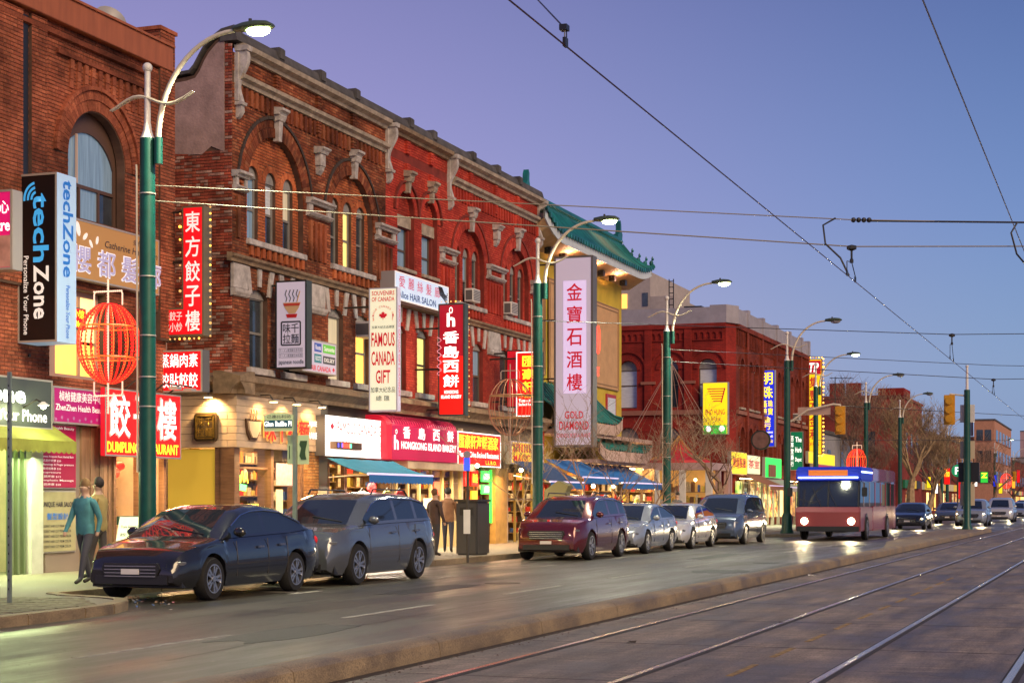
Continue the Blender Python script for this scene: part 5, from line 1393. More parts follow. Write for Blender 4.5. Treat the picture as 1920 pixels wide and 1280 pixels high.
# big DUMPLING RESTAURANT fascia
x0 = SX(196,19.3); x1 = SX(338,19.3)
r = fascia('dumpling_sign', 'big lit red fascia sign reading DUMPLING RESTAURANT under three glowing white characters', x0, x1, 2.42, 3.8, 19.3, 0.1, REDH, REDD, TRIM, cat='lit sign')
for k, ch in enumerate('餃子樓'):
    a = x0 + 0.12 + k*(x1-x0-0.2)/3
    text(ch, r, glow('red_glow_outline', (1.0,0.30,0.25), 1.0), 'S', a-0.01, a+0.80, 2.79, 3.71, 19.285, 0.035)
    text(ch, r, WHH, 'S', a+0.03, a+0.76, 2.83, 3.67, 19.265, 0.012)
text('DUMPLING RESTAURANT', r, YLL, 'S', x0+0.06, x1-0.12, 2.5, 2.72, 19.28, 0.04)
for k in (1, 2.3, 3.0):
    MB().tube([(x0+k*0.85,19.4,3.8),(x0+k*0.85,19.1,4.0),(x0+k*0.85,18.8,3.95)], 0.02, 6).build('lamp_arm', METAL, r)
    MB().box(x0+k*0.85-0.1, x0+k*0.85+0.1, 18.75, 18.95, 3.86, 3.92).build('spot_lamp', TRIM, r)
# L-shaped vertical restaurant sign with bulbs
X = 32.5
r = empty('dumpling_blade_sign', (X, 19.2, 5.1), 'L shaped red blade sign with five white characters down it, edged with bulbs', 'lit sign')
MB().prism([(18.80,5.10),(20.3,5.10),(20.3,5.72),(19.33,5.72),(19.33,7.92),(18.80,7.92)], 'x', X, X+0.35).build('casing', M('olive_casing', (0.16,0.13,0.08), 0.5), r)
MB().prism([(18.84,5.14),(20.28,5.14),(20.28,5.68),(19.29,5.68),(19.29,7.88),(18.84,7.88)], 'x', X-0.012, X-0.002).build('face_panel', REDL, r)
column_text('東方餃子樓', r, litm('warm_white_letter', (0.95,0.72,0.70), 0.75), 'B', 19.24, 18.88, 5.16, 7.84, X-0.014, 0.03)
text('美味餃子', r, WHD, 'B', 19.95, 19.32, 5.44, 5.64, X-0.014, 0.02); text('東北小炒', r, WHD, 'B', 19.95, 19.32, 5.2, 5.4, X-0.014, 0.02)
for z in (7.85, 6.75): MB().tube([(X+0.15,19.3,z),(X+0.15,20.3,z-0.05)], 0.025, 6).build('bracket_arm', METAL, r)
bulbs(r, [(X+0.15, 18.72, 5.1+k*0.14) for k in range(21)] + [(X-0.02, 19.37, 5.8+k*0.28) for k in range(8)] + [(X-0.02, 18.9+k*0.12, 5.04) for k in range(12)] + [(X, 19.1, 7.98)])
r = blade('dumpling_side_sign', 'lit red sign board with two rows of white characters under the L shaped sign', X, 20.3, 18.82, 3.88, 4.80, 0.3, REDL, GRYT, trimm=TRIM)
text('水蒸鍋肉素', r, WHL, 'B', 20.1, 18.93, 4.42, 4.72, X-0.02, 0.015); text('水餃貼餃餃', r, WHL, 'B', 20.1, 18.93, 3.98, 4.3, X-0.02, 0.015)

# noodle shop blade (plain bowl in place of the mascot)
X = 37.3
r = blade('noodle_sign', 'white blade sign with a red noodle bowl picture and boxed black characters, japanese noodle', X, 19.57, 18.73, 4.74, 6.89, 0.3, LIL, DKT, arms=((19.85,6.8),(19.85,4.8)), trimm=BLACKP, tw=0.02)
pn = lambda nm, c: M(nm, c, 0.5)
bw = [(19.36,6.35),(18.88,6.35),(18.93,6.22),(19.03,6.08),(19.2,6.08),(19.31,6.22)]
MB().prism(bw, 'x', X-0.022, X-0.014).build('bowl_print', pn('bowl_cream', (0.65,0.45,0.28)), r)
MB().prism([(19.35,6.33),(18.89,6.33),(18.91,6.27),(19.33,6.27)], 'x', X-0.028, X-0.023).build('bowl_band', pn('bowl_red', (0.55,0.06,0.05)), r)
MB().prism([(19.28,6.07),(18.97,6.07),(19.0,5.98),(19.25,5.98)], 'x', X-0.022, X-0.014).build('bowl_foot', pn('bowl_foot_red', (0.55,0.02,0.03)), r)
for k in range(4): MB().tube([(X-0.02,19.28-k*0.1,6.37),(X-0.02,19.25-k*0.1,6.46),(X-0.02,19.30-k*0.1,6.55),(X-0.02,19.26-k*0.1,6.66)], 0.012, 5).build('steam_print', DKL, r)
MB().tube([(X-0.02,18.98,6.36),(X-0.02,18.9,6.62)], 0.014, 5).build('chopstick_print', pn('chopstick', (0.5,0.3,0.12)), r)
fr = [(19.42,5.33),(19.42,5.87),(19.39,5.9),(18.90,5.9),(18.87,5.87),(18.87,5.33),(18.90,5.3),(19.39,5.3)]
fi = [(19.385,5.35),(19.385,5.85),(19.37,5.865),(18.92,5.865),(18.905,5.85),(18.905,5.35),(18.92,5.335),(19.37,5.335)]
wall_sheet(Plane('B', X-0.022), fr, [fi], 0.006).build('box_print', DKL, r)
text('味千', r, DKL, 'B', 19.36, 18.93, 5.61, 5.84, X-0.016, 0.02); text('拉麵', r, DKL, 'B', 19.36, 18.93, 5.35, 5.59, X-0.016, 0.02)
for zz in (5.19, 5.06):
    wall_sheet(Plane('B', X-0.018), [(18.83,zz-0.05),(19.47,zz-0.05),(19.47,zz+0.05),(18.83,zz+0.05)], [[(18.835,zz-0.044),(19.465,zz-0.044),(19.465,zz+0.044),(18.835,zz+0.044)]], 0.004).build('line_print', DKL, r)
    text('ラーメン居酒屋日本料理', r, DKL, 'B', 19.45, 18.85, zz-0.035, zz+0.035, X-0.016, 0.0)
text('japanese noodle', r, DKL, 'B', 19.48, 18.80, 4.82, 4.96, X-0.016, 0.015)
# travel brand panel behind it
x0, x1 = 38.45, 40.45
r = fascia('luggage_brand_sign', 'white box sign with coloured brand tiles above red lettering, behind the noodle sign', x0, x1, 4.78, 5.62, 19.45, 0.35, LIL, TRIM, TRIM)
for (a, b_, z0_, z1_, c, s_) in ((x0+0.7,x0+1.1,5.33,5.55,(0.03,0.08,0.4),'Roots'),(x0+1.2,x0+1.9,5.33,5.55,(0.12,0.5,0.05),'Samsonite'),(x0+0.7,x0+1.1,5.05,5.27,(0.02,0.2,0.25),'ROOTS'),(x0+1.2,x0+1.9,5.05,5.25,(0.05,0.05,0.06),'DELSEY')):
    MB().box(a, b_, 19.43, 19.437, z0_, z1_).build('brand_tile', M('tile_'+s_, c, 0.5, es=0.3, ecol=c), r)
    text(s_, r, WHD, 'S', a+0.05, b_-0.05, z0_+0.05, z1_-0.05, 19.43, 0.02)
text('AIR CANADA', r, RLT, 'S', x0+0.5, x0+1.65, 4.84, 4.98, 19.437, 0.03)
def maple(r, cy_or_x, cz, s_, at, face):
    L = [(0,1),(0.15,0.72),(0.33,0.80),(0.25,0.38),(0.48,0.58),(0.55,0.45),(0.82,0.50),(0.72,0.28),(0.88,0.2),(0.45,-0.12),(0.5,-0.3),(0.06,-0.25),(0.06,-0.62),(-0.06,-0.62),(-0.06,-0.25),(-0.5,-0.3),(-0.45,-0.12),(-0.88,0.2),(-0.72,0.28),(-0.82,0.50),(-0.55,0.45),(-0.48,0.58),(-0.25,0.38),(-0.33,0.80),(-0.15,0.72)]
    pts = [(cy_or_x + s_*a, cz + s_*b_) for a, b_ in L]
    if face == 'S': MB().prism(pts, 'y', at-0.008, at).build('maple_leaf', RLT, r)
    else: MB().prism(pts, 'x', at-0.008, at).build('maple_leaf', RLT, r)
maple(r, x0+1.8, 4.91, 0.07, 19.43, 'S')

# souvenir blade
X = 41.5
r = blade('souvenir_sign', 'tall cream souvenir shop blade sign with large red words and a maple leaf', X, 18.99, 18.16, 3.9, 7.19, 0.22, CRL, LIL, arms=((19.85,6.7),), trimm=TRIM, tw=0.02)
text('SOUVENIRS', r, RLT, 'B', 18.90, 18.24, 6.98, 7.10, X-0.014, 0.02); text('OF CANADA', r, RLT, 'B', 18.90, 18.24, 6.82, 6.94, X-0.014, 0.02)
maple(r, 18.57, 6.42, 0.14, X-0.014, 'B')
arcs = 'FAMOUS CANADA GIFT'
for k, ch in enumerate(arcs):
    if ch == ' ': continue
    t = math.radians(200 - 220*k/(len(arcs)-1)); cyy = 18.57 - 0.29*math.cos(t); czz = 6.42 + 0.27*math.sin(t)
    text(ch, r, RLT, 'B', cyy+0.022, cyy-0.022, czz-0.028, czz+0.028, X-0.014, 0.02)
text('加拿大紀念品總匯', r, DKL, 'B', 18.9, 18.24, 6.1, 6.18, X-0.014, 0.01)
text('FAMOUS', r, RLT, 'B', 18.91, 18.23, 5.62, 6.0, X-0.014, 0.03); text('CANADA', r, RLT, 'B', 18.91, 18.23, 5.12, 5.5, X-0.014, 0.03); text('GIFT', r, RLT, 'B', 18.78, 18.36, 4.64, 5.0, X-0.014, 0.03)
text('加拿大紀念品', r, DKL, 'B', 18.93, 18.22, 4.4, 4.55, X-0.014, 0.01); text('總 匯', r, DKL, 'B', 18.78, 18.38, 4.18, 4.32, X-0.014, 0.01)
text('FAMOUS CANADA GIFT SOUVENIRS', r, RLT, 'S', X+0.06, X+0.16, 4.3, 6.7, 18.158, 0.0, rot=True)
# Alice hair salon
x0, x1 = SX(742,19.35), SX(840,19.35)
PBL = litm('pale_blue_panel', (0.50,0.60,0.80), 0.62)
r = fascia('hair_salon_box_sign', 'pale blue box sign of a hair salon with five red characters and black hair drawing', x0-0.1, x1, 7.2, 8.0, 19.35, 0.45, PBL, M('box_top_grey', (0.3,0.28,0.3), 0.6), WHD)
for k, ch in enumerate('愛麗絲髮廊'): text(ch, r, RLT, 'S', x0+0.2+k*0.66, x0+0.62+k*0.66, 7.58, 7.9, 19.335, 0.0)
text('Alice HAIR SALON', r, litm('navy_letter', (0.02,0.06,0.2), 0.1), 'S', x0+0.15, x1-1.0, 7.28, 7.48, 19.335, 0.02)
for k in range(6):
    MB().tube([(x1-0.8+0.05*k, 19.33, 7.93), (x1-0.7+0.07*k, 19.33, 7.7+0.01*k), (x1-0.4+0.05*k, 19.33, 7.6+0.02*k), (x1-0.1, 19.33, 7.45+0.07*k)], 0.014, 4).build('hair_print', DKL, r)
# bakery blade
X = 46.4
r = blade('bakery_blade_sign', 'tall red bakery blade sign, dark above and brightly lit below, with white characters', X, 18.99, 18.17, 4.02, 7.30, 0.3, None or litm('half_lit_crimson', (0.30,0.002,0.012), 0.8), DKT, arms=((19.85,6.6),(19.85,5.4),(19.85,4.2)), trimm=DKT)
MB().box(X-0.016, X-0.013, 18.215, 18.945, 4.06, 5.75).build('lit_lower_panel', REDH, r)
text('o', r, WHL, 'B', 18.65, 18.53, 7.0, 7.2, X-0.018, 0.0); text('h', r, WHL, 'B', 18.72, 18.46, 6.62, 7.02, X-0.018, 0.06)
column_text('香島西餅', r, WHH, 'B', 18.84, 18.34, 4.82, 6.52, X-0.018, 0.045)
text('HONGKONG', r, WHH, 'B', 18.8, 18.36, 4.66, 4.76, X-0.018, 0.03); text('ISLAND BAKERY', r, WHH, 'B', 18.9, 18.26, 4.52, 4.62, X-0.018, 0.03)
bulbs(r, [(X+0.36, 18.17, 4.0+k*0.17) for k in range(20)] + [(X, 18.3+k*0.15, 7.36) for k in range(5)], 0.9, 0.018)
nm = MB(); nm.tube([(X-0.05, 18.95+0.07*math.sin(k*1.3), 5.2+k*0.045) for k in range(26)], 0.012, 5); nm.build('unlit_neon_script', litm('neon_pink_faint', (0.7,0.3,0.4), 0.5), r)  # the tube is off, a faint glow is put into its colour
# famous canada gift lit fascia
x0, x1 = SX(609,19.3), SX(728,19.3)
r = fascia('souvenir_fascia', 'glaring white lit fascia with washed out red lettering above the turquoise awning', x0, x1, 2.68, 3.72, 19.3, 0.3, glow('glaring_white', (1.0,0.93,0.90), 1.35), GRYT, WHH, cat='lit sign')
text('FAMOUS CANADA GIFT', r, litm('bright_red_letter', (0.9,0.12,0.1), 0.7), 'S', x0+0.7, x1-0.12, 3.28, 3.58, 19.285, 0.0)
maple(r, x0+0.4, 3.42, 0.12, 19.285, 'S')
text('加拿大紀念品總匯', r, litm('bright_red_letter', (0.9,0.12,0.1), 0.7), 'S', x0+0.8, x1-0.3, 2.88, 3.12, 19.285, -0.01)
# bakery awning-shaped fascia, curved top
x0, x1 = SX(735,19.1), SX(857,19.1)
CRM = litm('crimson_canvas', (0.42,0.004,0.055), 0.55)
r = empty('bakery_fascia', (x0, 19.1, 2.7), 'crimson canvas bakery fascia with curved scalloped top and white lettering', 'lit sign')
pr = [(19.1,2.68),(19.1,3.62),(19.16,3.76),(19.28,3.85),(19.45,3.9),(19.8,3.9),(19.8,2.68)]
MB().prism(pr, 'x', x0, x1).build('canvas_box', CRM, r)
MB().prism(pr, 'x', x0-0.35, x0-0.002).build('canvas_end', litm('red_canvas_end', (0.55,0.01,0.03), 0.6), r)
for k in range(28):
    xx = x0 + (k+0.5)*(x1-x0)/28; MB().tube([(xx,19.13,3.66),(xx,19.17,3.77),(xx,19.28,3.87),(xx,19.45,3.91)], 0.022, 5).build('scallop', M('crimson_fold', (0.35,0.01,0.06), 0.7), r)
for k, ch in enumerate('香島西餅'): text(ch, r, WHL, 'S', x0+0.75+k*1.1, x0+1.25+k*1.1, 3.28, 3.62, 19.088, 0.03)
text('HONGKONG ISLAND BAKERY', r, WHL, 'S', x0+0.62, x1-0.1, 2.98, 3.2, 19.088, 0.03)
text('h', r, WHL, 'S', x0+0.12, x0+0.42, 2.95, 3.35, 19.088, 0.05); text('o', r, WHL, 'S', x0+0.2, x0+0.34, 3.38, 3.52, 19.088, 0.0)
# seafood restaurant fascia
x0, x1 = SX(857,19.2), SX(938,19.2)
r = fascia('seafood_fascia', 'lit red fascia with yellow brush characters over the words Seafood Restaurant', x0+0.02, x1, 2.6, 3.66, 19.2, 0.25, REDH, TRIM, WHL, cat='lit sign')
text('匯豪軒海鮮酒家', r, YLL, 'S', x0+0.12, x1-0.25, 3.15, 3.58, 19.185, 0.05)
text('Taste of China Seafood Restaurant', r, WHH, 'S', x0+0.12, x1-0.2, 2.88, 3.06, 19.185, 0.03)
text('L.L.B.O.', r, YLL, 'S', x1-1.4, x1-0.4, 2.68, 2.8, 19.185, 0.02)
X = 52.7
r = blade('seafood_blade_sign', 'bright red and yellow seafood restaurant blade sign partly behind the second lamp post', X, 18.81, 17.95, 4.29, 6.40, 0.25, REDH, DKT, arms=((19.85,6.2),), trimm=WHL, tw=0.03, cat='lit sign')
column_text('匯豪軒', r, YLL, 'B', 18.60, 18.16, 5.05, 6.3, X-0.018, 0.05)
text('海鮮酒家', r, YLL, 'B', 18.7, 18.05, 4.9, 5.02, X-0.018, 0.04); text('Taste of China', r, WHH, 'B', 18.72, 18.0, 4.76, 4.86, X-0.018, 0.03); text('Seafood Restaurant', r, WHH, 'B', 18.72, 18.0, 4.64, 4.73, X-0.018, 0.02)
r = blade('dark_red_sign', 'dull dark red unlit board hung behind the bright seafood blade sign', 52.95, 19.25, 18.75, 4.6, 6.5, 0.12, REDD, METAL, arms=((19.85,6.4),(19.85,4.8)))  # the board is unlit, a faint glow is put into its red face
# yellow shop board beyond
x0, x1 = SX(958,19.0), SX(1000,19.0)
r = fascia('yellow_stripe_sign', 'small yellow and red striped signboard above the dark blue awning', x0, x1+1.0, 2.75, 3.5, 19.0, 0.2, litm('yellow_panel', (0.85,0.52,0.03), 0.8), TRIM, LIL)
for k in range(10): MB().box(x0+0.2+k*0.26, x0+0.34+k*0.26, 18.98, 18.988, 3.15, 3.42).build('stripe', RLT, r)
text('MAGIC ART', r, RLT, 'S', x0+0.2, x1+0.8, 2.8, 3.08, 18.98, 0.03)
# gold diamond
X = 57.8
r = blade('restaurant_blade_sign', 'very tall pale lilac blade sign with dark red characters before the yellow building', X, 19.2, 17.75, 3.45, 10.23, 0.5, LIL, GRYT, arms=((20.3,10.0),(20.3,8.0),(20.3,5.9)), trimm=GRYT, trim=0.07, tw=0.07)
MB().box(X-0.02, X-0.014, 18.0, 18.85, 5.35, 9.35).build('bright_panel', LIL2, r)
column_text('金寶石酒樓', r, RLT, 'B', 18.72, 18.14, 5.35, 9.35, X-0.022, 0.03, gap=0.24)
text('GOLD', r, RLT, 'B', 18.8, 18.1, 4.45, 4.72, X-0.014, 0.03); text('DIAMOND', r, RLT, 'B', 19.0, 17.9, 4.05, 4.36, X-0.014, 0.03); text('CHINESE RESTAURANT', r, RLT, 'B', 19.1, 17.83, 3.78, 3.93, X-0.014, 0.01)
r = empty('neon_sign', (58.6, 19.8, 6.5), 'small red neon tubes glowing on the yellow wall beside the very tall lilac sign', 'neon sign')
NR = glow('red_neon', (1.0,0.04,0.02), 4)
xn = SX(1127, 20.2)
MB().tube([(xn-0.25+0.22*math.cos(t), 20.25, 8.1+0.55*math.sin(t)) for t in [2*PI*k/16 for k in range(17)]], 0.035, 6).build('neon_ring', NR, r)
MB().tube([(xn-0.32, 20.24, 8.4),(xn-0.3, 20.24, 7.85),(xn-0.2, 20.24, 7.85),(xn-0.18, 20.24, 8.4)], 0.03, 6).build('neon_stroke', NR, r)
text('REST', r, NR, 'S', xn-0.4, xn-0.1, 6.6, 7.0, 20.25, 0.02)

# pho restaurant
X = 88.7
YP = litm('lit_yellow_panel', (0.95,0.66,0.01), 0.95)
r = blade('pho_sign', 'square lit yellow sign with striped bowl and green foot on the red corner building', X, SY(1317,X), SY(1365,X), 5.05, 7.83, 0.3, YP, TRIM, cat='lit sign')
yc = (SY(1317,X)+SY(1365,X))/2
for k in range(6): MB().box(X-0.03, X-0.02, yc-0.52+0.03*k, yc+0.42-0.06*k, 7.45-0.13*k, 7.5-0.13*k).build('bowl_line', RLT, r)
MB().prism([(yc-0.56,7.5),(yc-0.50,7.52),(yc-0.30,6.75),(yc-0.36,6.72)], 'x', X-0.03, X-0.02).build('bowl_side', RLT, r)
text('PHO HUNG', r, RLT, 'B', yc+0.52, yc-0.52, 6.1, 6.4, X-0.02, 0.01); text('KHO HUNG', r, RLT, 'B', yc+0.2, yc-0.3, 5.8, 5.95, X-0.02, 0.0)
GL_ = litm('lit_green_panel', (0.03,0.55,0.05), 0.9)
MB().box(X-0.02, X-0.013, yc-0.62, yc+0.62, 5.08, 5.55).build('green_strip', GL_, r)
for s_ in (-0.36, 0.36): MB().ball((X-0.03, yc+s_, 5.36), 0.16, 10, sx=0.2).build('white_lamp', WHH, r)
# round dark sign and fascias right of it
X = 97.6
r = blade('jewellery_blade_sign', 'bright blue jewellery blade sign with yellow characters down it', X, SY(1425,X), SY(1453,X), 4.66, 9.1, 0.35, litm('lit_blue_panel', (0.01,0.03,0.75), 0.75), TRIM, arms=((19.9,8.5),(19.9,6.0)), trimm=TRIM, cat='lit sign')
a, b_ = SY(1425,X)-0.12, SY(1453,X)+0.12; m_ = (a+b_)/2
text('明', r, YLL, 'B', a, b_, 8.25, 8.95, X-0.02, 0.05); text('珠', r, YLL, 'B', a, b_, 7.45, 8.15, X-0.02, 0.05)
text('鐘', r, YLL, 'B', a, m_+0.03, 6.95, 7.35, X-0.02, 0.05); text('珠', r, YLL, 'B', m_-0.03, b_, 6.95, 7.35, X-0.02, 0.05)
text('錶', r, YLL, 'B', a, m_+0.03, 6.5, 6.9, X-0.02, 0.05); text('寶', r, YLL, 'B', m_-0.03, b_, 6.5, 6.9, X-0.02, 0.05)
text('金', r, YLL, 'B', m_+0.2, m_-0.2, 6.05, 6.42, X-0.02, 0.05); text('行', r, YLL, 'B', m_+0.2, m_-0.2, 5.65, 6.0, X-0.02, 0.05)
text('TIỆM VÀNG', r, WHL, 'B', a, b_, 5.42, 5.58, X-0.02, 0.03); text('ĐỒNG HỒ', r, WHL, 'B', a, b_, 5.2, 5.36, X-0.02, 0.03); text('MINH CHÂU', r, YLL, 'B', a, b_, 4.9, 5.12, X-0.02, 0.04)
r = empty('round_sign', (92.0, 19.2, 4.3), 'dark round plaque on the red corner building beside the blue sign', 'round sign')
xq = 93.2
MB().lathe([(0.55,xq),(0.55,xq+0.15),(0.5,xq+0.16)], (0,18.95,4.9), 'x', 24).build('ring', DKT, r, smooth=True); MB().lathe([(0.46,xq-0.01),(0.46,xq-0.002)], (0,18.95,4.9), 'x', 24).build('face', M('dim_rose', (0.2,0.11,0.1), 0.6, var=0.3), r)
def small_fascia(p0, p1, y0, y1, Y, face, label, words, lm, name='shop_fascia'):
    x0, x1 = SX(p0, Y), SX(p1, Y); zt, zb = SZ(y0, x0, Y), SZ(y1, x0, Y)
    r = fascia(name, label, x0, x1, zb, zt, Y, 0.2, face, TRIM, None, cat='lit sign')
    if words: text(words, r, lm, 'S', x0+(x1-x0)*0.08, x1-(x1-x0)*0.08, zb+(zt-zb)*0.3, zt-(zt-zb)*0.25, Y-0.02, 0.04)
    return r
small_fascia(1371, 1400, 845, 888, 19.2, YP, 'glowing yellow fascia over the first shop in the red corner building', '樂園餐廳', RLT)
small_fascia(1401, 1425, 852, 888, 19.2, litm('cream_lit_panel', (0.75,0.75,0.45), 0.9), 'cream lit fascia between the yellow and the green ones', '茶室', RLT)
gf = small_fascia(1435, 1465, 856, 895, 19.0, litm('bright_green_panel', (0.02,0.75,0.10), 1.1), 'bright green framed lit fascia below the blue jewellery sign', '', WHL)
x0, x1 = SX(1443,18.9), SX(1455,18.9); MB().box(x0, x1, 18.9, 18.97, 2.9, 3.6).build('brown_centre', TW, gf)
X = 103
yh0, yh1 = SY(1482,X), SY(1506,X)
r = blade('herb_sign', 'dark green herb shop blade sign with three white words, behind the fourth lamp post', X, yh0, yh1, 3.4, 5.75, 0.2, litm('herb_green', (0.004,0.17,0.075), 0.45), DKT, trimm=TRIM, tw=0.03, arms=((19.7,5.6),))
for k, s_ in enumerate(('The', 'Herb', 'Depot')): text(s_, r, WHL, 'B', yh0-0.3, yh1+0.1, 5.1-k*0.62, 5.42-k*0.62, X-0.02, 0.02)
column_text('百草堂藥行', r, WHL, 'B', yh0-0.03, yh0-0.2, 3.6, 5.5, X-0.02, 0.02)
X = 112
ya, yb = SY(1511,X), SY(1541,X)
r = blade('gold_blade_sign', 'tall yellow blade sign with red characters edged all round with glowing bulbs', X, ya, yb, 4.6, 10.85, 0.3, litm('amber_lit_panel', (0.95,0.60,0.01), 0.85), M('maroon_casing', (0.2,0.02,0.02), 0.5), arms=((20.1,9.5),(20.1,6)), cat='lit sign')
MB().box(X-0.025, X-0.014, yb+0.06, ya-0.06, 9.85, 10.75).build('red_head', RLT, r); text('TP', r, WHL, 'B', ya-0.2, yb+0.2, 10.0, 10.6, X-0.03, 0.06, shear=0.2)
column_text('集豐石金利', r, RLT, 'B', ya-0.25, yb+0.25, 5.5, 9.75, X-0.016, 0.05); text('TAP PHONG', r, RLT, 'B', ya-0.2, yb+0.2, 5.15, 5.4, X-0.016, 0.02)
bulbs(r, [(X, yb-0.1, 4.6+k*0.26) for k in range(25)] + [(X, yb+k*0.19, 10.95) for k in range(7)] + [(X, yb+k*0.19, 4.5) for k in range(7)], 0.15, 0.05)
small_fascia(1516, 1565, 845, 868, 19.0, YP, 'long yellow lit fascia under the bulb edged gold sign', '', RLT)
small_fascia(1524, 1572, 869, 888, 18.9, litm('deep_red_board', (0.5,0.01,0.04), 0.6), 'deep red signboard under the long yellow fascia', '集豐大廈', WHL)
# small far signs
X = 150
def far_blade(p0, p1, y0, y1, X, face, label, words='', lm=None, name='blade_sign'):
    a, b_ = SY(p0, X), SY(p1, X); z1 = SZ(y0, X, (a+b_)/2); z0 = SZ(y1, X, (a+b_)/2)
    r = blade(name, label, X, a, b_, z0, z1, 0.3, face, DKT, cat='lit sign')
    if words: text(words, r, lm, 'B', a-(a-b_)*0.12, b_+(a-b_)*0.12, z0+(z1-z0)*0.45, z1-(z1-z0)*0.1, X-0.02, 0.05)
    return r
far_blade(1770, 1782, 876, 908, 150, REDH, 'small red lit sign low beyond the tree with yellow lettering', 'Pho', YLL)
far_blade(1794, 1802, 900, 935, 160, REDL, 'small plain red lit board near the far shops')
far_blade(1838, 1853, 884, 905, 175, GL_, 'small green lit square sign far down the street', 'Z', YLL)
far_blade(1757, 1762, 876, 892, 170, REDD, 'tiny dull red board left of the small red lit sign')
far_blade(1906, 1913, 880, 905, 210, REDL, 'tiny red lit sign almost at the right edge')
for (px, w_, y0_, y1_, X_, m_, lb_) in ((1737,9,893,915,155,YP,'added small yellow lit board beside the forked bare tree'),(1752,7,905,925,150,WHH,'added tiny white lit board low behind the bare trees'),(1812,8,884,900,180,REDH,'added tiny bright red board just right of the median pole'),(1826,7,896,912,185,WHL,'added tiny white board between the median pole and the green lit square'),(1862,7,890,912,200,litm('lit_blue_panel', (0.01,0.03,0.75), 0.75),'added tiny blue lit board right of the green lit square'),(1872,8,905,925,205,YP,'added tiny yellow board near the far red lantern'),(1897,7,893,915,215,glow('orange_neon',(1,0.3,0.02),1.6),'added tiny orange board right of the far red lantern')):
    far_blade(px, px+w_, y0_, y1_, X_, m_, lb_)  # small lit boards added for more light at the far end of the street
r = empty('parking_sign', (150, 14.5, 3), 'round green parking sign with a white letter P', 'parking sign')
yp = SY(1796, 120); zp = SZ(882, 120, yp)
MB().lathe([(0.42,119.9),(0.42,119.94)], (0,yp,zp), 'x', 24).build('disc', litm('parking_green', (0.01,0.30,0.12), 0.5), r)
text('P', r, WHL, 'B', yp+0.18, yp-0.18, zp-0.25, zp+0.25, 119.89, 0.03)
MB().tube([(119.98,yp,0.1),(119.98,yp,zp+0.4)], 0.05, 6).build('post', METAL, r)

# noodle shop fascia pieces: square lattice plaque, big letters, lamps
r = empty('flood_lamp', (26.9, 18.95, 3.3), 'glaring greenish lamp over the small olive awning', 'flood lamp')
MB().tube([(26.9,19.4,3.25),(26.9,19.1,3.4),(26.9,18.95,3.33)], 0.018, 6).build('arm', METAL, r)
MB().lathe([(0.03,3.36),(0.11,3.29),(0.105,3.285)], (26.9,18.95,0), n=14).build('shade', WHITEP, r); MB().ball((26.9,18.95,3.28), 0.06, 10).build('bulb', glow('bulb_green_white', (0.9,1.0,0.55), 30), r)
l = bpy.data.lights.new('flood_light', 'POINT'); l.energy = 40; l.color = (0.9,1.0,0.5); l.shadow_soft_size = 0.07
lo = bpy.data.objects.new('flood_light', l); C.objects.link(lo); lo.parent = r; lo.location = (0,-0.02,-0.12)
r = empty('lattice_plaque', (35.3, 20.3, 3.0), 'square dark gold lattice plaque with rounded corners on the siding by the corner', 'plaque')
ya, yb = 20.62, 20.02
PLQ = M('plaque_gold', (0.30,0.20,0.05), 0.35, metal=0.7, var=0.4, vs=12)
o = [(yb+0.06,2.92),(ya-0.06,2.92),(ya,2.98),(ya,3.52),(ya-0.06,3.58),(yb+0.06,3.58),(yb,3.52),(yb,2.98)]
MB().prism(o, 'x', 35.2, 35.3).build('plate', M('plaque_dark', (0.07,0.045,0.02), 0.5), r)
for (p, q, s_, t) in ((yb+0.05,yb+0.09,2.97,3.53),(ya-0.09,ya-0.05,2.97,3.53),(yb+0.05,ya-0.05,2.97,3.0),(yb+0.05,ya-0.05,3.5,3.53)): MB().box(35.17, 35.2, p, q, s_, t).build('rim', PLQ, r)
text('味千', r, PLQ, 'B', ya-0.1, yb+0.1, 3.27, 3.48, 35.19, 0.06, ext=0.01); text('拉麵', r, PLQ, 'B', ya-0.1, yb+0.1, 3.02, 3.24, 35.19, 0.06, ext=0.01)
r = empty('ramen_letters', (37.3, 19.5, 3.0), 'big raised red brush characters with gold edge lit over the noodle shop window', 'lit sign')
GE = M('gold_edge', (0.6,0.35,0.08), 0.4, es=0.5, ecol=(1,0.5,0.1)); RB = litm('red_raised_letter', (0.9,0.02,0.01), 0.6)
for k, ch in enumerate('味千拉麵'):
    a = 36.55 + k*0.6
    text(ch, r, GE, 'S', a-0.04, a+0.62, 2.92, 3.58, 19.50, 0.09); text(ch, r, RB, 'S', a, a+0.58, 2.96, 3.54, 19.47, 0.04)
DKW = M('carved_dark', (0.09,0.045,0.02), 0.5)
bo = [(35.75,3.4),(36.35,3.4),(36.3,3.2),(36.15,3.02),(35.95,3.02),(35.8,3.2)]
MB().prism([(p[0]+(0.06 if p[0] > 36.05 else -0.06), p[1]+(0.06 if p[1] > 3.2 else -0.06)) for p in bo], 'y', 19.50, 19.54).build('bowl_back', DKW, r); MB().prism(bo, 'y', 19.46, 19.5).build('bowl_relief', M('bowl_pale', (0.7,0.55,0.38), 0.5), r)
for k in range(3): MB().tube([(35.9+k*0.13,19.48,3.44),(35.87+k*0.13,19.48,3.52),(35.93+k*0.13,19.48,3.6),(35.9+k*0.13,19.48,3.68)], 0.018, 5).build('steam_relief', M('bowl_pale2', (0.7,0.4,0.2), 0.5), r)
text('AJISEN', r, WHL, 'S', 39.0, 39.65, 3.38, 3.55, 19.53, 0.02); text('RAMEN', r, WHL, 'S', 39.0, 39.65, 3.1, 3.27, 19.53, 0.02)
WARML = glow('warm_flood', (1.0,0.62,0.2), 22)
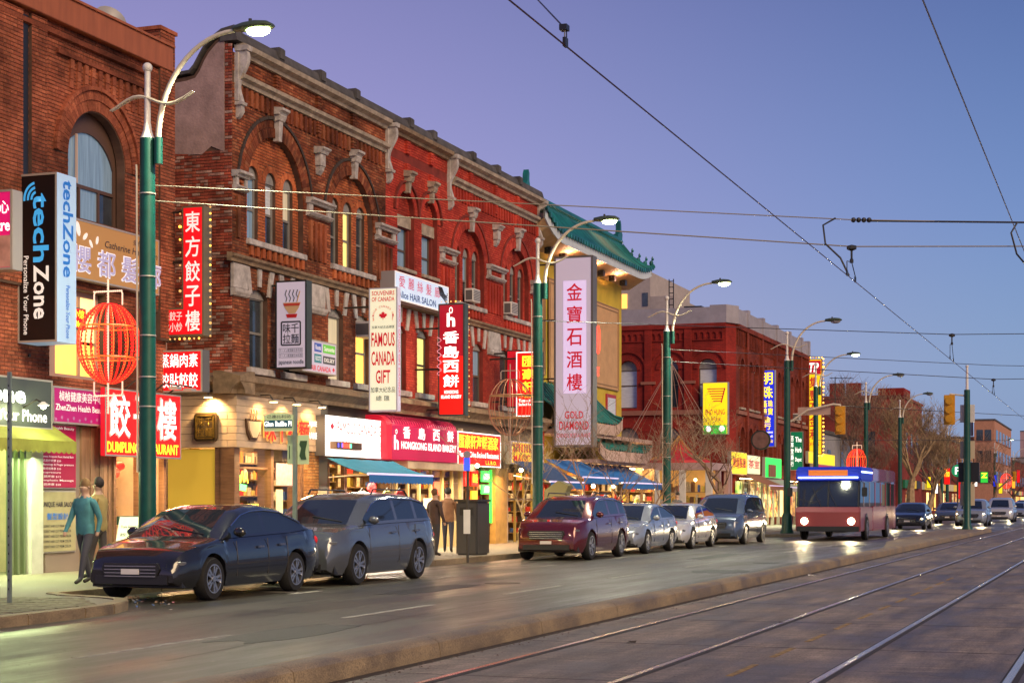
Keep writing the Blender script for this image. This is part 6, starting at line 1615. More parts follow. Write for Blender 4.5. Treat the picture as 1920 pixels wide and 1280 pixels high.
for k, (x, y, z) in enumerate(((35.05,20.15,3.95),(36.4,19.15,3.9),(37.6,19.15,3.9),(39.0,19.15,3.9))):
    r = empty('flood_lamp', (x, y, z), ['warm flood lamp on the lane side of the corner shop', 'first gooseneck lamp over the raised red characters', 'second gooseneck lamp over the raised red characters', 'third gooseneck lamp over the raised red characters, by the grey pier'][k], 'flood lamp', 'flood lamps on the shop cornice')
    if k == 0: MB().tube([(35.3,y,z+0.15),(35.05,y,z+0.12),(x,y,z)], 0.02, 6).build('arm', METAL, r)
    else: MB().tube([(x,19.5,z+0.15),(x,19.25,z+0.15),(x,y,z)], 0.02, 6).build('arm', METAL, r)
    MB().box(x-0.09, x+0.09, y-0.09, y+0.09, z-0.02, z+0.03).build('shade', TRIM, r)
    MB().box(x-0.07, x+0.07, y-0.07, y+0.07, z-0.032, z-0.022).build('bulb_panel', WARML, r)
    l = bpy.data.lights.new('flood_light', 'SPOT'); l.energy = 190 if k == 0 else 85; l.color = (1.0,0.6,0.22); l.spot_size = math.radians(125); l.spot_blend = 0.6; l.shadow_soft_size = 0.06
    lo = bpy.data.objects.new('flood_light', l); C.objects.link(lo); lo.parent = r; lo.location = (0,0,-0.05)
    tgt = Vector((0.5, 0.02, -0.7)) if k == 0 else Vector((0.0, 0.42, -0.6)); lo.rotation_euler = tgt.to_track_quat('-Z','Y').to_euler()

# red green blue LED strip sign, neon in the noodle window, seafood door neon
r = fascia('led_ticker', 'short scrolling LED sign in red, blue and green at the edge of the white fascia', 39.75, 41.3, 2.86, 3.05, 19.1, 0.25, M('led_case', (0.12,0.06,0.04), 0.5), M('led_case2', (0.25,0.15,0.08), 0.5))
for (a, b_, m) in ((39.8,39.86,glow('led_blue',(0.1,0.1,1),2)),(40.0,40.08,glow('led_blue',(0.1,0.1,1),2)),(40.1,40.5,NR),(40.52,40.62,glow('led_green',(0.1,1,0.4),2))): MB().box(a, b_, 19.08, 19.09, 2.9, 3.01).build('led_block', m, r)
r = empty('open_neon', (36.2, 19.9, 1.8), 'curly green and yellow neon sign in the noodle shop window', 'neon sign')
GN = glow('green_neon', (0.1,1.0,0.15), 4); YN = glow('yellow_neon', (1.0,0.6,0.05), 4)
MB().tube([(35.75+k*0.04, 19.95, 2.12+0.13*math.sin(k*1.15)) for k in range(12)], 0.016, 5).build('green_tube', GN, r)
MB().tube([(36.05+k*0.04, 19.94, 2.08+0.14*math.sin(k*1.3)) for k in range(14)], 0.016, 5).build('yellow_tube', YN, r)
MB().prism([(35.72,1.82),(36.5,1.75),(36.55,1.9),(35.72,1.98)], 'y', 19.95, 19.97).build('green_swoosh', GN, r)
r = empty('door_neon', (51.3, 19.7, 1.3), 'stack of red, orange and green lit panels in the seafood restaurant doorway', 'neon sign')
for (a, b_, z0, z1, m) in ((50.1,50.5,2.0,2.55,REDH),(50.7,51.3,2.0,2.5,REDH),(50.75,51.25,1.4,1.85,glow('orange_neon',(1,0.3,0.02),1.6)),(51.7,52.4,2.15,2.5,glow('green_lit',(0.05,1.0,0.12),1.6)),(51.7,52.4,1.75,2.05,glow('green_lit',(0.05,1.0,0.12),1.6)),(52.5,52.6,0.8,2.55,glow('green_tube_lit',(0.05,0.8,0.1),1.2))):
    MB().box(a, b_, 19.62, 19.68, z0, z1).build('lit_panel', m, r)
text('歡迎', r, YLL, 'S', 50.78, 51.22, 2.1, 2.4, 19.61, 0.04); text('OPEN', r, WHH, 'S', 51.78, 52.3, 2.22, 2.42, 19.61, 0.03); text('ATM', r, WHH, 'S', 51.85, 52.25, 1.8, 2.0, 19.61, 0.03)
for (x, y, z) in ((49.6,19.0,2.62),(53.7,19.0,2.55)):
    f = empty('wall_lamp', (x, y, z), 'bright warm lamp at the %s end of the red seafood fascia' % ('left' if x < 50 else 'right'), 'wall lamp')
    MB().ball((x,y,z), 0.07, 10).build('bulb', glow('bulb_warm_white', (1.0,0.8,0.45), 25), f); MB().tube([(x,y+0.05,z+0.05),(x,y+0.5,z+0.1)], 0.02, 5).build('arm', METAL, f)
# notices on the glass of the bakery and others
nb = 0
for (x, z, w, h, c, Y) in ((45.2,1.05,0.6,0.35,(0.7,0.5,0.05),19.55),(47.4,1.7,0.5,0.4,(0.75,0.10,0.05),19.55),(46.6,1.3,0.9,0.3,(0.6,0.6,0.5),19.55),(48.4,1.0,0.6,0.4,(0.75,0.25,0.05),19.55),(45.0,0.9,0.4,0.3,(0.4,0.75,0.05),19.52),(39.6,1.1,0.5,0.7,(0.6,0.35,0.15),19.55),(37.5,1.9,0.9,0.55,(0.45,0.3,0.32),19.66),(37.5,1.0,0.35,0.8,(0.7,0.6,0.35),19.66),(36.0,0.9,0.6,0.55,(0.75,0.6,0.12),19.66)):
    tag(MB().box(x, x+w, Y, Y+0.01, z, z+h).build('window_notice', M('notice_%d' % nb, c, 0.5, es=0.4, ecol=c, var=0.3, vs=9)),
        ['yellow orange notice low in the bakery front', 'red notice high in the bakery front', 'pale notice with faint print in the bakery front', 'orange notice at the right of the bakery front', 'lime green price card by the bakery door', 'tan picture menu on the brick pier', 'grey poster of noodle bowls in the upper noodle window', 'tall cream menu strip in the noodle window', 'yellow menu sheet low in the first noodle window'][nb], 'notice'); nb += 1
MB().box(44.6, 49.8, 19.58, 19.62, 0.12, 0.9).build('bakery_riser', M('bakery_cream', (0.55,0.42,0.2), 0.7), cb)
for x in (40.35, 41.3, 41.4, 43.2, 44.3): MB().box(x, x+0.07, 19.62, 19.72, 0.12, 2.5).build('door_post', WOOD, cb)
for x in (50.05, 50.55, 51.4, 52.45): MB().box(x, x+0.09, 19.7, 19.78, 0.12, 2.55).build('door_post', WOOD, cb)
for x in (54.2, 55.1, 56.0, 56.9): MB().box(x, x+0.08, 19.7, 19.78, 0.12, 2.8).build('door_post', M('yellow_post', (0.45,0.33,0.08), 0.6), cb)
MB().box(54.2, 57.5, 19.71, 19.77, 1.55, 1.62).build('door_rail', WOOD, cb)
for x in (44.62, 45.45, 46.3, 47.2, 48.1, 48.9, 49.6): MB().box(x, x+0.1, 19.56, 19.64, 0.9, 2.6).build('window_post', M('bakery_cream', (0.55,0.42,0.2), 0.7), cb)
MB().box(44.5, 49.85, 19.15, 19.8, 2.45, 2.66).build('bakery_soffit', CREAM, cb)
MB().box(44.7, 49.6, 19.6, 19.61, 0.9, 2.45).build('shop_window', GLASS, cb)
MB().box(52.6, 53.7, 19.5, 19.7, 0.12, 2.6).build('tiled_panel', M('tan_tile', (0.45,0.27,0.07), 0.5, var=0.2), cb)
# ------------------------------------------------------------------ awnings and goods
def awning(name, label, X0, X1, yw, zw, yo, zo, top, val, bar=None, n=0, stripes=None, drop=0.2):
    r = empty(name, ((X0+X1)/2, yw, zw), label, 'awning')
    nseg = n or max(4, int((X1-X0)/0.8))
    for i in range(nseg):
        a = X0 + (X1-X0)*i/nseg; b_ = X0 + (X1-X0)*(i+1)/nseg - 0.012
        m = 8; v = []
        for j in range(m+1):
            t = j/m; sag = -0.05*math.sin(PI*t)
            for x in (a, (a+b_)/2, b_): v.append((x, yw+(yo-yw)*t, zw+(zo-zw)*t+sag+(0.0 if x != (a+b_)/2 else -0.015)))
        k = len(v); v += [(p[0], p[1], p[2]-0.015) for p in v]
        f = []
        for j in range(m):
            for q in range(2):
                c = j*3+q; f += [(c, c+3, c+4, c+1), (k+c, k+c+1, k+c+4, k+c+3)]
        MB().add(v, f).build('canvas_panel', top if not stripes or i % 2 == 0 else stripes, r, smooth=True)
    MB().tube([(X0-0.03, yo, zo), (X1+0.03, yo, zo)], 0.035, 8).build('front_bar', bar or LIL2, r, smooth=True)
    pts = [(X0, zo-0.02)]; k = X0
    w = (X1-X0)/max(8, int((X1-X0)/0.22))
    while k < X1 - 0.01:
        for t in (0.0, 0.5, 1.0): pts.append((k+w*t, zo-drop-0.04*math.sin(PI*t)))
        k += w
    pts.append((X1, zo-0.02))
    MB().prism(pts, 'y', yo-0.03, yo-0.02).build('valance', val, r)
    for x in (X0+0.1, X1-0.1): MB().tube([(x, yw, zw-0.5), (x, (yw+yo)/2, (zw+zo)/2-0.25), (x, yo+0.05, zo-0.03)], 0.018, 6).build('folding_arm', TRIM, r)
    return r
TUR = M('turquoise_canvas', (0.03,0.28,0.44), 0.7, var=0.1, stretch=(8,1,1)); BLU = M('blue_canvas', (0.015,0.12,0.40), 0.7, var=0.12, stretch=(8,1,1)); NAV = M('navy_canvas', (0.008,0.045,0.16), 0.7)
awning('shop_awning', 'turquoise awning with blue valance under the glaring white fascia', 39.2, 43.4, 19.1, 2.62, 17.95, 2.2, TUR, BLU)
awning('shop_awning', 'dark blue awning just left of the second lamp post', 52.6, 56.3, 18.9, 2.85, 17.6, 2.15, NAV, BLU)
awning('shop_awning', 'long bright blue awning over the clothes stall below the very tall lilac sign', 56.5, 60.8, 19.1, 3.0, 17.7, 2.35, BLU, BLU)
awning('shop_awning', 'blue awning right of the long one, its bar lit white', 61.0, 66.7, 19.1, 2.95, 17.6, 2.2, BLU, BLU)
awning('shop_awning', 'brown lean-to awning under the yellow fascia of the red corner building', 90.0, 94.6, 19.3, 3.0, 17.8, 2.35, M('brown_canvas', (0.3,0.12,0.06), 0.7), M('brown_canvas', (0.3,0.12,0.06), 0.7))
awning('shop_awning', 'pale grey awning under the green framed sign', 95.0, 100.5, 19.3, 2.9, 17.8, 2.3, M('grey_canvas', (0.45,0.45,0.42), 0.7), M('grey_canvas', (0.45,0.45,0.42), 0.7))
def shirt(x, y, z, s_, col, label, leaf=False):
    pts = [(-0.5,0.5),(-0.2,0.62),(0,0.55),(0.2,0.62),(0.5,0.5),(0.66,0.15),(0.45,0.08),(0.38,0.2),(0.38,-0.62),(-0.38,-0.62),(-0.38,0.2),(-0.45,0.08),(-0.66,0.15)]
    r = empty('shirt', (x, y, z), label, 'shirt', 'garments hung under the awnings')
    mb = MB().prism([(x+a*s_, z+b_*s_) for a, b_ in pts], 'y', y, y+0.06); mb.build('cloth', M('cloth_%d%d%d' % tuple(int(c*99) for c in col), col, 0.85, var=0.15, vs=8), r, bevel=0.012)
    MB().tube([(x-0.25*s_, y+0.03, z+0.6*s_), (x, y+0.03, z+0.75*s_), (x+0.25*s_, y+0.03, z+0.6*s_)], 0.01, 5).build('hanger', METAL, r)
    if leaf: maple(r, x, z, 0.12*s_, y-0.002, 'S'); MB().box(x-0.37*s_, x+0.37*s_, y-0.006, y, z-0.5*s_, z-0.35*s_).build('stripe', RLT, r)
for (x, y, z, s_, c, l_, lf) in ((40.95,18.9,1.45,0.55,(0.6,0.42,0.3),'beige hockey shirt with a red leaf and hem stripe',True),(41.9,18.6,1.5,0.5,(0.65,0.55,0.12),'yellow shirt hung beside the beige hockey shirt',False),(42.5,18.5,1.5,0.5,(0.6,0.03,0.02),'red shirt hung beside the yellow one',False),(41.55,18.9,1.75,0.4,(0.55,0.02,0.02),'small red shirt hung above the yellow one',False),
      (57.6,18.0,1.45,0.5,(0.05,0.05,0.09),'dark shirt under the long blue awning',False),(58.8,18.0,1.5,0.5,(0.10,0.03,0.05),'maroon shirt under the long blue awning',False),(60.3,18.0,1.45,0.5,(0.04,0.06,0.14),'navy shirt under the long blue awning',False),(62.2,18.0,1.3,0.6,(0.45,0.01,0.03),'crimson shirt under the blue awning right of the long one',False),(64.6,18.0,1.3,0.55,(0.5,0.45,0.1),'mustard shirt beside the crimson one',False)):
    shirt(x, y, z, s_, c, l_, lf)
random.seed(11)
def stall(X0, X1, Y0, Y1, label, cols, n=60):
    r = empty('market_stall', ((X0+X1)/2, (Y0+Y1)/2, 0.12), label, 'stall')
    MB().box(X0, X1, Y0, Y1, 0.55, 0.62).build('table_top', M('stall_wood', (0.3,0.2,0.1), 0.7), r)
    for x in (X0+0.08, X1-0.12):
        for y in (Y0+0.05, Y1-0.09): MB().box(x, x+0.05, y, y+0.05, 0.12, 0.55).build('leg', METAL, r)
    for k in range(n):
        x = random.uniform(X0+0.1, X1-0.35); y = random.uniform(Y0+0.05, Y1-0.25); c = random.choice(cols)
        nm = 'crate' if k % 3 else 'box_of_goods'
        x = X0 + 0.05 + (k % (n//3))*(X1-X0-0.1)/(n//3); row = k // (n//3)
        h = random.uniform(0.1, 0.4); w = (X1-X0-0.1)/(n//3) - 0.03
        MB().box(x, x+w, Y0+0.05+row*0.25, Y0+0.28+row*0.25, 0.621, 0.62+h).build(nm, M('goods_%s' % c[0], c[1], 0.6, var=0.2, vs=9), r)
    return r
GC = [('red',(0.5,0.04,0.03)),('orange',(0.6,0.2,0.03)),('yellow',(0.6,0.45,0.08)),('green',(0.1,0.3,0.05)),('cream',(0.6,0.5,0.35)),('brown',(0.2,0.1,0.05)),('blue',(0.05,0.12,0.4)),('pink',(0.6,0.15,0.2))]
stall(57.0, 60.6, 17.5, 18.3, 'stall of coloured packets under the long bright blue awning', GC, 48)
stall(61.2, 66.4, 17.5, 18.3, 'stall of bright goods under the awning with the white lit bar', GC, 45)
stall(67.4, 71.5, 17.7, 18.5, 'stall of fruit crates between the blue awnings and the tent pavilion', GC, 48)
stall(40.6, 43.6, 18.4, 19.2, 'souvenir table under the turquoise awning', GC, 30)
for (x, lab) in ((58.0,'first'),(60.5,'second'),(64.0,'third'),(66.5,'fourth')):
    f = empty('hanging_lamp', (x, 17.8, 2.1), '%s warm hanging lamp along the blue awnings, counted from the second lamp post' % lab, 'hanging lamp', 'bare lamps hung under the blue awnings')
    MB().ball((x,17.8,2.05), 0.075, 10).build('bulb', glow('stall_bulb', (1.0,0.72,0.3), 18), f); MB().tube([(x,17.8,2.12),(x,17.8,2.6)], 0.008, 4).build('cord', BLACKP, f)
def stall_light(x, y, z, e, col, size=1.0, dirv=(0,0,-1), name='shop_light', parent=None, sy=None):
    l = bpy.data.lights.new(name, 'AREA'); l.energy = e; l.color = col; l.shape = 'RECTANGLE'; l.size = size; l.size_y = sy or size
    o = bpy.data.objects.new(name, l); C.objects.link(o); o.location = (x, y, z); o.rotation_euler = Vector(dirv).to_track_quat('-Z', 'Y').to_euler()
    return o
# the shops' own ceiling lights, shining out over the pavement
for (x, y, z, e, c, s_) in ((26.2,19.35,2.4,90,(0.8,1.0,0.45),2.6),(31.4,19.2,2.4,60,(1.0,0.65,0.28),1.6),(37.3,19.2,2.72,70,(1.0,0.62,0.25),3),(42.0,18.9,2.1,110,(1.0,0.85,0.65),3.4),(47.2,18.95,2.4,110,(1.0,0.75,0.38),4),(51.8,19.0,2.5,70,(1.0,0.55,0.3),2.5),(58.8,18.3,2.4,120,(1.0,0.72,0.35),4),(64.0,18.3,2.3,110,(1.0,0.72,0.35),4),(69.0,18.9,3.0,70,(1.0,0.72,0.35),3),(92.5,18.7,2.3,90,(1.0,0.85,0.6),4),(98,18.7,2.2,90,(0.8,1.0,0.6),4)):
    stall_light(x, y, z, e*2.5, c, s_, (0,-0.25,-1), sy=0.5)
# under-eave lights of the pagoda roof
for x in (61.2, 64.6, 67.8): stall_light(x, 19.7, 10.6, 28, (1.0,0.45,0.25), 0.3, (0,0.25,1), 'eave_light')

# ------------------------------------------------------------------ street lamps
LENS = glow('street_lamp_lens', (0.88,1.0,0.42), 30)
LENSD = glow('street_lamp_lens_far', (0.80,1.0,0.75), 9)
LENSO = M('street_lamp_lens_off', (0.35,0.35,0.4), 0.3)
HEADM = M('lamp_head_grey', (0.06,0.085,0.05), 0.4)
def lamp(x, y, label, on=2, top=8.9, straps=True, light=0):
    r = empty('street_lamp', (x, y, 0.12), label, 'street lamp', 'green street lamps along the pavement')
    P = lambda nm, mb, m, **k: mb.build(nm, m, r, smooth=True, **k)
    P('base', MB().lathe([(0.30,0.12),(0.30,0.2),(0.24,0.3),(0.22,0.9),(0.165,1.0)], (x,y,0), n=20), GREENP)
    P('pole', MB().lathe([(0.150,1.0),(0.140,4.0),(0.128,top-1.25)], (x,y,0), n=20), GREENP)
    P('collar', MB().lathe([(0.128,top-1.25),(0.11,top-1.22),(0.075,top-1.12),(0.06,top-1.0)], (x,y,0), n=16), WHITEP)
    P('upper_pole', MB().lathe([(0.055,top-1.1),(0.05,top-0.12)], (x,y,0), n=12), WHITEP)
    P('ball_finial', MB().ball((x,y,top-0.05), 0.085, 14), WHITEP)
    P('arm_socket', MB().lathe([(0.075,top-1.7),(0.075,top-1.25)], (x,y-0.21,0), n=12), GREENP)
    pts = []
    for k in range(15):
        t = k/14; a = t*PI/2
        pts.append((x, y-0.21-1.45*(1-math.cos(a)), top-1.3+1.72*math.sin(a)))
    P('curved_arm', MB().tube(pts, [0.052-0.018*k/14 for k in range(15)], 10), CREAMP)
    for o in (-0.03, 0.03):
        wv = [(x+o, y+0.72-0.115*k, top-0.62+0.10*math.sin(k*0.55-0.9)-abs(o)*1.2+0.006*k) for k in range(15)]
        P('wavy_crossbar', MB().tube(wv, [0.012+0.016*math.sin(PI*k/14) for k in range(15)], 6), CREAMP)
    hy, hz = y-1.66, top+0.42
    # cobra head
    secs = [(0.0,0.07,0.07),(0.08,0.10,0.08),(0.2,0.15,0.10),(0.42,0.19,0.11),(0.62,0.17,0.085),(0.72,0.08,0.03)]
    mb = MB(); vs = []; fs = []; n = 14
    for (d, w, h) in secs:
        for k in range(n):
            t = 2*PI*k/n; vs.append((x+w*math.cos(t), hy-d, hz+h*math.sin(t)*(1.0 if math.sin(t) > 0 else 0.55)+0.02))
    for i in range(len(secs)-1):
        for k in range(n): fs.append((i*n+k, i*n+(k+1)%n, (i+1)*n+(k+1)%n, (i+1)*n+k))
    fs += [tuple(range(n-1,-1,-1)), tuple(range((len(secs)-1)*n, len(secs)*n))]
    P('lamp_head', mb.add(vs, fs), HEADM)
    P('photocell', MB().lathe([(0.03,hz+0.1),(0.03,hz+0.17)], (x,hy-0.3,0), n=8), METAL)
    P('lens', MB().ball((x,hy-0.45,hz-0.035), 0.15, 12, sy=1.45, sz=0.62), LENS if on == 2 else (LENSD if on == 1 else LENSO))
    if straps:
        for z in (3.1,3.6,4.3,5.3,6.7): P('band', MB().lathe([(0.134,z),(0.150,z),(0.150,z+0.02),(0.134,z+0.02)], (x,y,0), n=16), TRIM)
        P('cable', MB().tube([(x-0.1,y+0.13,2.0),(x-0.1,y+0.14,5),(x-0.1,y+0.15,7.1),(x-0.08,y+0.17,7.2)], 0.018, 6), CREAMP)
    if light:
        l = bpy.data.lights.new('lamp_light', 'SPOT'); l.energy = light; l.color = (1.0,0.97,0.66); l.spot_size = math.radians(165); l.spot_blend = 0.7; l.shadow_soft_size = 0.15
        o = bpy.data.objects.new('lamp_light', l); C.objects.link(o); o.parent = r; o.location = (0, -2.1, hz-0.16-0.12); o.rotation_euler = (0,0,0)
    return r
L1 = lamp(25.1, 15.6, 'nearest green street lamp, its cable strapped on, beside the glowing red wire lantern', light=2600)
lamp(45.5, 15.6, 'second green street lamp, before the red seafood sign, with an unlit wire lantern', light=2600)
lamp(59.9, 15.6, 'third green street lamp, between the tall lilac sign and the square yellow sign', light=2200)
lamp(74.1, 13.9, 'fourth green street lamp, unlit head, carrying the traffic light arm', on=0, straps=False)
lamp(91.4, 15.6, 'fifth green street lamp, lit, in front of the bulb edged gold sign', on=1, straps=False, light=500)
lamp(107.3, 15.2, 'sixth street lamp, unlit, right of the glowing red hoop', on=0, straps=False)
lamp(126.8, 15.5, 'seventh street lamp, unlit, in front of the big bare tree', on=0, straps=False)
lamp(163.0, 15.6, 'eighth street lamp, unlit and thin, left of the median pole', on=0, straps=False)
lamp(168.0, 16.6, 'ninth thin street lamp close behind the eighth', on=0, straps=False)
lamp(224.0, 15.6, 'small far street lamp with a green white light near the right edge', on=1, straps=False)
lamp(262.0, 15.6, 'farthest small street lamp at the right edge', on=1, straps=False)

# wire lanterns hung on the lamps
def lantern(x, y, z0, z1, label, lit, arm_y, cat='lantern'):
    r = empty('wire_lantern', (x, y, z0), label, cat)
    H = z1 - z0; zc = (z0+z1)/2; RR = H*0.34
    RG = glow('lantern_red', (1.0,0.02,0.01), 1.5) if lit else M('rusty_wire', (0.42,0.20,0.12), 0.5, metal=0.3)
    WG = glow('lantern_white_bulbs', (0.9,0.62,0.45), 1.0) if lit else M('pale_wire', (0.55,0.40,0.33), 0.5)
    OG = glow('lantern_orange', (1.0,0.12,0.02), 1.6) if lit else MATS['rusty_wire']
    NR_ = 26 if lit else 14
    for k in range(NR_):
        t = PI*2*k/NR_
        pts = [(x + RR*math.cos(t)*math.sin(PI*(0.06+0.88*j/14)), y + RR*math.sin(t)*math.sin(PI*(0.06+0.88*j/14)), zc - H*0.44*math.cos(PI*(0.06+0.88*j/14))) for j in range(15)]
        MB().tube(pts, 0.009 if lit else 0.012, 5).build('rib', RG if k % 2 else OG, r)
        if lit:
            d = MB()
            for j in range(28):
                u = PI*(0.08+0.84*j/27); d.ball((x + RR*math.cos(t)*math.sin(u)*0.98, y + RR*math.sin(t)*math.sin(u)*0.98, zc - H*0.44*math.cos(u)), 0.017, 5)
            d.build('bulb_string', glow('red_bulbs', (1.0,0.012,0.012), 1.5), r, kind='stuff')
    for zz in (-0.16, 0.18):
        c = RR*math.sqrt(max(0.1, 1-(zz/0.44)**2))
        MB().tube([(x+c*math.cos(2*PI*k/20), y+c*math.sin(2*PI*k/20), zc+H*zz) for k in range(21)], 0.014, 5).build('hoop', OG if lit else RG, r)
        MB().tube([(x, arm_y, zc+H*zz), (x, y+RR, zc+H*zz)], 0.018, 6).build('arm', M('arm_gold', (0.5,0.33,0.12), 0.5), r)
    MB().tube([(x-0.02, y, z0-0.42), (x-0.02, y, z1+0.3)], 0.014, 5).build('stem', WG, r)
    for s_, zz in ((1, z1-0.05), (-1, z0+0.05)):
        MB().tube([(x-0.02, y-0.28, zz-s_*0.08), (x-0.02, y-0.28, zz+s_*0.12), (x-0.02, y-0.25, zz+s_*0.16), (x-0.02, y+0.25, zz+s_*0.16), (x-0.02, y+0.28, zz+s_*0.12), (x-0.02, y+0.28, zz-s_*0.08)], 0.014, 5).build('frame_bar', WG, r)
        if lit:
            d = MB()
            for k in range(14): d.ball((x-0.03, y-0.27+0.042*k, zz+s_*0.16), 0.018, 5)
            d.build('bulb_string', WG, r, kind='stuff')
    if lit:
        d = MB()
        for k in range(48): d.ball((x-0.03, y, z0-0.4+(z1-z0+0.7)*k/47), 0.02, 5)
        d.build('bulb_string', WG, r, kind='stuff')
    return r
lantern(25.1, 16.36, 3.42, 4.98, 'large glowing red wire lantern hung on the nearest street lamp', True, 15.7)
lantern(45.5, 16.42, 3.25, 5.1, 'unlit rusty wire lantern hung on the second street lamp', False, 15.7)
lantern(107.3, SY(1607, 107.3), 3.0, 4.9, 'glowing red hoop lantern on the sixth street lamp', True, 15.3)
lantern(224, SY(1887, 224), 3.0, 5.2, 'tiny glowing red lantern far away near the right edge', True, 15.7)

# ------------------------------------------------------------------ tram wires
WIRE = M('wire_black', (0.015,0.015,0.03), 0.5); WIREC = M('contact_wire', (0.09,0.035,0.04), 0.35, metal=0.5); WIREP = M('pale_span_wire', (0.22,0.19,0.15), 0.5)
def wire(name, label, pts, r_=0.008, m=None, cat='wire', sag=0.0, group=None):
    P = []
    for (p, q) in zip(pts[:-1], pts[1:]):
        for k in range(12):
            t = k/12; P.append((p[0]+(q[0]-p[0])*t, p[1]+(q[1]-p[1])*t, p[2]+(q[2]-p[2])*t - sag*4*t*(1-t)))
    P.append(pts[-1])
    return tag(MB().tube(P, r_, 6).build(name, m or WIRE), label, cat, group)
ZC = 5.58
wire('contact_wire', 'long black contact wire running down the sky over the track nearest the kerb', [(6,4.72,ZC),(31.5,4.72,ZC),(50.7,4.72,ZC),(67,4.72,ZC),(90,4.72,ZC),(200,4.72,ZC)], 0.008, WIREC)
wire('contact_wire', 'steep contact wire at the upper right over the far track', [(4,1.62,5.76),(31.5,1.62,5.76),(90,1.62,5.7),(200,1.62,5.7)], 0.008, WIREC)
def spanw(x0, y0, z0, xm, zm, label, m=WIRE, r_=0.008, zend=None, pale_to=0):
    ym = 4.72; dx = (xm-x0)/(y0-ym); x2 = x0 + dx*(y0+8)
    wire('span_wire', label, [(x0,y0,z0),(xm,ym,zm),(x2,-8,zend or z0)], r_, m, sag=0.0)
spanw(25.1, 15.6, 6.86, 31.7, 6.69, 'upper span cable from the nearest lamp post across the street', WIREP, 0.010, 6.95)
spanw(25.1, 15.6, 6.60, 31.5, 6.17, 'lower span cable from the nearest lamp post across the street', WIREP, 0.012, 6.6)
spanw(45.5, 15.6, 6.6, 50.7, 6.33, 'span wire from the second lamp post across the street', WIRE, 0.012, 6.6)
spanw(59.9, 15.6, 6.57, 67.2, 6.15, 'span wire from the third lamp post across the street', WIRE, 0.014, 6.6)
spanw(59.9, 15.6, 7.0, 68.2, 6.75, 'second higher span wire from the third lamp post', WIRE, 0.012, 6.9)
spanw(91.4, 15.6, 6.7, 96, 6.1, 'span wire from the fifth lamp post across the street', WIRE, 0.016, 6.6)
spanw(91.4, 15.6, 4.8, 99, 4.9, 'low wire from the fifth lamp post over the intersection', WIRE, 0.014, 5.0)
def hanger(x, y, zs, zc, label, feeder=None):
    r = empty('wire_hanger', (x, y, zc), label, 'wire hanger', 'hangers between span wires and contact wires')
    MB().lathe([(0.02,zs+0.03),(0.09,zs+0.01),(0.09,zs-0.05),(0.02,zs-0.08),(0.02,zs-0.22),(0.035,zs-0.24),(0.035,zs-0.3)], (x,y,0), n=10).build('insulator', BLACKP, r)
    for s_ in (-0.55, 0.45):
        MB().tube([(x,y,zs-0.28),(x+s_,y,zs-0.34 if s_ < 0 else zc+0.1),(x+s_,y,zc)], 0.009, 5).build('link', WIRE, r)
        MB().box(x+s_-0.05, x+s_+0.05, y-0.012, y+0.012, zc-0.012, zc+0.09).build('clamp', BLACKP, r)
    if feeder:
        MB().tube(feeder, 0.018, 6).build('feeder_cable', BLACKP, r)
hanger(31.5, 4.72, 6.17, ZC, 'hanger with curved black feeder cable, in the middle of the sky', [(31.4,5.0,6.69),(31.25,5.2,6.55),(31.2,5.15,6.2),(31.35,4.9,5.95),(31.4,4.75,5.62)])
hanger(50.7, 4.72, 6.33, ZC, 'second small wire hanger, lower on the contact wire'); hanger(67.2, 4.72, 6.15, ZC, 'third tiny wire hanger near the right edge')
hanger(33.4, 1.62, 6.3, 5.76, 'hanger of the steep wire at the right edge', [(33.2,1.9,6.72),(33.0,2.0,6.5),(33.0,1.9,6.1),(33.3,1.65,5.8)])
for (x, y, z, lab) in ((14.53,4.72,ZC,'small clamp with loop on the contact wire, near the top middle of the sky'),(14.46,1.62,5.77,'small clamp on the steep contact wire at the top edge')):
    r = empty('wire_clamp', (x, y, z), lab, 'wire clamp')
    MB().box(x-0.04, x+0.04, y-0.014, y+0.014, z-0.01, z+0.07).build('clamp', BLACKP, r)
    MB().tube([(x-0.02,y,z+0.06),(x-0.015,y,z+0.15),(x+0.03,y,z+0.15),(x+0.035,y,z+0.06)], 0.006, 5).build('loop', BLACKP, r)
    MB().box(x-0.03, x+0.06, y-0.02, y+0.05, z+0.14, z+0.19).build('pull_off', BLACKP, r)
wire('span_wire', 'short black wire running up from the small clamp to the top edge', [(14.55,4.74,ZC+0.17),(17.5,6.0,6.94),(21.5,7.7,8.6)], 0.008)
wire('feeder_wire', 'thick black feeder cable right of the ribbed insulators', [(31.9,4.5,6.69),(38.0,-6.5,6.9)], 0.019)
k_ = MB()
for i in range(5): k_.lathe([(0.03,0),(0.055,0.02),(0.03,0.04)], (0,0,0), n=4)
ins = empty('insulator_string', (31.7, 4.72, 6.69), 'ribbed insulators on the upper span cable above the hanger', 'insulator')
for i in range(4): MB().ball((31.72+0.035*i, 4.72-0.09*i, 6.69), 0.05, 8).build('insulator_disc', BLACKP, ins)

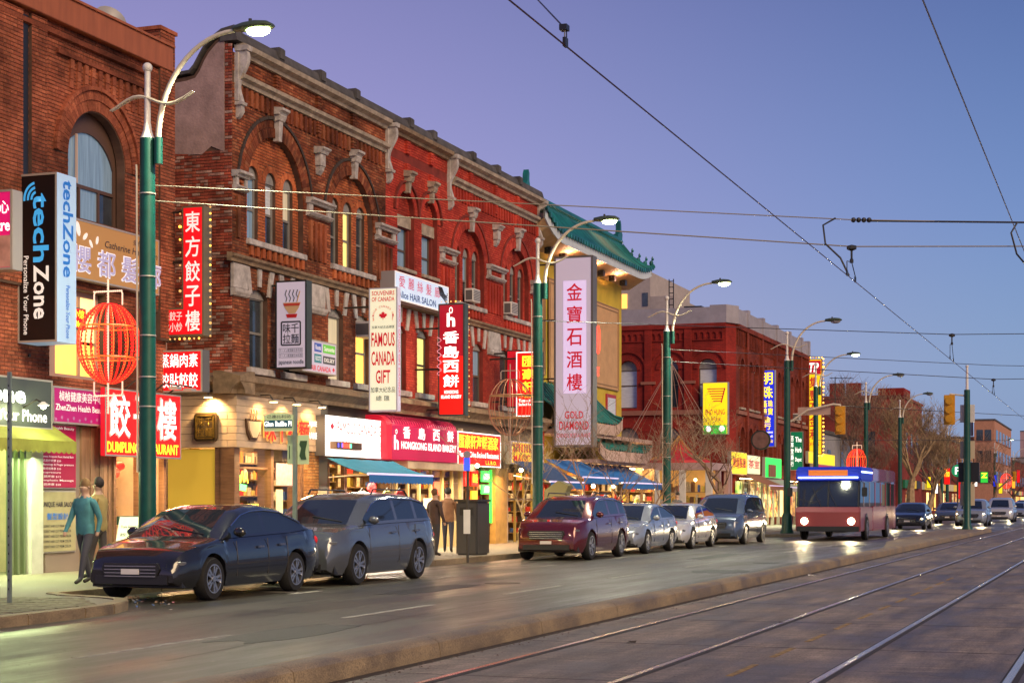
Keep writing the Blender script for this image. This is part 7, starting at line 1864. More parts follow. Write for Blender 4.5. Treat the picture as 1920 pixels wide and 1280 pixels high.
# median pole with signal boxes and traffic signals
YSIG = M('signal_yellow', (0.60,0.30,0.015), 0.5, var=0.1)
mp = empty('median_pole', (89.7, 7.6, 0.1), 'green pole with white top standing on the end of the traffic island', 'pole')
MB().lathe([(0.28,0.0),(0.28,0.12),(0.19,0.3),(0.17,4.0),(0.15,7.2)], (89.7,7.6,0), n=16).build('shaft', GREENP, mp, smooth=True)
MB().lathe([(0.075,7.2),(0.06,8.35),(0.08,8.36),(0.08,8.45)], (89.7,7.6,0), n=12).build('top', WHITEP, mp, smooth=True)
for (z, h, m, dy) in ((5.55,0.9,WHITEP,0.0),(3.7,0.9,M('signal_back_cream', (0.6,0.5,0.35), 0.6),0.0),(0.9+0.4,1.1,MATS['signal_back_cream'],0.0)): MB().box(89.9, 89.98, 7.6-0.36, 7.6+0.36, z, z+h).build('back_plate', m, mp)
MB().box(89.85, 90.1, 7.35-0.33, 7.35+0.12, 2.5, 3.5).build('signal_box', BLACKP, mp); MB().box(89.85, 90.1, 7.7, 8.05, 2.5, 3.5).build('signal_box', BLACKP, mp)
def signal(px, py0, py1, X, label, armfrom=None):
    y = SY(px, X); zt, zb = SZ(py0, X, y), SZ(py1, X, y); h = zt-zb
    r = empty('traffic_light', (X, y, zb), label, 'traffic light')
    w = h*0.36
    MB().box(X-0.02, X+0.12, y-w/2, y+w/2, zb, zt).build('housing', YSIG, r, bevel=0.02)
    for k in range(3):
        zc = zb + h*(0.2+0.3*k)
        MB().lathe([(h*0.115,X-0.16),(h*0.125,X-0.16),(h*0.125,X-0.02),(h*0.115,X-0.02)], (0,y,zc), 'x', 16).build('visor', YSIG, r)
        MB().lathe([(h*0.11,X-0.03),(h*0.11,X-0.025)], (0,y,zc), 'x', 14).build('lens', M('signal_lens_back', (0.45,0.2,0.01), 0.5), r)
    if armfrom: MB().tube(armfrom + [(X+0.05, y, zt+0.05), (X+0.05, y, zt)], 0.045, 8).build('arm', CREAMP, r, smooth=True)
    return r
signal(1575, 761, 814, 74.2, 'yellow traffic light hung from the arm of the fourth street lamp', [(74.15,13.75,SZ(790,74.1,13.9)),(74.15,13.0,SZ(768,74,13)),(74.2,11.9,SZ(757,74,12))])
signal(1780, 740, 796, 89.6, 'yellow traffic light left of the median pole', [(89.7,7.6,SZ(742,89.7,7.6))])
signal(1902, 883, 902, 190, 'tiny yellow traffic light near the right edge')
r = empty('street_name_plate', (74.3, 12.9, 5.5), 'blank pinkish street name plate on the traffic light arm', 'street sign')
ya, yb = SY(1496,74.3), SY(1557,74.3); MB().box(74.3, 74.34, yb, ya, SZ(778,74.3,13), SZ(763,74.3,13)).build('plate', M('plate_pink', (0.5,0.35,0.3), 0.5), r)

# Glen Baillie name post
gx, gy = 27.9, 15.35
gy = SY(553, 27.9); 
r = empty('street_name_post', (27.9, gy, 0.12), 'grey perforated post with the green and blue street name plate', 'street sign')
zt = SZ(760, 27.9, gy)
MB().box(27.87, 27.93, gy-0.035, gy+0.035, 0.12, zt).build('post', M('galvanised', (0.25,0.30,0.25), 0.45, metal=0.5, var=0.2), r)
ya, yb = SY(498,27.9), SY(552,27.9)
SG = litm('sign_pale_green', (0.42,0.50,0.28), 0.15)
MB().box(27.84, 27.86, yb, ya, SZ(808,27.9,gy), SZ(782,27.9,gy)).build('plate', SG, r)
arc = [(yb, SZ(782,27.9,gy)+0.001),(ya, SZ(782,27.9,gy)+0.001),(ya,SZ(778,27.9,gy)),((ya*3+yb)/4,SZ(774,27.9,gy)),((ya+yb)/2,SZ(772,27.9,gy)),((ya+yb*3)/4,SZ(774,27.9,gy)),(yb,SZ(778,27.9,gy))]
MB().prism(arc, 'x', 27.84, 27.86).build('crest', SG, r)
MB().box(27.828, 27.839, yb+0.01, ya-0.01, SZ(801,27.9,gy), SZ(787,27.9,gy)).build('blue_band', M('teal_band', (0.01,0.08,0.13), 0.5), r)
text('Glen Baillie Pl', r, WHL, 'B', ya-0.01, yb+0.02, SZ(799,27.9,gy), SZ(789,27.9,gy), 27.826, 0.03)
text('己連比利坊', r, DKL, 'B', ya-0.07, yb+0.04, SZ(783.5,27.9,gy), SZ(777,27.9,gy), 27.838, 0.0)
for (p, q, l_) in ((537,551,0),(556,577,1)):
    a, b_ = SY(p,27.9), SY(q,27.9)
    MB().box(27.94, 27.955, b_, a, SZ(870,27.9,gy), SZ(815,27.9,gy)).build('parking_plate', SG, r)
    MB().prism([(a-0.06+0.02*math.sin(k*2.1) if k < 6 else b_+0.05+0.02*math.sin(k), SZ(826+7*(k if k < 6 else 11-k),27.9,gy)) for k in range(12)] if l_ else [(a-0.05,SZ(860,27.9,gy)),(a-0.05,SZ(835,27.9,gy)),(a-0.035,SZ(835,27.9,gy)),(a-0.035,SZ(860,27.9,gy))], 'x', 27.93, 27.938).build('print', M('print_green', (0.03,0.07,0.03), 0.6), r)
# bus stop style sign with blue arrow
yq = SY(877, 36.0)
r = empty('no_stopping_post', (36, yq, 0.12), 'thin post with a round top plate and a glowing blue panel', 'street sign')
MB().tube([(36,yq,0.12),(36,yq,SZ(845,36,yq))], 0.03, 6).build('post', METAL, r)
MB().box(35.94, 35.96, yq-0.07, yq+0.07, SZ(882,36,yq), SZ(858,36,yq)).build('blue_panel', glow('blue_glow', (0.03,0.08,1.0), 1.2), r)
MB().lathe([(0.09,35.94),(0.09,35.96)], (0,yq,SZ(852,36,yq)), 'x', 16).build('top_plate', M('plate_mauve', (0.3,0.25,0.3), 0.5), r)
MB().box(35.94, 35.955, yq-0.08, yq+0.08, SZ(1000,36,yq), SZ(955,36,yq)).build('notice_plate', WHITEP, r)
# litter bin / newspaper box
r = empty('litter_bin', (41.5, 15.9, 0.12), 'dark grey street bin between two parked cars below the seafood door', 'litter bin')
MB().box(41.0, 41.9, 15.7, 16.3, 0.12, 1.5).build('body', M('bin_grey', (0.06,0.06,0.065), 0.5, metal=0.3), r, bevel=0.04)
MB().box(40.97, 41.93, 15.67, 16.33, 1.5, 1.56).build('lid', METAL, r); MB().box(40.985, 41.0, 15.82, 16.18, 1.15, 1.35).build('slot', BLACKP, r)
xq, yq = 50.0, SY(1040, 50.0)
r = empty('hooded_payphone', (50, yq, 0.12), 'khaki hooded pay station right of the second lamp post', 'pay station')
MB().prism([(yq-0.35,0.12),(yq+0.35,0.12),(yq+0.35,1.85),(yq-0.1,2.15),(yq-0.45,2.0),(yq-0.35,1.8)], 'x', 50, 50.5).build('cabinet', M('khaki_metal', (0.16,0.15,0.07), 0.5), r, bevel=0.02)
MB().lathe([(0.09,49.98),(0.09,49.995)], (0,yq,1.45), 'x', 12).build('dial', TRIM, r); MB().box(49.985, 49.998, yq-0.2, yq+0.2, 1.0, 1.25).build('panel', BLACKP, r)
# near post at the left edge, yellow lit
r = empty('sign_post', (19.5, 12.95, 0.12), 'thin galvanised post near the left edge in front of the phone shop', 'post')
yq = SY(18, 19.5); MB().box(19.48, 19.52, yq-0.025, yq+0.025, 0.12, SZ(697,19.5,yq)).build('post', MATS['galvanised'], r)
for k in range(24): MB().box(19.475, 19.479, yq-0.007, yq+0.007, 0.3+k*0.12, 0.33+k*0.12).build('punched_hole', BLACKP, r)

# ------------------------------------------------------------------ bare trees
BARK = M('bark', (0.24,0.15,0.105), 0.9, var=0.3, vs=6, bump=0.6, bs=25); BARKY = M('bark_lit', (0.34,0.24,0.14), 0.9, var=0.35, vs=5, bump=0.6, bs=20)  # the second bark is a paler copy with light put into its colour
def tree(x, y, h, tr, label, seed, spread=0.6, levels=5, first=0.35, mat=None, kids=3, z0=0.12, rmin=0.006):
    rnd = random.Random(seed)
    r = empty('bare_tree', (x, y, z0), label, 'tree')
    T, B_ = MB(), MB()
    def grow(p, d, L, rad, lv, mb):
        n = 4; pts = [p]; rr = [rad]; dd = Vector(d)
        for k in range(n):
            dd = (dd + Vector((rnd.uniform(-1,1), rnd.uniform(-1,1), rnd.uniform(-0.4,0.8)))*0.16).normalized()
            pts.append(pts[-1] + dd*L/n); rr.append(max(rmin*0.6, rad*(1 - 0.45*(k+1)/n)))
        mb.tube(pts, rr, 7 if lv == 0 else (5 if lv < 3 else 3), cap=False)
        if lv >= levels: return
        m = kids if lv else kids + 1
        for k in range(m + (1 if lv < 3 else 0)):
            i = rnd.choice([2, 3, 4, 4]) if lv else rnd.choice([3, 4, 4])
            ax = Vector((rnd.uniform(-1,1), rnd.uniform(-1,1), rnd.uniform(-0.15,0.5))).normalized()
            nd = (dd*(1-spread) + ax*spread + Vector((0,0,0.18))).normalized()
            grow(pts[i], nd, L*rnd.uniform(0.55,0.85), max(rmin, rr[i]*rnd.uniform(0.5,0.75)), lv+1, B_)
    grow(Vector((x,y,z0)), Vector((0,0,1)), h*first, tr, 0, T)
    T.build('trunk', mat or BARK, r, smooth=True); B_.build('crown', mat or BARK, r)
    return r
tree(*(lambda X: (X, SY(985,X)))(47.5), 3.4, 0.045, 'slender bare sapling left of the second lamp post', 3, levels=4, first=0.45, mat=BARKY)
tree(*(lambda X: (X, SY(1105,X)))(52.5), 4.2, 0.05, 'slender bare sapling in front of the very tall lilac sign', 5, levels=4, first=0.45)
tree(*(lambda X: (X, SY(1165,X)))(56), 4.4, 0.055, 'slender bare sapling before the blue awnings, right of the lilac sign', 8, levels=4, first=0.42)
tree(*(lambda X: (X, SY(1213,X)))(57.0), 3.8, 0.05, 'small bare sapling just left of the third lamp post', 9, levels=4, first=0.42)
tree(*(lambda X: (X, SY(1350,X)))(66), 5.2, 0.16, 'bare street tree with a thick trunk under the square yellow sign', 12, levels=5, first=0.42, spread=0.72)
for (px, X, h, tr, sd, lab) in ((1708,132,11.5,0.42,21,'big bare tree with pale forked trunk right of the blurred bus'),(1738,140,9.5,0.3,22,'bare tree just behind the big forked one'),(1660,150,9,0.22,23,'thin bare tree in front of the plain red brick building'),(1765,160,10,0.26,24,'bare tree left of the median pole among the far shops'),(1830,185,10,0.3,25,'bare tree right of the median pole'),(1858,200,10,0.3,26,'farther bare tree before the orange apartment block'),(1900,230,9,0.25,27,'last bare tree at the right edge'),(1585,128,12.5,0.25,31,'bare tree rising above the low grey building behind the gold sign')):
    y = SY(px, X)
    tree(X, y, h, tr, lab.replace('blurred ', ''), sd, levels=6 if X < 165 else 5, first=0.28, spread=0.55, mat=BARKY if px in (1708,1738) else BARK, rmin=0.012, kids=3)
r = empty('roof_aerial', (120, 24, 6.5), 'thin television aerial on the low grey building roof', 'aerial')
y = SY(1566,122); MB().tube([(122,y,6.4),(122,y,SZ(706,122,y))], 0.03, 5).build('mast', BLACKP, r); MB().tube([(122,y+0.4,SZ(708,122,y)),(122,y-1.3,SZ(710,122,y))], 0.025, 5).build('boom', BLACKP, r)
for k in range(5): MB().tube([(121.6,y+0.3-k*0.35,SZ(709,122,y)),(122.4,y+0.3-k*0.35,SZ(709,122,y))], 0.015, 4).build('element', BLACKP, r)
# ------------------------------------------------------------------ vehicles
TYRE = M('tyre', (0.012,0.012,0.012), 0.8); RIM = M('alloy_rim', (0.55,0.56,0.6), 0.25, metal=0.9); CGL = M('car_glass', (0.015,0.02,0.03), 0.03, spec=1.0)
CHR = M('chrome', (0.6,0.6,0.62), 0.15, metal=1.0); HLO = M('headlight_glass', (0.10,0.105,0.12), 0.25, spec=0.6); HLN = glow('headlight_on', (1.0,0.80,0.45), 22); TLM = litm('tail_light', (0.5,0.01,0.01), 0.4)
def paint(name, c): return M('paint_'+name, c, 0.22, metal=0.35, coat=1.0, var=0.05)
def lerp(tab, x):
    if x <= tab[0][0]: return tab[0][1]
    for (a, b_) in zip(tab[:-1], tab[1:]):
        if x <= b_[0]:
            t = (x-a[0])/(b_[0]-a[0]); t = t*t*(3-2*t) if len(a) > 2 else t
            return a[1] + (b_[1]-a[1])*t
    return tab[-1][1]
SED = dict(L=4.65, W=1.82, top=[(0,0.52),(0.06,0.62),(0.25,0.76),(0.7,0.86),(1.25,0.94),(2.4,0.97),(3.5,1.0),(4.1,1.04),(4.5,1.02),(4.65,0.88)], roof=[(1.15,0.92),(1.5,1.13),(1.95,1.36),(2.3,1.43),(2.8,1.45),(3.3,1.40),(3.8,1.22),(4.2,1.03)], ax=(0.88,3.62), r=0.33)
SUV = dict(L=4.75, W=1.9, top=[(0,0.6),(0.05,0.78),(0.2,0.94),(0.6,1.02),(1.15,1.08),(2.4,1.11),(3.6,1.13),(4.5,1.15),(4.7,1.1),(4.75,0.95)], roof=[(1.0,1.05),(1.35,1.28),(1.75,1.54),(2.1,1.63),(2.9,1.66),(3.8,1.63),(4.25,1.54),(4.6,1.15)], ax=(0.92,3.68), r=0.37)
VAN = dict(L=5.0, W=1.98, top=[(0,0.62),(0.05,0.8),(0.25,0.96),(0.6,1.04),(0.95,1.1),(2.4,1.14),(3.8,1.14),(4.85,1.15),(4.97,1.05),(5.0,0.9)], roof=[(0.8,1.08),(1.2,1.35),(1.7,1.66),(2.1,1.76),(3.0,1.79),(4.2,1.76),(4.7,1.6),(4.92,1.16)], ax=(0.95,3.95), r=0.36)
def wheel(parent, x, y, r_, side):
    w = 0.21; o = MB().lathe([(r_*0.66,-w/2),(r_*0.93,-w/2),(r_,-w/2+0.04),(r_,w/2-0.04),(r_*0.93,w/2),(r_*0.66,w/2),(r_*0.62,0),(r_*0.66,-w/2)], (x,y,r_), 'y', 26, cap=False)
    wh = o.build('wheel', TYRE, parent, smooth=True)
    s_ = side; yo = y + s_*w/2
    rm = MB()
    rm.lathe([(r_*0.68,yo+s_*0.004),(r_*0.68,yo-s_*0.05),(r_*0.62,yo-s_*0.05),(r_*0.62,yo+s_*0.004),(r_*0.68,yo+s_*0.004)], (x,0,r_), 'y', 26, cap=False)
    for k in range(5):
        for dd in (-0.13, 0.13):
            t = 2*PI*k/5 + dd; t2 = 2*PI*k/5 + dd*1.6
            a = (x+0.05*r_*math.cos(t), r_+0.05*r_*math.sin(t)); b_ = (x+r_*0.64*math.cos(t2), r_+r_*0.64*math.sin(t2))
            dx, dz = b_[0]-a[0], b_[1]-a[1]; n_ = math.hypot(dx, dz); px_, pz = -dz/n_*0.022, dx/n_*0.022
            rm.prism([(a[0]+px_,a[1]+pz),(b_[0]+px_,b_[1]+pz),(b_[0]-px_,b_[1]-pz),(a[0]-px_,a[1]-pz)], 'y', yo-s_*0.045, yo-s_*0.005)
    rm.lathe([(0.05,yo-s_*0.04),(0.05,yo+s_*0.006)], (x,0,r_), 'y', 12)
    rm.build('rim', RIM, wh, smooth=False)
    MB().lathe([(r_*0.6,yo-s_*0.09),(r_*0.6,yo-s_*0.08)], (x,0,r_), 'y', 20).build('brake_disc', M('brake_grey', (0.10,0.10,0.10), 0.5, metal=0.6), wh)
def make_car(label, spec, pm, lights=False, rack=False, plate='BKTR 482', cat='car'):
    """front at x=0 looking towards -x; authored round the origin"""
    r = empty('parked_car' if not lights else 'car', (0,0,0), label, cat)
    L, W, R = spec['L'], spec['W'], spec['r']; top, roof, ax = spec['top'], spec['roof'], spec['ax']
    n = 66; lv = 9
    def hw(x):
        e = max(0, 1-x/0.75); g_ = max(0, 1-(L-x)/0.6)
        return W/2*(1 - 0.22*e**2.2 - 0.12*g_**2)
    def bot(x):
        b = 0.20 + 0.10*max(0, 1-x/0.25) + 0.12*max(0, 1-(L-x)/0.35)
        for a in ax:
            d = abs(x-a); RR = R+0.06
            if d < RR: b = max(b, R + math.sqrt(RR*RR-d*d))
        return b
    xs = sorted(set([L*k/n for k in range(n+1)] + [a+s_*(R+0.0599) for a in ax for s_ in (-1,1)]))
    v, f = [], []
    C_ = 5
    for x in xs:
        zb, zt = bot(x), lerp(top, x); w = hw(x); zb = min(zb, zt-0.04)
        row = []
        for j in range(lv+1):
            t = j/lv; z = zb + (zt-zb)*t; zn = (z-0.2)/(zt-0.2)
            y = w*(0.955 + 0.045*math.sin(PI*min(1, zn*1.15))) - (0.05*w if j == lv else 0.012*w if j == lv-1 else 0) - w*0.05*max(0, 0.25-zn)/0.25
            if 0.62 < zn < 0.72: y += 0.006
            row.append((x, y, z))
        yt = row[-1][1]
        for c in range(1, C_+1): row.append((x, yt*(1-c/C_), zt + 0.035*(1-(1-c/C_)**2)))
        v += row + [(p[0], -p[1], p[2]) for p in row[:-1]]
    m1 = lv+1+C_; m = 2*m1-1
    for i in range(len(xs)-1):
        a, b_ = i*m, (i+1)*m
        for j in range(m1-1): f.append((a+j, b_+j, b_+j+1, a+j+1))
        for j in range(m1, m-1): f.append((a+j+1, b_+j+1, b_+j, a+j))
        f.append((a+m1-1, b_+m1-1, b_+m-1, a+m-1))
        f.append((a, a+m1, b_+m1, b_))
    for e, k in ((0, 0), (1, (len(xs)-1)*m)):
        lp = [k+j for j in range(m1)] + [k+j for j in range(m-1, m1-1, -1)]
        f.append(tuple(lp) if e else tuple(reversed(lp)))
    MB().add(v, f).build('body', pm, r, smooth=True)
    # dark wheel wells and sill
    MB().box(0.15, L-0.15, -W/2+0.14, W/2-0.14, 0.22, 0.62).build('underbody', BLACKP, r)
    # greenhouse
    gx0, gx1 = roof[0][0], roof[-1][0]; wx = roof[2][0]; rx = roof[-3][0]
    ng = 30; gv = []; K = 6
    def gsec(x):
        zr = lerp(roof, x); zbelt = lerp(top, x)-0.01; w = hw(x)*0.93
        hh = max(0.004, zr - zbelt); full = (max(z for _, z in roof) - zbelt)
        yr = w*(1 - 0.20*(hh/full))
        row = [(x, w, zbelt), (x, w-(w-yr)*0.12, zbelt+hh*0.10), (x, w-(w-yr)*0.8, zbelt+hh*0.82), (x, yr-0.03, zbelt+hh*0.95)]
        for c in range(1, 5): row.append((x, (yr-0.05)*(1-c/4), zr + 0.0 + 0.02*(1-(1-c/4)**2)))
        return row
    gxs = [gx0 + (gx1-gx0)*k/ng for k in range(ng+1)]
    rows = [gsec(x) for x in gxs]
    pil = [wx+0.78*(rx-wx)*0.55+0.1] + ([rx-0.05] if spec is not SED else [])
    glass, shell = MB(), MB()
    for i in range(ng):
        xm = (gxs[i]+gxs[i+1])/2
        for j in range(len(rows[0])-1):
            q = [rows[i][j], rows[i+1][j], rows[i+1][j+1], rows[i][j+1]]
            if j in (0,): isg = False
            elif j == 1: isg = gx0+0.28 < xm < gx1-0.22 and all(abs(xm-p) > 0.055 for p in pil)
            elif j == 2: isg = False
            else: isg = (xm < wx-0.02) or (xm > rx+0.02)
            if j == 3 : isg = False if wx > xm or xm > rx else isg
            for s_ in (1, -1):
                qq = [(p[0], p[1]*s_, p[2]) for p in (q if s_ == 1 else reversed(q))]
                (glass if isg else shell).add(qq, [(0,1,2,3)])
    bm_g = glass.build('window_glass', CGL, r); sh = shell.build('roof', pm, r)
    for o in (bm_g, sh):
        b_ = bmesh.new(); b_.from_mesh(o.data); bmesh.ops.remove_doubles(b_, verts=b_.verts, dist=1e-4); bmesh.ops.recalc_face_normals(b_, faces=b_.faces); b_.to_mesh(o.data); b_.free()
        o.data.polygons.foreach_set('use_smooth', [True]*len(o.data.polygons))
    MB().box(gx0+0.2, gx1-0.2, -W/2*0.78, W/2*0.78, lerp(top,2)-0.15, lerp(top,2)-0.02).build('seats', M('seat_dark', (0.03,0.03,0.03), 0.8), r)
    # chrome line along the window tops
    for s_ in (1, -1):
        MB().tube([(x, s_*(gsec(x)[2][1]+0.012), gsec(x)[2][2]) for x in gxs[4:-3]], 0.011, 5).build('window_trim', CHR, r)
        MB().ball((gx0+0.42, s_*(W/2+0.05), lerp(top, gx0)+0.10), 0.11, 12, sx=0.7, sy=1.0, sz=0.7).build('mirror', pm, r, smooth=True)
        for xd in (wx-0.35, pil[0], rx+0.0 if spec is SED else rx-0.25):
            y0 = hw(xd)*1.0
            MB().tube([(xd, s_*(y0*0.985), 0.34), (xd, s_*(y0*1.002), 0.62), (xd, s_*(y0*0.965), lerp(top, xd)-0.06)], 0.006, 4).build('door_seam', BLACKP, r)
        for xd in (pil[0]-0.28, rx-0.22):
            MB().box(xd-0.09, xd+0.09, s_*(hw(xd)*0.99), s_*(hw(xd)*1.0+0.02), lerp(top, xd)-0.20, lerp(top, xd)-0.165).build('door_handle', CHR, r)
        for a in ax: wheel(r, a, s_*(W/2-0.115), R, s_)
        zf = lerp(top, 0.1)
        MB().ball((0.26, s_*W*0.35, zf-0.075), 0.20, 14, sx=1.0, sy=0.88, sz=0.42).build('headlight', HLN if lights else HLO, r, smooth=True)
        MB().ball((L-0.16, s_*W*0.40, 0.84), 0.14, 12, sx=0.8, sy=0.9, sz=0.75).build('tail_light', TLM, r, smooth=True)
        MB().ball((0.05, s_*W*0.30, 0.38), 0.07, 10, sx=0.6).build('fog_lamp', HLO, r, smooth=True)
    zf = lerp(top, 0.05)
    MB().prism([(-0.42,zf-0.24),(0.42,zf-0.24),(0.5,zf-0.10),(0.46,zf-0.02),(-0.46,zf-0.02),(-0.5,zf-0.10)], 'x', -0.03, 0.03).build('grille', BLACKP, r)
    for k in range(4): MB().box(-0.045, -0.03, -0.44, 0.44, zf-0.22+k*0.05, zf-0.205+k*0.05).build('grille_bar', CHR, r)
    MB().box(-0.02, 0.06, -0.62, 0.62, 0.27, 0.40).build('lower_grille', BLACKP, r)
    MB().box(-0.05, -0.03, -0.15, 0.15, 0.42, 0.50).build('number_plate', WHITEP, r)
    MB().tube([(gx0+0.1, -0.5, lerp(roof, gx0+0.1)+0.02), (gx0+0.22, 0.15, lerp(roof, gx0+0.22)+0.035)], 0.01, 4).build('wiper', BLACKP, r)
    if rack:
        for s_ in (1, -1):
            zr = max(z for _, z in roof)
            MB().tube([(wx+0.3, s_*W*0.34, zr-0.02), (wx+0.4, s_*W*0.34, zr+0.07), (rx-0.2, s_*W*0.34, zr+0.06), (rx-0.05, s_*W*0.34, zr-0.04)], 0.018, 6).build('roof_rail', BLACKP, r)
    if lights:
        for s_ in (1, -1):
            l = bpy.data.lights.new('headlight_beam', 'SPOT'); l.energy = 260; l.color = (1.0,0.78,0.45); l.spot_size = math.radians(70); l.spot_blend = 0.8; l.shadow_soft_size = 0.08
            o = bpy.data.objects.new('headlight_beam', l); C.objects.link(o); o.parent = r; o.location = (-0.06, s_*W*0.355, zf-0.04); o.rotation_euler = Vector((-1, 0, -0.09)).to_track_quat('-Z', 'Y').to_euler()
    return r
def place(o, x, y, rz=0.0): o.location = (x, y, 0.0); o.rotation_euler = (0,0,rz); return o
BLK_P = paint('black', (0.02,0.02,0.022)); GRY_P = paint('grey', (0.10,0.11,0.13)); SIL_P = paint('silver', (0.30,0.33,0.38)); BLU_P = paint('blue_grey', (0.08,0.11,0.18)); WHT_P = paint('white', (0.6,0.6,0.6)); MAR_P = paint('maroon', (0.12,0.015,0.02))
place(make_car('black sedan parked nearest, in front of the gold window panel', SED, BLK_P), 22.0, 13.95)
place(make_car('dark grey estate car with roof rails parked behind the black sedan', SUV, GRY_P, rack=True), 27.1, 13.95)
place(make_car('maroon roofed utility vehicle parked past the second lamp post', SUV, MAR_P, rack=True), 41.2, 13.9)
place(make_car('silver sedan parked behind the maroon utility vehicle', SED, SIL_P), 46.9, 13.9)
place(make_car('blue grey minivan parked before the striped tent pavilion', VAN, BLU_P), 58.6, 13.6)
place(make_car('white sedan parked between the silver sedan and the minivan', SED, WHT_P), 52.4, 13.9)
place(make_car('grey sedan parked beyond the intersection by the fifth lamp', SED, GRY_P), 84.0, 13.9)
place(make_car('dark sedan with lit headlights coming on behind the bus', SED, BLK_P, lights=True), 93.0, 11.0)
place(make_car('silver utility vehicle with lit headlights behind the dark sedan', SUV, SIL_P, lights=True), 106.0, 8.8)
place(make_car('blue grey sedan with lit headlights left of the median pole', SED, BLU_P, lights=True), 118.0, 11.3)
place(make_car('white minivan with lit headlights right of the median pole', VAN, WHT_P, lights=True), 128.0, 8.6)
place(make_car('far silver sedan with lit headlights near the right edge', SED, SIL_P, lights=True), 152.0, 8.8)
place(make_car('tiny dark sedan with lit headlights, last but one in the queue', SED, BLK_P, lights=True), 162.0, 11.3)
place(make_car('dark utility vehicle with lit headlights close behind the blue grey sedan', SUV, BLK_P, lights=True), 138.0, 11.4)
place(make_car('far grey utility vehicle with lit headlights, farthest of the queue', SUV, GRY_P, lights=True), 176.0, 9.5)

# the bus with a blue lit roof edge
bus = empty('bus', (66, 10.8, 0), 'blue fronted red city bus with white LED strips along its roof edge', 'bus')
BRD = paint('bus_red', (0.50,0.02,0.03)); BBL = litm('bus_blue', (0.01,0.03,0.45), 0.25); BWH = paint('bus_white', (0.5,0.42,0.4))
X0, X1, Y0, Y1, ZT = 66.0, 76.5, 9.55, 12.05, 2.75
def side(pts, a, b_, nm, m, bev=0.05): return MB().prism(pts, 'y', a, b_).build(nm, m, bus, bevel=bev)
MB().prism([(X0,0.35),(X0-0.05,1.1),(X0+0.02,1.3),(X1,1.3),(X1,0.35)], 'y', Y0, Y1).build('lower_body', M('bus_maroon', (0.25,0.05,0.06), 0.3, coat=0.6), bus, bevel=0.04)
MB().prism([(X0+0.06,1.3),(X0+0.22,2.3),(X1,2.3),(X1,1.3)], 'y', Y0+0.03, Y1-0.03).build('window_band', CGL, bus, bevel=0.03)
MB().prism([(X0+0.20,2.3),(X0+0.05,2.36),(X0+0.1,2.72),(X0+0.3,2.85),(X0+3.4,2.85),(X0+3.4,2.3)], 'y', Y0, Y1).build('front_roof', BBL, bus, bevel=0.05)
MB().prism([(X0+3.41,2.3),(X0+3.41,2.85),(X1-0.1,2.85),(X1,2.7),(X1,2.3)], 'y', Y0, Y1).build('rear_roof', BRD, bus, bevel=0.05)
MB().prism([(X0+3.41,0.34),(X0+3.41,1.31),(X1+0.01,1.31),(X1+0.01,0.34)], 'y', Y0-0.006, Y0+0.02).build('red_side_panel', BRD, bus)
for x in (X0+1.0,X0+2.6,X0+4.2,X0+5.8,X0+7.4,X0+9.0,X1-0.12): MB().box(x, x+0.12, Y0+0.012, Y0+0.03, 1.3, 2.3).build('window_post', BRD if x > X0+3.3 else BWH, bus)
for y in (Y0+0.06, (Y0+Y1)/2-0.03, Y1-0.12): MB().prism([(X0+0.04,1.3),(X0+0.20,2.3),(X0+0.24,2.3),(X0+0.08,1.3)], 'y', y, y+0.06).build('windscreen_post', BLACKP, bus)
LEDW = glow('led_blue_white', (0.45,0.6,1.0), 5)
MB().box(X0-0.01, X0+0.05, Y0+0.1, Y1-0.1, 2.40, 2.46).build('led_strip', LEDW, bus); MB().box(X0+0.2, X0+3.2, Y0-0.02, Y0-0.005, 2.62, 2.68).build('led_strip', LEDW, bus)
MB().box(X0+0.03, X0+0.09, Y0+0.5, Y1-0.5, 2.5, 2.72).build('destination_board', litm('orange_board', (0.6,0.16,0.03), 0.5), bus)
for y in (Y0+0.9, Y1-1.0): MB().tube([(X0+0.03,y,1.28),(X0+0.10,y+0.25,1.75),(X0+0.13,y+0.35,2.05)], 0.012, 5).build('wiper', BLACKP, bus)
MB().box(X0+0.8, X1-0.5, Y0+0.9, Y1-0.9, 2.22, 2.26).build('interior_lamp', glow('bus_interior', (1.0,0.75,0.45), 3), bus)
for y in (Y0+0.35, Y1-0.35):
    MB().ball((X0-0.03,y,0.75), 0.14, 12, sx=0.4).build('headlight', HLN, bus, smooth=True)
    l = bpy.data.lights.new('headlight_beam', 'SPOT'); l.energy = 350; l.color = (1.0,0.78,0.45); l.spot_size = math.radians(70); l.spot_blend = 0.8; l.shadow_soft_size = 0.08
    o = bpy.data.objects.new('headlight_beam', l); C.objects.link(o); o.parent = bus; o.location = (-0.2, y-10.8, 0.75); o.rotation_euler = Vector((-1, 0, -0.09)).to_track_quat('-Z', 'Y').to_euler()
MB().box(X0-0.09, X0-0.02, Y0+0.05, Y1-0.05, 0.35, 0.55).build('bumper', BLACKP, bus, bevel=0.02)
for x in (X0+1.6, X0+7.6):
    for (y, s_) in ((Y0+0.12, -1), (Y1-0.12, 1)):
        MB().lathe([(0.52,y+s_*0.1),(0.52,y+s_*0.13)], (x,0,0.52), 'y', 20).build('wheel_arch', BLACKP, bus)
        wheel(bus, x, y+s_*0.06, 0.46, s_)
for s_, y in ((-1,Y0),(1,Y1)): MB().tube([(X0+0.1,y,2.3),(X0-0.2,y+s_*0.18,2.2),(X0-0.2,y+s_*0.18,2.0)], 0.02, 6).build('mirror_arm', BLACKP, bus); MB().box(X0-0.24, X0-0.16, y+s_*0.08, y+s_*0.28, 1.7, 2.05).build('mirror', BLACKP, bus, bevel=0.02)

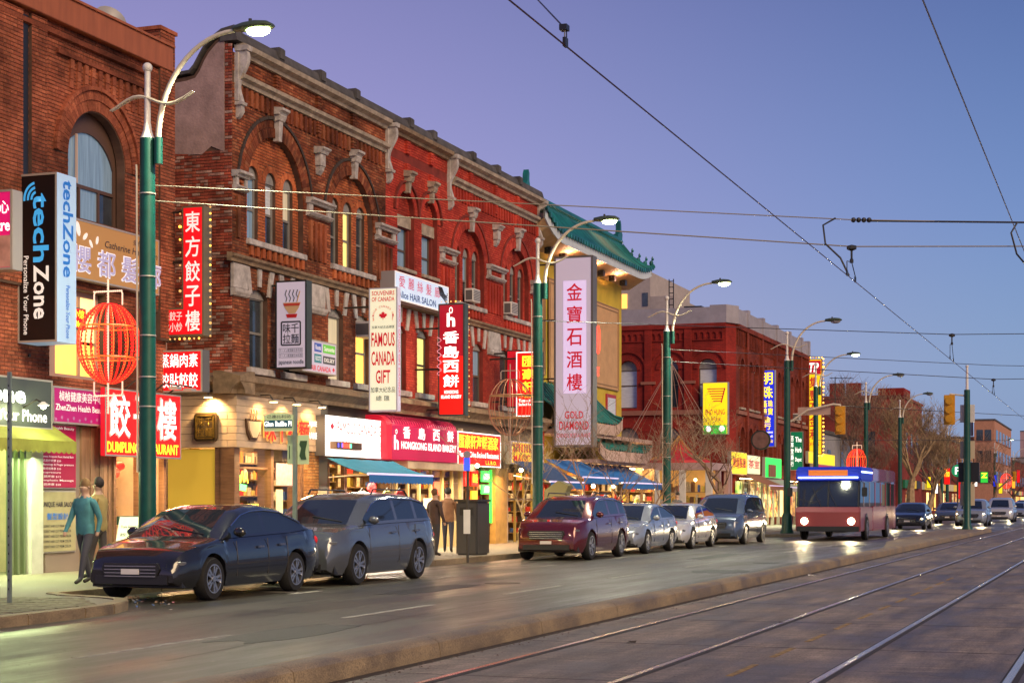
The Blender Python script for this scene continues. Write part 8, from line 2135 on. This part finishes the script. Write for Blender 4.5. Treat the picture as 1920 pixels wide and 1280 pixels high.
# ------------------------------------------------------------------ people
def person(x, y, h, label, coat, legs_c, hair, rz=0, stride=0.25, z0=0.12, skin=(0.45,0.28,0.2)):
    r = empty('person', (x, y, z0), label, 'person'); r.rotation_euler = (0,0,rz)
    s_ = h/1.75
    J = {'pel':(0,0,0.95),'waist':(0,0,1.08),'chest':(0.01,0,1.32),'neck0':(0.0,0,1.47),'neck':(0.01,0,1.55),'head0':(0.02,0,1.62),'head':(0.03,0,1.70)}
    E = [('pel','waist'),('waist','chest'),('chest','neck0'),('neck0','neck'),('neck','head0'),('head0','head')]
    Rd = {'pel':0.15,'waist':0.135,'chest':0.16,'neck0':0.085,'neck':0.052,'head0':0.085,'head':0.092}
    for sd, sg in (('l',1),('r',-1)):
        f_ = sg*stride
        J.update({sd+'hip':(0,0.09*sg,0.88),sd+'kn':(0.5*f_+0.03,0.10*sg,0.50),sd+'an':(f_*1.0,0.10*sg,0.09),sd+'toe':(f_+0.16,0.115*sg,0.035),
                  sd+'sh':(0,0.19*sg,1.40),sd+'el':(-0.35*f_,0.25*sg,1.12),sd+'wr':(-0.5*f_+0.10,0.25*sg,0.90),sd+'ha':(-0.5*f_+0.13,0.245*sg,0.82)})
        E += [('pel',sd+'hip'),(sd+'hip',sd+'kn'),(sd+'kn',sd+'an'),(sd+'an',sd+'toe'),('neck0',sd+'sh'),(sd+'sh',sd+'el'),(sd+'el',sd+'wr'),(sd+'wr',sd+'ha')]
        Rd.update({sd+'hip':0.105,sd+'kn':0.065,sd+'an':0.045,sd+'toe':0.035,sd+'sh':0.07,sd+'el':0.05,sd+'wr':0.035,sd+'ha':0.032})
    nm = list(J); me = bpy.data.meshes.new('body')
    me.from_pydata([tuple(c*s_ for c in J[k]) for k in nm], [(nm.index(a), nm.index(b_)) for a, b_ in E], [])
    o = bpy.data.objects.new('body', me); C.objects.link(o)
    md = o.modifiers.new('skin', 'SKIN')
    for k, v in enumerate(me.skin_vertices[0].data): v.radius = (Rd[nm[k]]*s_, Rd[nm[k]]*s_*(1.25 if nm[k] in ('chest','waist','pel') else 1)); v.use_root = (nm[k] == 'pel')
    sb_ = o.modifiers.new('sub', 'SUBSURF'); sb_.levels = 2; sb_.render_levels = 2
    dg = bpy.context.evaluated_depsgraph_get(); me2 = bpy.data.meshes.new_from_object(o.evaluated_get(dg)); me2.name = 'body'
    bpy.data.objects.remove(o)
    sk = M('skin_%d' % int(skin[0]*100), skin, 0.6)
    for m in (M('coat_%d%d%d' % tuple(int(c*99) for c in coat), coat, 0.85, var=0.15, vs=8), M('legs_%d%d%d' % tuple(int(c*99) for c in legs_c), legs_c, 0.85), sk, M('shoe', (0.03,0.025,0.02), 0.6)): me2.materials.append(m)
    for p in me2.polygons:
        z = p.center.z/s_; yy_ = abs(p.center.y)/s_
        p.material_index = 2 if z > 1.50 or (z < 0.90 and yy_ > 0.19) else (3 if z < 0.10 else (1 if z < 0.86 else 0)); p.use_smooth = True
    link_mesh('body', me2, r)
    H = MB(); H.ball((0.015*s_,0,1.72*s_), 0.108*s_, 12, sy=0.92, sz=1.05)
    hv = [(p[0], p[1], p[2]) for p in H.v]
    hb = MB(); hb.v = [(p[0]-0.012*s_ if p[0] < 0.05*s_ else p[0]*0.55, p[1], max(p[2], 1.66*s_) if p[0] > 0.02*s_ else max(p[2], 1.57*s_)) for p in hv]; hb.f = H.f; hb.mi = H.mi
    ho = link_mesh('hair', hb.mesh('hair', M('hair_%d' % int(hair[0]*99), hair, 0.7), (0,0,0), True), r)
    fc = MB(); fc.ball((0.125*s_,0,1.665*s_), 0.016*s_, 6)
    for sg in (1,-1): fc.ball((0.02*s_,0.09*s_*sg,1.67*s_), 0.02*s_, 6)
    link_mesh('nose_and_ears', fc.mesh('nose_and_ears', sk, (0,0,0), True), r)
    ey = MB()
    for sg in (1,-1): ey.ball((0.112*s_,0.035*s_*sg,1.69*s_), 0.009*s_, 6)
    link_mesh('eyes', ey.mesh('eyes', BLACKP, (0,0,0)), r)
    return r
yq = SY(160, 24.5)
person(24.5, yq, 1.7, 'person in a teal jacket walking past the crimson poster', (0.06,0.22,0.26), (0.05,0.05,0.07), (0.25,0.15,0.06), rz=PI*0.97)
person(26.2, SY(185,26.2), 1.75, 'person in a mustard top behind the teal jacketed one', (0.35,0.26,0.10), (0.06,0.05,0.05), (0.03,0.02,0.02), rz=PI*0.5, stride=0.12)
person(40.0, SY(815,40.0), 1.65, 'person in a dark coat standing by the bakery front', (0.05,0.03,0.03), (0.03,0.03,0.04), (0.12,0.05,0.02), rz=-0.4, stride=0.05)
person(43.0, SY(840,43.0), 1.7, 'person in a brown jacket beside the dark coated one', (0.20,0.10,0.05), (0.04,0.04,0.06), (0.02,0.02,0.02), rz=0.3, stride=0.15)
person(64.0, SY(1270,64.0), 1.7, 'person in a grey coat on the pavement by the third lamp post', (0.12,0.12,0.14), (0.04,0.04,0.06), (0.03,0.02,0.02), rz=2.8, stride=0.2)
person(86.0, SY(1392,86.0), 1.7, 'person in a green hooded top near the red corner building', (0.03,0.25,0.08), (0.04,0.04,0.06), (0.03,0.02,0.02), rz=2.8, stride=0.2)

# ------------------------------------------------------------------ wear on the road
PATCH = M('tar_patch', (0.028,0.027,0.025), 0.5, var=0.3, vs=6, bump=0.6, bs=90)
random.seed(21)
tp_ = empty('road_patches', (30, 10, 0)); tp_['kind'] = 'structure'
for (x, y, w, h) in ((17.5,9.0,2.6,0.9),(27,11.2,3.4,0.7),(36,8.2,1.6,1.2),(46,10.6,5,0.6),(58,8.8,3,1.0)):
    pts = [(x+w*0.5*math.cos(t)**1*(1+random.uniform(-0.08,0.08))*(1.3 if abs(math.cos(t)) < 0.9 else 1), y+h*0.5*math.sin(t)*(1+random.uniform(-0.1,0.1))) for t in [2*PI*k/22 for k in range(22)]]
    MB().prism(pts, 'z', -0.01, 0.0035).build('tar_patch', PATCH, tp_)
cr = MB()
for (x, y, dx, dy, n_) in ((14,8.5,1,0.02,60),(16,11.4,1,-0.01,70),(22,7.6,1,0.0,80),(20.5,7.0,0.1,1,26),(33.2,7.0,-0.05,1,30),(28,12.0,0.9,-0.2,30),(48,7.0,0.05,1,30)):
    p = [x, y]
    for k in range(n_):
        q = [p[0]+dx*0.25+random.uniform(-0.04,0.04), p[1]+dy*0.25+random.uniform(-0.04,0.04)]
        d = math.hypot(q[0]-p[0], q[1]-p[1]); nx, ny = -(q[1]-p[1])/d*0.008, (q[0]-p[0])/d*0.008
        cr.add([(p[0]-nx,p[1]-ny,0.0045),(q[0]-nx,q[1]-ny,0.0045),(q[0]+nx,q[1]+ny,0.0045),(p[0]+nx,p[1]+ny,0.0045)], [(0,1,2,3)]); p = q
cr.build('road_cracks', M('crack_tar', (0.012,0.011,0.01), 0.6), kind='structure')
cr = MB()
for (x, y, dx, dy, n_) in ((16.2,4.1,0.2,1,18),(21.5,2.6,-0.2,1,12),(26,4.2,0.3,1,10),(14.8,1.1,0.4,1,12),(31,1.1,0.3,1,11),(18.3,5.6,0.9,0.3,6),(38,2.6,0.5,1,10)):
    p = [x, y]
    for k in range(n_):
        q = [p[0]+dx*0.1+random.uniform(-0.05,0.05), p[1]+dy*0.1+random.uniform(-0.02,0.02)]
        d = math.hypot(q[0]-p[0], q[1]-p[1]); nx, ny = -(q[1]-p[1])/d*0.006, (q[0]-p[0])/d*0.006
        cr.add([(p[0]-nx,p[1]-ny,0.0085),(q[0]-nx,q[1]-ny,0.0085),(q[0]+nx,q[1]+ny,0.0085),(p[0]+nx,p[1]+ny,0.0085)], [(0,1,2,3)]); p = q
cr.build('track_bed_cracks', MATS['crack_tar'], kind='structure')
sp = MB()
for k in range(1500):
    x = random.uniform(11, 60); y = random.choice([random.uniform(6.8,12.5), random.uniform(0.2,6.0)]); s_ = random.uniform(0.004, 0.018)
    a = random.uniform(0, 6); sp.add([(x+s_*math.cos(a+t), y+s_*math.sin(a+t), 0.0065) for t in (0,1.7,3.3,4.9)], [(0,1,2,3)], random.choice([0,0,1]))
sp.build('road_specks', [M('speck_dark', (0.02,0.018,0.015), 0.8), M('speck_pale', (0.4,0.36,0.3), 0.8)], kind='stuff')
# ------------------------------------------------------------------ air conditioners, litter, small things
def ac(x, z, label, y=19.55):
    r = empty('air_conditioner', (x, y, z), label, 'air conditioner')
    MB().box(x-0.33, x+0.33, y, 19.85, z, z+0.42).build('case', WHITEP, r, bevel=0.015)
    for k in range(7): MB().box(x-0.29, x+0.29, y-0.012, y, z+0.05+k*0.05, z+0.075+k*0.05).build('louvre', GRYT, r)
    MB().box(x-0.335, x-0.33, y+0.03, 19.8, z+0.05, z+0.36).build('side_grille', GRYT, r)
ac(42.75, 6.0, 'large grey air conditioner above the amber lit window left of the souvenir sign', 19.35); ac(51.0, 7.88, 'white air conditioner in the red wall above the red bakery sign'); ac(54.6, 7.85, 'small white air conditioner right of the second lamp post side windows'); ac(106.8, 6.6, 'air conditioner high on the far red brick front', 19.2)
random.seed(5)
PAP = M('litter_white', (0.6,0.58,0.55), 0.8); LTR = [PAP, M('litter_pink', (0.6,0.25,0.3), 0.8), M('litter_tan', (0.35,0.25,0.15), 0.8), M('litter_blue', (0.1,0.2,0.5), 0.8)]
lab = {0:'crumpled white paper by the near tram rail', }
def scrap(x, y, s_, m, label, group=None):
    mb = MB(); v = []
    for k in range(9): v.append((x+random.uniform(-s_,s_), y+random.uniform(-s_,s_), random.uniform(0.006, s_*0.6)+0.004))
    mb.add(v, [(0,1,2),(2,3,4),(4,5,6),(1,3,5),(6,7,8),(0,4,8)]); tag(mb.build('litter', m), label, 'litter', group)
g1 = lambda px, py: (lambda d, r_: (d*math.cos(TH)+r_*math.sin(TH), d*math.sin(TH)-r_*math.cos(TH)))(F*1.5/(py-940), F*1.5/(py-940)*(px-960)/F)
x, y = g1(1522, 1080); scrap(x, y, 0.09, PAP, 'crumpled white paper beside the kerb and the first tram rail')
x, y = g1(1826, 1062); scrap(x, y, 0.05, PAP, 'small white scrap between the second and third rails')
x, y = g1(1185, 1206); scrap(x, y, 0.06, M('dead_leaf', (0.04,0.02,0.01), 0.9), 'dark leaf scrap between the first two rails')
x, y = g1(1365, 1149); scrap(x, y, 0.03, LTR[2], 'small tan scrap beside the first rail')
x, y = g1(1466, 1168); scrap(x, y, 0.04, MATS['dead_leaf'], 'dark curled leaf by the second rail')
lt_ = MB()
for k in range(130):
    px = random.uniform(150, 330); py = 1130 + random.gauss(0, 7) - (px-150)*0.02; x, y = g1(px, py)
    s_ = random.uniform(0.01, 0.05); v = [(x+random.uniform(-s_,s_), y+random.uniform(-s_,s_), 0.004+random.uniform(0.002,0.03)) for _ in range(4)]
    lt_.add(v, [(0,1,2,3)], random.choice([0,0,2,1,3,2]))
o = lt_.build('gutter_litter', LTR, kind='stuff'); o['label'] = 'scraps of litter in the gutter before the black sedan'
gr = MB(); 
for k in range(900):
    x = random.uniform(8, 60); y = 6.2 - abs(random.gauss(0, 0.16)) - 0.01; s_ = random.uniform(0.004, 0.014)
    gr.add([(x-s_,y-s_,0.004),(x+s_,y-s_,0.004),(x,y+s_,0.004),(x,y,0.004+s_)], [(0,1,3),(1,2,3),(2,0,3)])
gr.build('gutter_grit', M('grit', (0.16,0.12,0.09), 0.9), kind='stuff')
